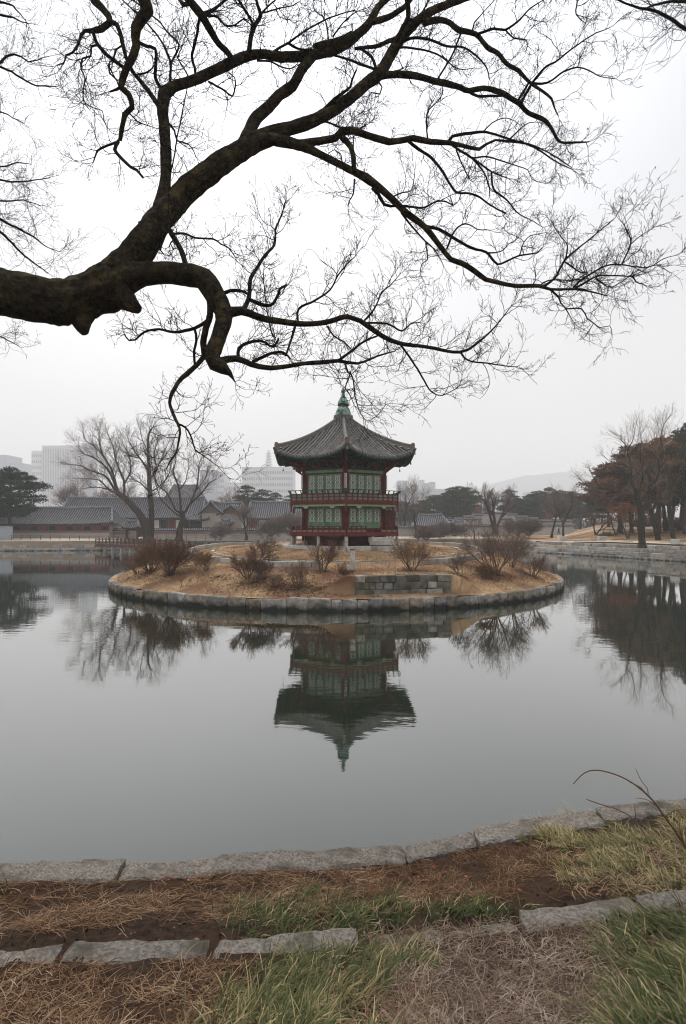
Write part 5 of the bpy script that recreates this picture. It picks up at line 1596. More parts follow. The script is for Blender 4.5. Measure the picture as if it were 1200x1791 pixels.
mb.build('platforms', m_city, tw_, kind='stuff')
rc_ = random.Random(31)
x_ = 696
look = ['slim', 'broad', 'stepped', 'plain', 'tall', 'low']
i_ = 0
while x_ < 842:
    w_ = rc_.uniform(7, 19); y_ = rc_.uniform(840, 860) + (10 if x_ > 790 else 0)
    t = city_box('apartment_tower', 'pale apartment tower dissolving in haze right of the pavilion', x_, x_ + w_, rc_.uniform(850, 1250), y_, 30, mat=m_cityg, floors=14, wins=4, group='far apartment towers right of the pavilion')
    x_ += w_ * rc_.uniform(0.7, 1.15); i_ += 1
city_box('low_building', 'low pale building with blue front between the pines on the right shore', 826, 862, 210, 868, 20, mat=m_city, floors=2, wins=6)
city_box('low_building', 'long low pale building glimpsed above the pines under the hill', 930, 1000, 600, 862, 30, floors=3, wins=12)
city_box('low_building', 'small pale block under the hill left of the long low building', 868, 905, 700, 866, 30, floors=3, wins=6)
hm = MB()
def hillp(u, v):
    px = lerp(700, 1500, u); d = lerp(2150, 2950, v)
    yt = interp([(700, 872), (760, 868), (820, 858), (870, 842), (920, 832), (980, 826), (1040, 826), (1100, 830), (1200, 840), (1500, 875)], px)
    h = (918 - yt) / FPX * 2550 + 2
    x = (px - 600) / FPX * 2550
    s = sm(1 - abs(v - 0.5) * 2)
    z = 1.5 + h * s * (1 + 0.03 * nz(x * 0.01, d * 0.01)) + 4.0 * s * nz(x * 0.045, d * 0.045, 3) + 2.5 * s * nz(x * 0.12, d * 0.12, 7)
    return (x, d, z)
hm.grid(hillp, 160, 40)
hm.build('hill', m_hill, kind='structure', smooth=True)

# ------------------------------------------------------------------ trees and shrubs
def rot_dir(d, ang, rg):
    ax = rvec(rg); ax = ax - d * ax.dot(d)
    if ax.length < 0.05: ax = Vector((1, 0, 0)).cross(d)
    ax.normalize()
    return (d * math.cos(ang) + ax * math.sin(ang)).normalized()
def grow(p, d, l, r, lev, rg, big, fine, cfg):
    maxlev = cfg['lev']
    n = 5 if lev < 2 else (3 if lev < maxlev else 2)
    pts, rad, dirs = [p], [r], [d]
    for i in range(n):
        d = (d + rvec(rg) * cfg['wob'] + Vector((0, 0, cfg['up'] if lev > 0 else cfg['up0']))).normalized()
        p = p + d * (l / n); pts.append(p); dirs.append(d); rad.append(max(cfg['rmin'], r * (1 - cfg['taper'] * (i + 1) / n)))
    (big if lev <= cfg['biglev'] else fine).tube(pts, rad, 7 if lev == 0 else (5 if lev <= cfg['biglev'] else 3), False)
    if lev < maxlev:
        k = cfg['n'][lev]
        for c in range(k):
            f = cfg['first'] + (1 - cfg['first']) * (c + rg.random()) / k if lev > 0 else cfg['fork'] + (1 - cfg['fork']) * (c + rg.random()) / k
            x = f * n; i = min(int(x), n - 1); q = pts[i].lerp(pts[i + 1], x - i)
            ang = rg.uniform(*cfg['ang'])
            nd = rot_dir(dirs[i + 1], ang, rg)
            if cfg.get('flat'): nd.z *= cfg['flat']; nd.normalize()
            grow(q, nd, l * rg.uniform(*cfg['len']) * (1 - 0.35 * (f - 0.5)), max(cfg['rmin'], lerp(rad[i], rad[i + 1], 0.5) * cfg['rr']), lev + 1, rg, big, fine, cfg)
BASE = dict(lev=4, n=[7, 6, 6, 4], wob=0.16, up=0.06, up0=0.04, taper=0.55, rmin=0.009, biglev=1, first=0.25, fork=0.35, ang=(0.4, 0.9), len=(0.5, 0.75), rr=0.6)
def bare_tree(label, px, ybase, d, h, r, seed, lean=(0, 0), barkm=m_far_bark, twm=m_far_twig, stems=None, trunk_frac=0.5, group=None, z=None, name='bare_tree', **kw):
    rg = random.Random(seed)
    x = (px - 600) / FPX * d
    zb = (EYE - (ybase - 918) / FPX * d) if z is None else z
    t = thing(name, label, 'tree', (x, d, zb - 0.1), 0, group)
    cfg = dict(BASE); cfg.update(kw)
    big, fine = MB(), MB()
    for (dx, dy, l_, rr_) in (stems or [(lean[0], lean[1], h * trunk_frac, r)]):
        grow(Vector((0, 0, 0)), Vector((dx, dy, 1)).normalized(), l_, rr_, 0, rg, big, fine, cfg)
    # root flare
    big.tube([Vector((0, 0, -0.3)), Vector((0, 0, 0.1)), Vector((lean[0] * 0.5, 0, 0.6))], [r * 1.7, r * 1.25, r], 8, False)
    big.build('trunk', barkm, t, True)
    fine.build('crown', twm, t, kind='stuff')
    return t
def traced_tree(label, base, d, limbs, seed, barkm=m_far_bark, twm=m_far_twig, tl=(1.3, 2.4), gap=0.4, nn=(5, 3), wmin=0.024, dj=1.6, **kw):
    """a bare tree whose main limbs follow given lines (photo px, width px) at distance d"""
    rg = random.Random(seed); x = (base[0] - 600) / FPX * d; zb = EYE - (base[1] - 918) / FPX * d
    t = thing('bare_tree', label, 'tree', (x, d, zb - 0.1)); off = t.location
    cfg = dict(BASE); cfg.update(n=[0, 0, nn[0], nn[1]], lev=4, biglev=1, up=0.07, ang=(0.35, 0.95), len=(0.5, 0.8)); cfg.update(kw)
    big, fine = MB(), MB(); known = []
    for li, (w0, w1, pts) in enumerate(limbs):
        cp = catmull([(p[0], p[1], lerp(w0, w1, i / (len(pts) - 1))) for i, p in enumerate(pts)], 5)
        d0 = 0.0
        if known:
            q = min(known, key=lambda k: (k[0] - cp[0][0]) ** 2 + (k[1] - cp[0][1]) ** 2); d0 = q[2]
        d1 = d0 + (rg.uniform(-dj, dj) if li else 0)
        p3 = []; rr = []
        for i, c in enumerate(cp):
            dd = lerp(d0, d1, i / (len(cp) - 1)); known.append((c[0], c[1], dd))
            p3.append(P(c[0], c[1], d + dd) - off + Vector((0.06 * nz(i * 0.7, li), 0, 0.06 * nz(i * 0.7, li, 5))))
            rr.append(max(wmin, c[2] * (1.0 if li == 0 else 0.72) / 2 / FPX * d))
        if li == 0:
            p3 = [p3[0] + Vector((0, 0, -0.4)), p3[0]] + p3[1:]; rr = [rr[0] * 1.5, rr[0] * 1.15] + rr[1:]
        big.tube(p3, rr, 8 if li == 0 else 6, False)
        acc = 0; nxt = 1.5 if li else 4.0
        for i in range(1, len(p3)):
            acc += (p3[i] - p3[i - 1]).length
            while acc > nxt:
                nxt += rg.uniform(0.5, 1.5) * gap
                tt = (p3[i] - p3[i - 1]).normalized(); nd = rot_dir(tt, rg.uniform(0.4, 1.1), rg); nd.z += 0.25; nd.normalize()
                grow(p3[i], nd, rg.uniform(*tl), min(0.05, rr[i] * 0.55), 2, rg, big, fine, cfg)
        for _ in range(2): grow(p3[-1], (p3[-1] - p3[-2]).normalized(), rg.uniform(*tl), 0.03, 2, rg, big, fine, cfg)
    big.build('trunk', barkm, t, True); fine.build('crown', twm, t, kind='stuff')
    return t
traced_tree('tall leaning bare willow on the left shore sweeping its boughs to the left', (258, 944), 92, [
    (15, 9, [(258, 944), (254, 920), (247, 903), (233, 886), (219, 872), (205, 862)]),
    (5, 1.5, [(205, 863), (191, 857), (177, 842), (163, 838), (138, 837)]),
    (6, 1.5, [(202, 859), (187, 835), (173, 828), (154, 821), (140, 814), (126, 813)]),
    (6, 1.5, [(206, 862), (196, 835), (184, 816), (163, 800), (149, 795), (140, 786)]),
    (6, 1.5, [(206, 858), (203, 847), (196, 823), (187, 807), (177, 788), (173, 767), (174, 753)]),
    (6, 1.5, [(217, 869), (217, 842), (208, 819), (201, 800), (198, 781), (190, 762)]),
    (4, 1.5, [(195, 857), (168, 852), (149, 854)]),
    (4, 1.5, [(215, 850), (228, 825), (226, 800), (216, 778)]),
    (3, 1.2, [(187, 807), (170, 785), (150, 770), (146, 760)])], 3, tl=(1.4, 2.6), gap=0.32)
traced_tree('upright bare tree on the left shore with a thick dark straight trunk', (264, 944), 93.5, [
    (11, 2.5, [(264, 944), (265, 893), (262, 858), (261, 835), (261, 819), (259, 788), (260, 760), (266, 749)]),
    (5, 1.5, [(260, 825), (250, 809), (233, 786), (225, 770)]), (5, 1.5, [(262, 834), (271, 828), (278, 812), (283, 800), (292, 780)]),
    (4, 1.5, [(258, 820), (245, 802), (231, 798), (210, 786)]), (4, 1.5, [(262, 840), (273, 818), (270, 795), (276, 770)]), (4, 1.5, [(263, 860), (280, 850), (295, 830), (300, 810)]),
    (4, 1.5, [(262, 862), (246, 845), (232, 838), (222, 822)]), (3, 1.2, [(259, 790), (250, 772), (246, 756)])], 8, tl=(1.3, 2.4), gap=0.32)
traced_tree('forked dark bare tree leaning right on the left shore near the island', (313, 942), 91, [
    (12, 9, [(313, 942), (315, 925), (320, 907), (317, 895)]),
    (6, 1.5, [(316, 897), (308, 893), (293, 864), (274, 845), (266, 815), (264, 795)]), (6, 2, [(317, 896), (314, 861), (310, 845), (303, 823), (308, 805), (304, 788)]),
    (6, 1.5, [(320, 900), (325, 893), (335, 876), (344, 852), (347, 832), (347, 818), (352, 800)]), (4, 1.5, [(330, 884), (354, 861), (366, 845), (378, 838)]),
    (4, 1.5, [(314, 903), (296, 888), (281, 871), (269, 835)]), (3, 1.2, [(313, 858), (325, 840), (330, 815)]), (3, 1.2, [(342, 858), (358, 838), (365, 815)])], 15, tl=(1.2, 2.2), gap=0.34)
bare_tree('hazy brown bare tree behind the low hall on the left', 128, 930, 128, 13, 0.35, 21, n=[9, 7, 6, 5], up=0.1, len=(0.55, 0.75))
bare_tree('rounded bare tree behind the halls next to the ribbed office slab', 172, 930, 124, 12, 0.35, 22, n=[9, 7, 6, 5], up=0.1)
bare_tree('grey bare tree behind the halls between the two dark shore trees', 228, 930, 122, 13, 0.35, 23, n=[9, 7, 6, 5], up=0.1)
bare_tree('slender bare tree behind the middle hall under the white office', 395, 930, 122, 11, 0.28, 24, n=[8, 6, 6, 4], up=0.1)
bare_tree('thin bare tree in front of the right-hand hall left of the pavilion', 431, 941, 101, 9, 0.22, 25, n=[8, 7, 6, 4], up=0.1, trunk_frac=0.42, fork=0.4)
bare_tree('bare tree partly hidden behind the pavilion roof on its right side', 706, 935, 118, 14, 0.3, 26, n=[8, 7, 6, 4], up=0.1)
bare_tree('pale bare tree left of the small dark gatehouse', 729, 938, 104, 5.2, 0.3, 27, n=[6, 5, 4, 3], up=0.1, trunk_frac=0.75, fork=0.6)
bare_tree('broken-topped bare tree in front of the stepped wall', 866, 930, 112, 10, 0.4, 28, stems=[(-0.25, 0, 6.8, 0.33), (0.12, 0, 6, 0.36), (0.3, 0.1, 6.5, 0.26)], n=[6, 6, 6, 4], up=0.14, len=(0.4, 0.65), fork=0.4)
bare_tree('small sapling before the granite wall right of the gatehouse', 830, 942, 100, 4.5, 0.1, 29, n=[7, 5, 4, 3], rmin=0.012)
bare_tree('straight slim trunk standing just left of the walking person', 965, 940, 96, 8, 0.2, 30, n=[7, 6, 5, 3], trunk_frac=0.6, fork=0.5)
traced_tree('slim forked bare tree just right of the walking person', (985, 941), 94, [
    (4.2, 3.4, [(985, 941), (985.5, 928), (985, 917)]), (3.4, 1.3, [(985, 918), (978, 900), (971, 884), (968, 868)]), (3.4, 1.3, [(985, 918), (993, 900), (1000, 884), (1003, 866)]), (2.4, 1.2, [(986, 915), (987, 895), (984, 872)])], 31, tl=(0.9, 1.8), gap=0.5, nn=(4, 3), wmin=0.02)
bare_tree('young bare tree on the dry lawn right of the walking person', 1042, 937, 88, 5, 0.14, 32, stems=[(-0.4, 0, 2.8, 0.12), (0.4, 0, 2.8, 0.12)], n=[6, 6, 4, 3], fork=0.35)
# the group on the right bank
traced_tree('big dark bare tree with spreading boughs on the right bank edge', (1123, 952), 66, [
    (12, 9, [(1123, 952), (1122, 930), (1121, 902), (1116, 874), (1112, 858)]),
    (7, 2, [(1113, 860), (1104, 840), (1104, 818), (1100, 800), (1096, 786), (1093, 776), (1084, 768)]),
    (6, 1.6, [(1115, 873), (1097, 869), (1083, 866), (1069, 858), (1046, 853), (1030, 851), (1023, 846)]),
    (3, 1.2, [(1052, 855), (1043, 842), (1037, 834), (1034, 828)]), (4, 1.2, [(1104, 822), (1090, 812), (1078, 812), (1066, 806)]),
    (6, 1.6, [(1119, 875), (1130, 862), (1144, 846), (1153, 823), (1151, 806), (1157, 786), (1156, 762), (1163, 739)]),
    (5, 1.5, [(1115, 865), (1124, 830), (1120, 800), (1122, 770)]), (3, 1.2, [(1122, 886), (1135, 878), (1150, 876)]), (3, 1.2, [(1097, 788), (1106, 772), (1110, 758)])], 41, m_bark, m_shrub, tl=(0.8, 1.7), gap=0.42, nn=(4, 3), rmin=0.007)
traced_tree('curved bare tree behind the big one on the right bank', (1151, 944), 71, [
    (9, 7, [(1151, 944), (1147, 925), (1141, 905), (1137, 890)]), (5, 1.5, [(1137, 890), (1133, 865), (1137, 838), (1132, 815)]), (5, 1.5, [(1139, 897), (1150, 870), (1155, 845), (1168, 820)])], 42, m_bark, m_shrub, tl=(0.8, 1.6), gap=0.5, nn=(4, 3), rmin=0.007)
traced_tree('leaning bare tree near the right edge of the view', (1178, 944), 69, [
    (8, 5, [(1178, 944), (1174, 914), (1170, 883), (1174, 851), (1167, 820), (1160, 806), (1158, 780)]), (4, 1.5, [(1169, 888), (1151, 858), (1137, 837), (1130, 823)]), (4, 1.5, [(1173, 855), (1186, 830), (1190, 800)])], 43, m_bark, m_shrub, tl=(0.8, 1.6), gap=0.5, nn=(4, 3), rmin=0.007)
bare_tree('hazy brown bare tree behind the big one, left of the tall pines', 1105, 935, 86, 12, 0.3, 44, n=[7, 6, 5, 3], up=0.12)
bare_tree('fine brown bare tree rising above the right-hand grove', 1165, 935, 84, 17, 0.3, 45, n=[8, 6, 5, 3], up=0.14, trunk_frac=0.6)

PINE_ME = {}
def pine_mesh(seed, style):
    """trunk mesh, needle mesh for a unit pine of about 10 m"""
    rg = random.Random(seed)
    tk, nd = MB(), MB()
    H = 10.0
    lean = rg.uniform(-0.08, 0.08); pts = []; ph = rg.uniform(0, 6)
    for i in range(11):
        t = i / 10; pts.append(Vector((lean * H * t + 0.3 * math.sin(ph + t * 4) * t, 0.25 * math.sin(ph * 2 + t * 3.5) * t, H * 0.93 * t)))
    tk.tube(pts, [lerp(0.3, 0.07, (i / 10) ** 0.8) for i in range(11)], 8)
    pads = []
    lo = 0.34 if style == 'spread' else (0.5 if style == 'tall' else 0.3)
    nb_ = 42 if style == 'spread' else 28
    for k in range(nb_):
        t = lo + (1 - lo) * (k + rg.random()) / nb_
        i = min(9, int(t * 10)); q = pts[i].lerp(pts[i + 1], t * 10 - i)
        a = k * 2.4 + rg.uniform(-0.5, 0.5)
        if style == 'spread': l = 3.6 * math.sin(PI * clamp(0.18 + 0.80 * (t - lo) / (1 - lo))) + 0.6
        elif style == 'tall': l = 2.0 * math.sin(PI * clamp(0.25 + 0.72 * (t - lo) / (1 - lo))) + 0.4
        else: l = 2.7 * (1 - (t - lo) / (1 - lo)) ** 0.8 + 0.5
        l *= rg.uniform(0.65, 1.1)
        e = q + Vector((math.cos(a) * l, math.sin(a) * l, rg.uniform(0.0, 0.35) * l * (1 if style != 'spread' else 0.6)))
        md = q.lerp(e, 0.5) + Vector((0, 0, 0.12 * l - 0.1))
        tk.tube([q, md, e], [0.09 * (1.1 - t * 0.6), 0.06, 0.03], 5, False)
        for f in ((0.55, 0.8, 1.0) if l > 1.4 else (1.0,)):
            c = q.lerp(e, f) + Vector((rg.uniform(-0.4, 0.4), rg.uniform(-0.4, 0.4), 0.15))
            pads.append((c, rg.uniform(0.6, 1.05) * (0.75 + 0.1 * l)))
    pads.append((pts[-1] + Vector((0, 0, 0.3)), 0.8))
    for c, r_ in pads:
        base = rg.uniform(0.15, 0.85)
        for _ in range(int(170 * r_)):
            v = rvec(rg) * (rg.random() ** 0.4) * r_
            v.z *= 0.46
            if v.z < 0 and rg.random() < 0.5: v.z *= -0.5
            p = c + v; s = rg.uniform(0.10, 0.22)
            dirv = (Vector((v.x, v.y, abs(v.z) + 0.35 * r_)).normalized() + rvec(rg) * 0.8).normalized()
            side = dirv.cross(rvec(rg)).normalized() * s * 0.42
            tt = clamp(base + rg.uniform(-0.25, 0.25))
            nd.tri(p - side, p + side, p + dirv * s * 1.5, tt)
    return tk.mesh('trunk', m_pinebark, True), nd.mesh('needles', m_needle)
for sname, seeds in (('spread', (1, 2)), ('tall', (3, 4, 5)), ('cone', (6, 7, 8))):
    PINE_ME[sname] = [pine_mesh(s_ * 13, sname) for s_ in seeds]
rpn = random.Random(90)
def pine(label, px, d, ybase, h, style, v=0, group=None, z=None, wide=1.0, needles=None, rz=None):
    x = (px - 600) / FPX * d; zb = EYE - (ybase - 918) / FPX * d if z is None else z
    s = h / 10.2
    t = thing('pine_tree', label, 'tree', (x, d, zb), rpn.uniform(0, 6.28) if rz is None else rz, group)
    tk, nd = PINE_ME[style][v % len(PINE_ME[style])]
    a = obj('trunk', tk, t); a.scale = (s * wide, s * wide, s)
    b = obj('crown', nd if needles is None else needles, t, 'stuff'); b.scale = (s * wide, s * wide, s)
    return t
pine('broad dark green pine with a leaning reddish trunk at the left edge', 20, 93, 947, 12.4, 'spread', 0, wide=1.0, rz=0.6)
pine('second dark pine crown crowding the left edge behind the broad pine', -22, 97, 946, 11.5, 'spread', 1, rz=2.0)
N1 = ['leftmost dark pine behind the pointed gables left of the pavilion', 'tallest dark pine behind the middle hall, under the white office block', 'dark pine under the broadcast mast behind the right-hand hall', 'dark pine behind the right-hand hall ridge, right of the mast', 'dark pine behind the right-hand hall nearest the pavilion eave', 'dark pine half hidden by the pavilion left edge']
N2 = ['hazy pine touching the right edge of the pavilion balcony', 'hazy low pine second to the right of the pavilion', 'hazy pine directly behind the dark gatehouse ridge, left part', 'hazy pine behind the right half of the gatehouse roof', 'hazy pine just right of the gatehouse roof', 'dark layered pine above the left steps of the wall', 'tallest layered pine above the middle left steps of the wall', 'hazy pine left of the rust-red little tree', 'small round hazy pine in front of the taller ones behind the gatehouse']
N3 = ['hazy pine right of the broken-topped bare tree', 'hazy low pine above the second step of the wall on the right', 'hazy pine above the third right step of the wall', 'hazy pine left of the straight slim trunk', 'hazy pine behind the straight slim trunk left of the person', 'hazy pine behind the slim forked tree', 'hazy pine just right of the slim forked tree', 'hazy pine left of the right-hand grove', 'hazy pine touching the left side of the right-hand grove']
G1 = 'dark pines behind the halls left of the pavilion'
for i, (px, d, h) in enumerate(((418, 140, 9.5), (440, 136, 11.5), (462, 142, 11), (484, 138, 10), (505, 145, 10), (525, 142, 9.5))):
    pine(N1[i], px, d, 932, h, 'cone', i, G1, wide=1.35)
G2 = 'hazy pines between the pavilion and the stepped wall'
for i, (px, d, h) in enumerate(((700, 165, 9), (718, 170, 9), (738, 168, 9.5), (757, 160, 10.5), (775, 158, 11), (790, 150, 12), (806, 152, 12.5), (822, 156, 11.5), (745, 150, 8))):
    pine(N2[i], px, d, 930, h, 'cone' if i % 3 else 'spread', i, G2, wide=1.25)
G3 = 'hazy pines above the right end of the stepped wall'
for i, (px, d, h) in enumerate(((888, 158, 12), (905, 166, 10), (925, 156, 10), (944, 150, 11), (962, 146, 11.5), (980, 148, 11), (998, 144, 10.5), (1016, 146, 10), (1032, 140, 10))):
    pine(N3[i], px, d, 930, h, 'spread' if i % 2 else 'cone', i, G3, wide=1.2)
br_me = []
for tk, nd in PINE_ME['spread'] + PINE_ME['cone'][:1]:
    m2 = nd.copy(); m2.materials.clear(); m2.materials.append(m_needle_br); br_me.append(m2)
pine('tall dark green pine at the right edge with bare lower trunk', 1192, 84, 934, 15.5, 'tall', 0)
pine('tall pine second from the right edge with layered crown', 1172, 88, 934, 14.0, 'tall', 1)
pine('dark pine just outside the right edge', 1216, 80, 934, 16.0, 'tall', 2)
pine('olive-brown pine behind the big bare tree on the right bank', 1122, 82, 933, 13.2, 'spread', 0, needles=br_me[0], wide=1.15)
pine('rusty-tinged pine left of the big bare tree on the right bank', 1086, 86, 933, 11.2, 'spread', 1, needles=br_me[1], wide=1.1)
pine('green pine at the left end of the right-hand grove', 1066, 98, 933, 11, 'spread', 0, wide=1.0)
pine('olive pine filling the middle of the right-hand grove', 1150, 80, 933, 13.6, 'spread', 1, needles=br_me[1], wide=1.2)
pine('dark green pine filling the right edge behind the leaning bare tree', 1200, 76, 934, 12, 'spread', 0, wide=1.2, rz=1.0)
pine('dark low pine deep inside the right-hand grove', 1105, 102, 933, 11.5, 'cone', 1, wide=1.3)

def leaf_tree(label, px, d, ybase, h, seed, mat, nleaf=2600, r=1.6, name='maple_tree', stems=2):
    rg = random.Random(seed); x = (px - 600) / FPX * d; zb = EYE - (ybase - 918) / FPX * d
    t = thing(name, label, 'tree', (x, d, zb - 0.05))
    big, lf = MB(), MB()
    for k in range(stems):
        dx = (k - (stems - 1) / 2) * 0.5 + rg.uniform(-0.1, 0.1)
        grow(Vector((0, 0, 0)), Vector((dx, rg.uniform(-0.2, 0.2), 1)).normalized(), h * 0.6, 0.11, 0, rg, big, big, dict(BASE, lev=2, n=[6, 5], biglev=2, fork=0.45))
    big.build('trunk', m_far_bark, t, True)
    cl = [(Vector((rg.uniform(-r, r), rg.uniform(-r, r), h * rg.uniform(0.5, 0.92))), rg.uniform(0.4, 0.8)) for _ in range(18)]
    for _ in range(nleaf):
        c, cr = rg.choice(cl); v = rvec(rg) * cr * rg.random() ** 0.4; p = c + v; p.z = max(p.z, h * 0.42)
        a, b = rvec(rg) * 0.09, rvec(rg) * 0.09
        lf.tri(p - a, p + a, p + b * 1.6, clamp(0.5 + 0.35 * nz(p.x * 1.4, p.y * 1.4, p.z * 1.4 + seed) + rg.uniform(-0.25, 0.25)))
    lf.build('crown', mat, t, kind='stuff')
    return t
leaf_tree('small maple with dry orange-brown leaves left of the big bare tree', 1099, 76, 946, 5.2, 51, m_orange, 3800, 2.1)
leaf_tree('orange-brown leafy maple behind the trunks at right', 1148, 84, 938, 5.0, 52, m_orange, 3000, 2.0)
leaf_tree('tall russet-brown leafy tree left of the big bare tree on the right bank', 1078, 84, 936, 9.5, 57, m_needle_br, 6000, 3.0, 'russet_tree')
leaf_tree('tall olive-brown leafy tree behind the big bare tree on the right bank', 1118, 80, 936, 11.5, 58, m_needle_br, 7000, 3.2, 'russet_tree')
leaf_tree('small rust-red maple in the haze below the pines on the right', 965, 128, 930, 4.5, 53, m_orange, 1500, 1.5)
leaf_tree('rust-red little tree behind the broken-topped bare tree', 842, 142, 925, 6.0, 54, m_orange, 1500, 1.6)

SH = dict(BASE, lev=3, n=[6, 5, 4], wob=0.2, up=0.05, up0=0.03, taper=0.6, rmin=0.0042, biglev=0, first=0.2, fork=0.3, ang=(0.3, 0.8), len=(0.45, 0.7), rr=0.55)
def shrub(label, px, ybase, d, h, wdt, seed, stems=8, r=0.03, mat=m_shrub, dx=0.0, z=None, fine=1.0, group=None, on_island=True, name='bare_shrub', **kw):
    rg = random.Random(seed)
    x = (px - 600) / FPX * d
    zb = isl_z(x, d) if on_island else (EYE - (ybase - 918) / FPX * d if z is None else z)
    t = thing(name, label, 'shrub', (x, d, zb - 0.03), 0, group)
    big, fn = MB(), MB(); cfg = dict(SH); cfg.update(kw)
    for k in range(stems):
        a = rg.uniform(0, 2 * PI); s = rg.uniform(0.1, 1.0) ** 0.7
        dv = Vector((math.cos(a) * s * wdt / h * 0.85 + dx, math.sin(a) * s * wdt / h * 0.85, 1)).normalized()
        grow(Vector((math.cos(a) * 0.1, math.sin(a) * 0.1, 0)), dv, h * rg.uniform(0.55, 0.8), r * rg.uniform(0.7, 1.2), 0, rg, big, fn, cfg)
    big.build('stems', mat, t, True)
    fn.build('twigs', mat, t, kind='stuff')
    return t
def isl_d(px, ybase):
    # distance at which the island ground is seen at (px, ybase)
    d = 26.2
    while d < 42:
        x = (px - 600) / FPX * d
        if 918 + (EYE - isl_z(x, d)) / d * FPX <= ybase: return d
        d += 0.05
    return d
def ishrub(label, px, yb, ytop, wpx, seed, **kw):
    d = isl_d(px, yb); h = (yb - ytop) / FPX * d * 0.93; w_ = wpx / FPX * d * 0.92
    return shrub(label, px, yb, d, h, w_, seed, **kw)
ishrub('dense dark brown twiggy bush on the left end of the island, the larger one', 296, 1006, 940, 60, 61, stems=26, r=0.026, n=[7, 5, 4])
ishrub('dense twiggy bush spilling over the left shore of the island', 262, 1001, 950, 70, 62, stems=24, r=0.024, n=[7, 5, 4], dx=-0.2)
ishrub('low feathery twig clump above the water at the island left tip', 240, 1003, 962, 50, 63, stems=14, r=0.018, n=[6, 5, 4], dx=-0.3)
ishrub('tiny dry sapling alone on the left slope of the island', 321, 1026, 1003, 12, 64, stems=3, r=0.018, n=[4, 3, 3])
ishrub('small twiggy shrub beside the left end of the pale ring kerb', 362, 998, 965, 34, 65, stems=12, r=0.02)
ishrub('small shrub just above the ring kerb left of the spreading dark shrub', 345, 988, 962, 22, 66, stems=9, r=0.016)
ishrub('open crooked little tree at the ring kerb left of the pavilion', 450, 986, 934, 70, 67, stems=4, r=0.06, n=[8, 7, 6], ang=(0.5, 1.1), up=0.02)
ishrub('spreading dark shrub leaning left below the ring kerb', 432, 1012, 964, 62, 68, stems=7, r=0.034, dx=-0.3, n=[8, 7, 5])
ishrub('grey fine shrub low on the slope beside the spreading dark shrub', 456, 1013, 975, 38, 69, stems=12, r=0.02)
ishrub('small pruned stump with a few twigs on the island slope', 482, 1026, 1004, 18, 70, stems=8, r=0.03, n=[5, 4, 3])
ishrub('round dense brown bush in the middle of the island slope', 521, 1029, 980, 40, 71, stems=12, r=0.02, n=[5, 5, 4])
ishrub('airy multi-stemmed little tree in front of the pavilion base', 564, 1000, 945, 32, 72, stems=5, r=0.05, n=[8, 6, 5], ang=(0.3, 0.75))
ishrub('thin reddish sapling left of the three-course stone wall', 598, 1032, 997, 16, 73, stems=4, r=0.014, n=[5, 4, 3])
ishrub('fan-shaped leafless bush above the three-course stone wall', 722, 999, 938, 78, 74, stems=14, r=0.024, n=[6, 5, 3])
ishrub('short crooked shrub right of the stone wall end', 807, 1008, 966, 32, 75, stems=4, r=0.035, n=[6, 5, 4])
ishrub('largest dense leafless bush on the right side of the island', 868, 1005, 914, 100, 76, stems=18, r=0.03, n=[6, 6, 4])
ishrub('leafless bush tucked behind the largest bush on the right', 895, 992, 930, 62, 77, stems=9, r=0.028, n=[6, 5, 4])
ishrub('low dark bush at the right tip of the island by the water', 932, 1009, 966, 52, 78, stems=9, r=0.028, n=[6, 5, 4], dx=0.12)
ishrub('tiny dry stalk near the right tip of the island', 911, 1015, 995, 8, 79, stems=2, r=0.014, n=[3, 3, 2])
ishrub('pale dry weeds at the foot of the largest bush', 848, 1008, 985, 34, 80, stems=14, r=0.012)
ishrub('dry weeds under the left end of the stone wall', 606, 1034, 1015, 26, 81, stems=10, r=0.01)
for i, (px, yb, d, h, wd, lb_) in enumerate(((768, 940, 98, 2.6, 5.5, 'wide reddish twig hedge before the small dark gatehouse'), (795, 938, 100, 2.4, 4, 'reddish twig bush right of the gatehouse by the water'), (905, 938, 98, 3.2, 5, 'brown twig bush in front of the granite wall behind the largest island bush'), (925, 938, 96, 2.8, 4.5, 'brown twig bush left of the slim trunks on the far right shore'),
                                       (505, 936, 96, 3.6, 6, 'dense purple-brown twig hedge left of the pavilion base'), (475, 938, 97, 2.8, 5, 'purple-brown twig bush before the right-hand hall'), (745, 945, 88, 2.2, 4, 'twig bush on the far shore seen through the fan-shaped bush'), (385, 945, 94, 2.6, 3, 'thin twig shrub beside the stone benches on the far shore'),
                                       (1060, 944, 84, 1.2, 3, 'low brown brush on the lawn behind the right bank'), (1180, 930, 84, 2.0, 5, 'brown reed-like hedge at the right edge behind the trunks'), (1130, 930, 96, 2.4, 6, 'brown undergrowth deep in the right-hand grove'))):
    shrub(lb_, px, yb, d, h, wd, 120 + i, stems=26, r=0.03, mat=m_far_twig if i < 8 else m_shrub, on_island=False, rmin=0.012, n=[7, 6, 4])

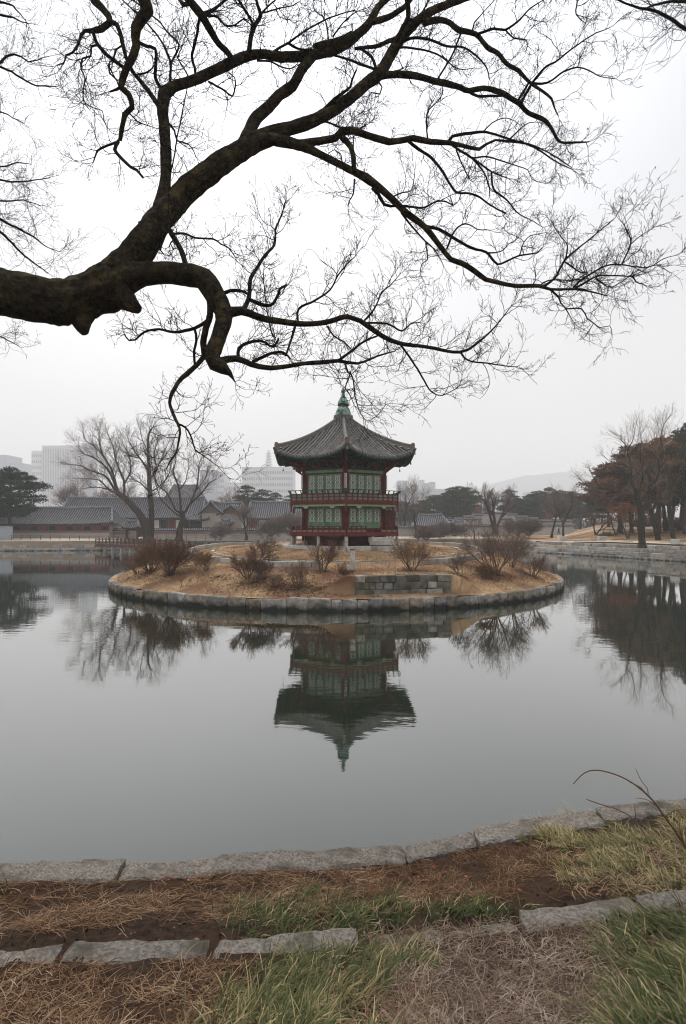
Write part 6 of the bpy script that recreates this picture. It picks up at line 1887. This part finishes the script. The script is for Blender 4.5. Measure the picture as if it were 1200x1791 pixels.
wd_ = MB(); rw = random.Random(303)
for _ in range(420):
    px = rw.uniform(560, 1330) if rw.random() < 0.8 else rw.uniform(280, 560)
    d = rw.uniform(175, 300); x = (px - 600) / FPX * d
    hgt = rw.uniform(3.5, 8.5) * (0.8 + 0.4 * nz(px * 0.02, 4.0)); c = Vector((x, d, 1.7 + hgt * 0.55)); rr_ = rw.uniform(2.0, 3.6); tb = rw.uniform(0.0, 0.6)
    for _ in range(90):
        v = rvec(rw) * (rw.random() ** 0.45); p = c + Vector((v.x * rr_, v.y * rr_, v.z * hgt * 0.5))
        a, b = rvec(rw) * 0.5, rvec(rw) * 0.6
        wd_.tri(p - a, p + a, p + b, clamp(tb + rw.uniform(-0.2, 0.4)))
wd_.build('far_wood', M_tint('far_wood', [(0.0, (0.025, 0.034, 0.024)), (0.6, (0.055, 0.06, 0.045)), (1.0, (0.10, 0.078, 0.06))], 0.9), kind='stuff')

# ------------------------------------------------------------------ bridge, benches, fence, barrier, person
A_, B_ = Vector((-37.2, 88.6, 0)), Vector((-10.8, 55.2, 0))
bdg = thing('footbridge', 'weathered red-brown wooden footbridge from the left shore to the island', 'bridge', (A_.x, A_.y, 0))
dv = (B_ - A_); bl = dv.length; du = dv.normalized(); nv = Vector((-du.y, du.x, 0)); ba = math.atan2(du.y, du.x)
def bp(s, o, z):
    arch = 0.35 * math.sin(PI * clamp(s / bl))
    return du * s + nv * o + Vector((0, 0, z + arch))
mb = MB()
for k in range(10): mb.bar(bp(bl * k / 10, 0, 0.95), bp(bl * (k + 1) / 10, 0, 0.95), 2.2, 0.14)
for o_ in (-1.05, 1.05):
    for k in range(10): mb.bar(bp(bl * k / 10, o_, 0.8), bp(bl * (k + 1) / 10, o_, 0.8), 0.2, 0.3)
mb.build('deck', m_wood, bdg)
for o_ in (-1.05, 1.05):
    mb = MB()
    for k in range(20):
        for z in (1.28, 1.72): mb.bar(bp(bl * k / 20, o_, z), bp(bl * (k + 1) / 20, o_, z), 0.09, 0.09)
    rl_ = mb.build('railing', m_wood, bdg)
    pb = MB(); pb.box((0, 0, 0.45), (0.15, 0.15, 1.0)); pme = pb.mesh('post', m_wood)
    for k in range(25):
        o = obj('post', pme, rl_); o.location = bp(bl * k / 24, o_, 0.95); o.rotation_euler = (0, 0, ba)
pb = MB(); pb.box((0, 0, 0), (0.3, 0.3, 1.6)); pme = pb.mesh('pier', m_paleg)
for k in range(1, 11):
    for o_ in (-0.8, 0.8):
        o = obj('pier', pme, bdg); o.location = bp(bl * k / 11, o_, -0.05); o.rotation_euler = (0, 0, ba)
for i, (px, d, lb_) in enumerate(((410, 102, 'stone slab bench on the far shore farthest from the pavilion'), (461, 102, 'middle stone slab bench on the far shore left of the pavilion'), (500, 101, 'stone slab bench on the far shore nearest the pavilion'))):
    x = (px - 600) / FPX * d; z = EYE - (939 - 918) / FPX * d
    t = thing('stone_bench', lb_, 'bench', (x, d, z))
    mb = MB(); mb.box((0, 0, 0.5), (2.1, 0.6, 0.16)); mb.build('seat', m_paleg, t)
    lm = MB(); lm.box((0, 0, 0.2), (0.3, 0.5, 0.44)); lme = lm.mesh('leg', m_paleg)
    for s in (-0.75, 0.75):
        o = obj('leg', lme, t); o.location = (s, 0, 0)
for (px, yb, d, sx, lb_) in ((268 - 5, 0, 0, 0, ''),): pass
for (px, d, lb_, sz) in ((983.5, 82.5, 'squared granite block on the bank below the person', (1.1, 0.8, 0.7)), (1053, 76, 'squared granite block on the right bank left of the big tree', (0.9, 0.8, 0.5)), (1181, 64.6, 'squared granite block on the right bank near the picture edge', (0.75, 0.7, 0.6))):
    x = (px - 600) / FPX * d
    o = obj('granite_block', blk['pale'][1]); o.location = (x, d, ground_z(x, d) + 0.15 + sz[2] / 2); o.scale = sz
    tag(o, lb_, 'stone')
fn_ = thing('rope_fence', 'low rope fence on thin posts along the left sandy path', 'fence', (-40, 91, 1.5))
pb = MB(); pb.tube([Vector((0, 0, -0.3)), Vector((0, 0, 0.75))], [0.05, 0.045], 5); pme = pb.mesh('post', m_wood)
prev = None; rp_ = MB()
for k in range(22):
    px = 20 + k * 17; d = 90.5 + max(0, (px - 200)) * 0.06
    x = (px - 600) / FPX * d; p = Vector((x, d, ground_z(x, d) + 0.08)) - fn_.location
    o = obj('post', pme, fn_); o.location = p
    if prev is not None:
        for z in (0.4, 0.7): rp_.tube([prev + Vector((0, 0, z)), prev.lerp(p, 0.5) + Vector((0, 0, z - 0.06)), p + Vector((0, 0, z))], [0.014] * 3, 4, False)
    prev = p
rp_.build('rope', m_tan, fn_)
cb = thing('barrier', 'grey corrugated site barrier at the far left edge under the pines', 'barrier', (*P(-8, 950, 91).xy, 1.45))
for k in range(7):
    mb = MB()
    for q in range(6): mb.box((-3.2 + k * 0.9 + q * 0.15 - 0.3, 0.03 * (q % 2), 1.15), (0.15, 0.04, 2.3))
    mb.build('sheet_panel', m_steel, cb)
mb = MB(); mb.box((-1.0, -0.06, 2.32), (6.4, 0.1, 0.1)); mb.build('top_rail', m_steel, cb)

def person(label, px, yfoot, d, h=1.72):
    x = (px - 600) / FPX * d; zb = EYE - (yfoot - 918) / FPX * d
    t = thing('person', label, 'person', (x, d, zb), R(75))
    J = {'pel': (0, 0, .53, .085), 'che': (0.0, -.01, .74, .10), 'nek': (0, -.015, .845, .036), 'hd0': (0, -.02, .885, .05), 'hd1': (0, -.025, .95, .056),
         'shl': (-.10, -.01, .80, .042), 'ell': (-.13, .05, .66, .03), 'hal': (-.12, .0, .55, .022), 'shr': (.10, -.01, .80, .042), 'elr': (.13, -.06, .66, .03), 'har': (.12, -.13, .57, .022),
         'hil': (-.05, 0, .50, .06), 'knl': (-.055, -.10, .29, .042), 'anl': (-.055, -.13, .05, .026), 'tol': (-.055, -.20, .022, .024),
         'hir': (.05, 0, .50, .06), 'knr': (.055, .03, .28, .042), 'anr': (.055, .16, .07, .026), 'tor': (.055, .12, .022, .024)}
    E = [('pel', 'che'), ('che', 'nek'), ('nek', 'hd0'), ('hd0', 'hd1'), ('che', 'shl'), ('shl', 'ell'), ('ell', 'hal'), ('che', 'shr'), ('shr', 'elr'), ('elr', 'har'), ('pel', 'hil'), ('hil', 'knl'), ('knl', 'anl'), ('anl', 'tol'), ('pel', 'hir'), ('hir', 'knr'), ('knr', 'anr'), ('anr', 'tor')]
    ks = list(J); me = bpy.data.meshes.new('body')
    me.from_pydata([(J[k][0] * h, J[k][1] * h, J[k][2] * h) for k in ks], [(ks.index(a), ks.index(b)) for a, b in E], [])
    o = obj('body', me, t)
    md = o.modifiers.new('skin', 'SKIN')
    for i, k in enumerate(ks):
        r_ = J[k][3] * h; me.skin_vertices[0].data[i].radius = (r_, r_)
    me.skin_vertices[0].data[0].use_root = True
    o.modifiers.new('sub', 'SUBSURF').levels = 1
    o.modifiers['sub'].render_levels = 1
    me.materials.append(M('dark_clothes', [(0.02, 0.022, 0.028), (0.03, 0.032, 0.04)], 3, 0.9, 0, rnd=0))
    mb = MB(); mb.lathe([(0.02, 0.94 * h), (0.075 * h, 0.955 * h), (0.07 * h, 0.985 * h), (0.02, 1.0 * h)], 10, (0, -0.02 * h)); mb.build('hair', m_ink, t, True)
    mb = MB(); mb.lathe([(0.03, 0.88 * h), (0.052 * h, 0.90 * h), (0.054 * h, 0.94 * h), (0.03, 0.955 * h)], 10, (0, -0.032 * h)); mb.build('face', M('skin', [(0.4, 0.26, 0.2), (0.45, 0.3, 0.23)], 3, 0.7, 0, rnd=0), t, True)
    mb = MB(); mb.box((0, 0.16 * h * 0.75, 0.72 * h), (0.2 * h, 0.11 * h, 0.24 * h)); mb.box((0, 0.02, 0.79 * h), (0.25 * h, 0.14 * h, 0.1 * h)); mb.build('backpack', m_white, t)
    return t
person('person in dark clothes with a white pack walking along the wall on the right shore', 977, 936, 107)
# ------------------------------------------------------------------ grass, straw, leaves
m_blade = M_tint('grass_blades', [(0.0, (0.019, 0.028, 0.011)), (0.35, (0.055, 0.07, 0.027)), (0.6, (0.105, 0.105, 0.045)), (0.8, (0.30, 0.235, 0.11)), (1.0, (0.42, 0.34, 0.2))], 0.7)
m_straw = M_tint('dry_straw', [(0.0, (0.03, 0.014, 0.008)), (0.35, (0.09, 0.046, 0.024)), (0.65, (0.21, 0.13, 0.073)), (1.0, (0.42, 0.325, 0.225))], 0.85)
m_pstraw = M_tint('grey_straw', [(0.0, (0.04, 0.026, 0.018)), (0.4, (0.105, 0.07, 0.05)), (0.7, (0.2, 0.145, 0.108)), (1.0, (0.38, 0.31, 0.245))], 0.9)
rgz = random.Random(404)
def blade(mb, p, az, lean, l, wd, bend, tint, n=4):
    """tapered ribbon rising from p, leaning towards az and arching over"""
    a = Vector((math.cos(az), math.sin(az), 0)); side = Vector((-a.y, a.x, 0)); side = (side + rvec(rgz) * 0.35).normalized()
    ang = lean; q = Vector(p); i0 = len(mb.v)
    for i in range(n + 1):
        t = i / n; w_ = wd * (1 - t ** 1.6) * 0.5
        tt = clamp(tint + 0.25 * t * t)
        if i < n:
            mb.v.append(tuple(q - side * w_)); mb.v.append(tuple(q + side * w_)); mb.t += [tt, tt]
        else:
            mb.v.append(tuple(q)); mb.t.append(tt)
        q = q + (a * math.sin(ang) + Vector((0, 0, 1)) * math.cos(ang)) * (l / n)
        ang += bend / n
    for i in range(n - 1):
        b = i0 + 2 * i; mb.addf((b, b + 1, b + 3, b + 2))
    b = i0 + 2 * (n - 1); mb.addf((b, b + 1, b + 2))
def gpos(px, py):
    """ground point of the near bank under photo pixel (px, py)"""
    d = 1.2
    while d < 9:
        x = (px - 600) / FPX * d
        if 918 + (EYE - near_z(x, d)) / d * FPX <= py: return Vector((x, d, near_z(x, d)))
        d += 0.01
    return Vector((0, 3, 1.4))
def tuft(mb, p, n, l, spread, tlo, thi, dirb=None):
    tb_ = rgz.uniform(-0.14, 0.16)
    for _ in range(n):
        az = (rgz.gauss(dirb, 1.0) if dirb is not None else rgz.uniform(0, 2 * PI))
        o = Vector((rgz.gauss(0, spread), rgz.gauss(0, spread), 0)); q = p + o; q.z = near_z(q.x, q.y) - 0.012
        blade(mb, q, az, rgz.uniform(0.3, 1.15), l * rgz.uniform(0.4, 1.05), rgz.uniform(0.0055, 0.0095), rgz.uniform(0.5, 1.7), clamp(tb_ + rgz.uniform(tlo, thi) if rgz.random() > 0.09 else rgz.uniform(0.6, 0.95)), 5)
gr = MB()
def patch(quad, count, n, l, tlo, thi, dirb=None, sp=0.035):
    """tufts scattered in a photo-space quad that lies on the bank"""
    for _ in range(count):
        u, v = rgz.random(), rgz.random()
        a = (lerp(quad[0][0], quad[1][0], u), lerp(quad[0][1], quad[1][1], u)); b = (lerp(quad[3][0], quad[2][0], u), lerp(quad[3][1], quad[2][1], u))
        px, py = lerp(a[0], b[0], v) + rgz.gauss(0, 22), lerp(a[1], b[1], v) + rgz.gauss(0, 9)
        p = gpos(px, py)
        if p.y > interp(edge_tab, p.x) - 0.28 and px < 900: continue
        if nz(p.x * 2.2, p.y * 2.2, 8) < -0.32: continue
        tuft(gr, p, n, l * rgz.uniform(0.7, 1.2), sp, tlo, thi, dirb)
patch([(415, 1580), (690, 1575), (690, 1622), (400, 1628)], 62, 24, 0.17, 0.05, 0.5, 0.3)
patch([(560, 1560), (700, 1572), (700, 1600), (520, 1600)], 16, 20, 0.15, 0.1, 0.55, 0.2)
patch([(735, 1590), (900, 1580), (890, 1606), (735, 1606)], 26, 22, 0.14, 0.05, 0.45, 0.2)
patch([(470, 1650), (745, 1640), (750, 1830), (390, 1830)], 150, 28, 0.19, 0.1, 0.55, 0.1)
patch([(395, 1740), (560, 1720), (600, 1830), (330, 1830)], 40, 22, 0.2, 0.2, 0.65, 0.2)
patch([(1075, 1590), (1240, 1565), (1260, 1830), (1060, 1830)], 150, 28, 0.2, 0.1, 0.55, 2.9)
patch([(930, 1462), (1240, 1420), (1240, 1470), (960, 1500)], 95, 28, 0.22, 0.3, 0.75, 2.5)
patch([(975, 1500), (1240, 1470), (1240, 1560), (990, 1545)], 95, 24, 0.19, 0.25, 0.8, 2.7)
patch([(925, 1455), (1000, 1440), (1010, 1465), (940, 1480)], 22, 26, 0.23, 0.45, 0.9, 2.6)
for _ in range(900):      # green tufts continue beyond the sides of the frame
    x = rgz.choice((-1, 1)) * rgz.uniform(2.8, 6.5); y = rgz.uniform(1.5, 5.0)
    if nz(x * 0.8, y * 0.8, 3) > 0.0 and y < interp(edge_tab, x) - 0.4: tuft(gr, Vector((x, y, 0)), 10, 0.2, 0.05, 0.1, 0.7)
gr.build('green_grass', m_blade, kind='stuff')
st, ps = MB(), MB()
def strand(mb, p, az, l, wd, tint, curl, rise):
    n = 5; q = Vector(p); i0 = len(mb.v); el = rise
    sd = Vector((-math.sin(az), math.cos(az), 0.3)).normalized()
    for i in range(n + 1):
        w_ = wd * (0.5 if i < n else 0.15)
        mb.v.append(tuple(q - sd * w_)); mb.v.append(tuple(q + sd * w_)); mb.t += [tint, tint]
        q = q + Vector((math.cos(az) * math.cos(el), math.sin(az) * math.cos(el), math.sin(el))) * (l / n)
        az += curl / n + rgz.uniform(-0.25, 0.25); el = el - 2 * rise / n + rgz.uniform(-0.15, 0.15)
        q.z = max(q.z, near_z(q.x, q.y) + 0.002)
    for i in range(n):
        b = i0 + 2 * i; mb.addf((b, b + 1, b + 3, b + 2))
def straw(mb, quad, count, lr, tlo, thi, rise=0.35, dens=0.0, azb=None, skip=-9):
    for _ in range(count):
        u, v = rgz.random(), rgz.random()
        a = (lerp(quad[0][0], quad[1][0], u), lerp(quad[0][1], quad[1][1], u)); b = (lerp(quad[3][0], quad[2][0], u), lerp(quad[3][1], quad[2][1], u))
        p = gpos(lerp(a[0], b[0], v), lerp(a[1], b[1], v))
        c = nz(p.x * 3.1, p.y * 3.1, 21) + 0.5 * nz(p.x * 9, p.y * 9, 2)
        if c < skip: continue
        p.z += rgz.uniform(0.0, 0.02)
        az = rgz.uniform(0, 2 * PI) if azb is None else rgz.gauss(azb, 0.7) + (PI if rgz.random() < 0.5 else 0)
        strand(mb, p, az, rgz.uniform(*lr), rgz.uniform(0.002, 0.0046), clamp(rgz.uniform(tlo, thi) + 0.25 * c), rgz.uniform(-1.6, 1.6), rgz.uniform(0.0, rise))
straw(st, [(-30, 1540), (700, 1520), (560, 1600), (-30, 1640)], 5600, (0.07, 0.2), 0.1, 0.75, 0.25, azb=0.0, skip=-0.12)
straw(st, [(640, 1500), (1000, 1470), (1000, 1570), (640, 1580)], 4600, (0.05, 0.14), 0.1, 0.6, 0.3, skip=-0.3)
straw(st, [(-30, 1690), (470, 1680), (420, 1830), (-30, 1830)], 3000, (0.06, 0.18), 0.1, 0.8, 0.3, skip=-0.2)
straw(st, [(560, 1640), (760, 1630), (760, 1830), (560, 1830)], 600, (0.08, 0.2), 0.4, 0.9, 0.3)
straw(ps, [(640, 1632), (1085, 1600), (1110, 1830), (690, 1830)], 5600, (0.06, 0.17), 0.15, 0.9, 0.5, skip=-0.55)
straw(st, [(1000, 1480), (1240, 1450), (1240, 1570), (1000, 1560)], 1100, (0.08, 0.2), 0.4, 1.0, 0.4)
straw(st, [(380, 1530), (640, 1520), (900, 1580), (400, 1620)], 900, (0.06, 0.16), 0.2, 0.8, 0.3)
for _ in range(2600):
    x = rgz.choice((-1, 1)) * rgz.uniform(2.6, 6.0); y = rgz.uniform(1.2, 5.0)
    if y < interp(edge_tab, x) - 0.36: strand(st, Vector((x, y, near_z(x, y) + 0.01)), rgz.uniform(0, 6.3), rgz.uniform(0.08, 0.2), 0.003, rgz.uniform(0.1, 0.8), rgz.uniform(-1.5, 1.5), rgz.uniform(0, 0.3))
st.build('dry_straw', m_straw, kind='stuff')
ps.build('grey_straw', m_pstraw, kind='stuff')
# crumbs of soil and small stones
cr = MB()
for _ in range(1600):
    px, py = rgz.uniform(-20, 1220), rgz.uniform(1500, 1800)
    p = gpos(px, py); s = rgz.uniform(0.004, 0.014)
    if p.y > interp(edge_tab, p.x) - 0.36: continue
    a, b, c = rvec(rgz) * s, rvec(rgz) * s, rvec(rgz) * s
    cr.tri(p + a, p + b, p + c + Vector((0, 0, s))); cr.tri(p - a, p + b, p + c + Vector((0, 0, s))); cr.tri(p + a, p - b, p + c + Vector((0, 0, s)))
cr.build('soil_crumbs', m_soil, kind='stuff')
m_fleaf = M_tint('fallen_leaf', [(0.0, (0.25, 0.05, 0.025)), (0.5, (0.32, 0.10, 0.04)), (1.0, (0.36, 0.2, 0.13))], 0.8)
lf = MB()
for px, py in [(293, 1540), (334, 1543), (345, 1540), (875, 1500), (1006, 1505), (1002, 1510), (985, 1502), (738, 1500), (815, 1535), (735, 1535), (1010, 1492), (1048, 1495), (870, 1498), (765, 1520), (548, 1528), (905, 1560)]:
    for _ in range(2):
        p = gpos(px + rgz.uniform(-8, 8), py + rgz.uniform(-3, 3)) + Vector((0, 0, 0.012)); s = rgz.uniform(0.010, 0.022); a = rgz.uniform(0, 6.3)
        u = Vector((math.cos(a), math.sin(a), rgz.uniform(-0.3, 0.5))) * s; v = Vector((-math.sin(a), math.cos(a), rgz.uniform(-0.2, 0.5))) * s * 0.6
        lf.quad(p - u, p - v, p + u * 1.2, p + v, rgz.random())
lf.build('fallen_leaves', m_fleaf, kind='stuff')
bl = MB()
for _ in range(1500):
    px, py = rgz.uniform(-30, 1230), rgz.uniform(1500, 1810)
    p = gpos(px, py)
    if p.y > interp(edge_tab, p.x) - 0.36 or nz(p.x * 2.3, p.y * 2.3, 40) < 0.05: continue
    p.z += rgz.uniform(0.008, 0.03); s = rgz.uniform(0.008, 0.02); a = rgz.uniform(0, 6.3)
    u = Vector((math.cos(a), math.sin(a), rgz.uniform(-0.6, 0.6))) * s; v = Vector((-math.sin(a), math.cos(a), rgz.uniform(-0.6, 0.6))) * s * 0.55
    bl.quad(p - u, p - v, p + u * 1.2, p + v, rgz.random())
bl.build('brown_leaves', M_tint('brown_leaf', [(0.0, (0.03, 0.016, 0.011)), (0.5, (0.09, 0.045, 0.026)), (1.0, (0.2, 0.12, 0.075))], 0.85), kind='stuff')
# island: short dead grass and leaf litter
ig = MB()
for _ in range(26000):
    a = R(rgz.uniform(170, 370)); r = math.sqrt(rgz.uniform(0.10, 1)) * (IR - 0.45)
    x, y = IC.x + r * math.cos(a), IC.y + r * math.sin(a)
    q = (Vector((x, y)) - WA); un_ = (WB - WA).normalized(); aa = q.dot(un_); bb = q.dot(Vector((-un_.y, un_.x)))
    if -0.1 < aa < 4.9 and -0.05 < bb < 0.55: continue
    if (Vector((x, y)) - Vector((0.02, 41.7))).length < 5.2: continue
    z = isl_z(x, y); h = rgz.uniform(0.03, 0.10); d_ = rvec(rgz) * 0.6; w_ = Vector((rgz.uniform(-1, 1), rgz.uniform(-1, 1), 0)) * 0.018
    c = 0.5 + 0.5 * nz(x * 0.8, y * 0.8, 5)
    ig.tri(Vector((x, y, z)) - w_, Vector((x, y, z)) + w_, Vector((x + d_.x * h, y + d_.y * h, z + h)), clamp(c + rgz.uniform(-0.35, 0.35)))
ig.build('dead_grass', M_tint('dead_grass', [(0.0, (0.125, 0.07, 0.038)), (0.5, (0.26, 0.166, 0.09)), (1.0, (0.39, 0.275, 0.16))], 0.9), kind='stuff')
lt = MB()
spots = [(296, 1006, 1.6, 800), (262, 1001, 1.8, 800), (456, 1013, 1.8, 900), (482, 1026, 1.5, 800), (521, 1029, 1.8, 1100), (440, 1020, 2.4, 900), (564, 1000, 1.0, 350), (722, 999, 1.1, 500), (868, 1005, 1.5, 700), (932, 1009, 1.0, 350), (850, 1012, 1.5, 500), (660, 1046, 1.6, 250), (380, 1010, 2.2, 500), (560, 1030, 1.6, 500), (807, 1008, 0.7, 150)]
for px, py, r_, k in spots:
    d = isl_d(px, py); cx = (px - 600) / FPX * d
    for _ in range(k):
        a = rgz.uniform(0, 6.29); q = abs(rgz.gauss(0, 0.55)) * r_
        x, y = cx + q * math.cos(a), d + q * math.sin(a) * 0.8
        if (Vector((x, y)) - IC).length > IR - 0.4: continue
        qq = Vector((x, y)) - WA; un_ = (WB - WA).normalized(); aa = qq.dot(un_); bb = qq.dot(Vector((-un_.y, un_.x)))
        if -0.1 < aa < 4.9 and -0.1 < bb < 0.7: continue
        p = Vector((x, y, isl_z(x, y) + rgz.uniform(0.012, 0.04))); s = rgz.uniform(0.03, 0.065); a = rgz.uniform(0, 6.3)
        u = Vector((math.cos(a), math.sin(a), rgz.uniform(-0.4, 0.4))) * s; v = Vector((-math.sin(a), math.cos(a), rgz.uniform(-0.4, 0.4))) * s * 0.6
        lt.quad(p - u, p - v, p + u, p + v, rgz.random())
lt.build('leaf_litter', M_tint('brown_leaf_litter', [(0.0, (0.06, 0.03, 0.02)), (0.5, (0.13, 0.066, 0.038)), (1.0, (0.22, 0.13, 0.075))], 0.9), kind='stuff')
# bare arching stems at the right edge of the near bank
def stem(mb, pts, d0, d1, w0, w1, off):
    cp = catmull([(x, y, lerp(w0, w1, i / (len(pts) - 1))) for i, (x, y) in enumerate(pts)], 8)
    n = len(cp)
    p3 = [P(c[0], c[1], lerp(d0, d1, i / (n - 1))) - off for i, c in enumerate(cp)]
    mb.tube(p3, [c[2] / 2 / FPX * lerp(d0, d1, i / (n - 1)) * (1 + 0.25 * (rgz.random() < 0.15)) for i, c in enumerate(cp)], 6)
    return p3
bs = thing('bare_shrub', 'bare arching shrub stem bending over the water edge at the lower right', 'shrub', tuple(gpos(1290, 1640)))
off = bs.location
S = [((1290, 1640), (1240, 1555), (1195, 1475), (1160, 1425), (1140, 1398), (1110, 1372), (1080, 1356), (1045, 1347), (1022, 1352), (1003, 1371)), ((1270, 1700), (1225, 1640), (1190, 1580), (1165, 1535), (1140, 1485), (1115, 1440), (1085, 1418), (1045, 1405), (1026, 1398))]
for s_, w0, dd in ((S[0], 4.5, 3.9), (S[1], 3, 3.6)):
    mb = MB(); stem(mb, s_, gpos(*s_[0]).y, dd, w0, 1.6, off); mb.build('stem', m_shrub, bs, True)
mb = MB()
for s_ in (((1142, 1400), (1134, 1392), (1133, 1380), (1122, 1366), (1112, 1345)), ((1128, 1385), (1120, 1376), (1100, 1368)), ((1163, 1428), (1180, 1418), (1205, 1415)), ((1150, 1410), (1130, 1398), (1112, 1396)), ((1200, 1483), (1190, 1455), (1187, 1430)), ((1110, 1440), (1112, 1425), (1108, 1405))):
    stem(mb, s_, 3.9, 3.85, 1.8, 0.8, off)
mb.build('side_twigs', m_shrub, bs, kind='stuff')

# ------------------------------------------------------------------ haze
HZ = bpy.data.materials.new('haze_air'); HZ.use_nodes = True
ht = HZ.node_tree; ht.nodes.clear()
ho = ht.nodes.new('ShaderNodeOutputMaterial'); hv = ht.nodes.new('ShaderNodeVolumePrincipled')
hv.inputs['Color'].default_value = (0.93, 0.95, 0.98, 1)
hv.inputs['Density'].default_value = 0.00074
hv.inputs['Anisotropy'].default_value = 0.0
ht.links.new(hv.outputs[0], ho.inputs['Volume'])
mb = MB(); mb.box((0, 0, 130), (7400, 7400, 264)); hz = mb.build('haze', HZ, kind='stuff')
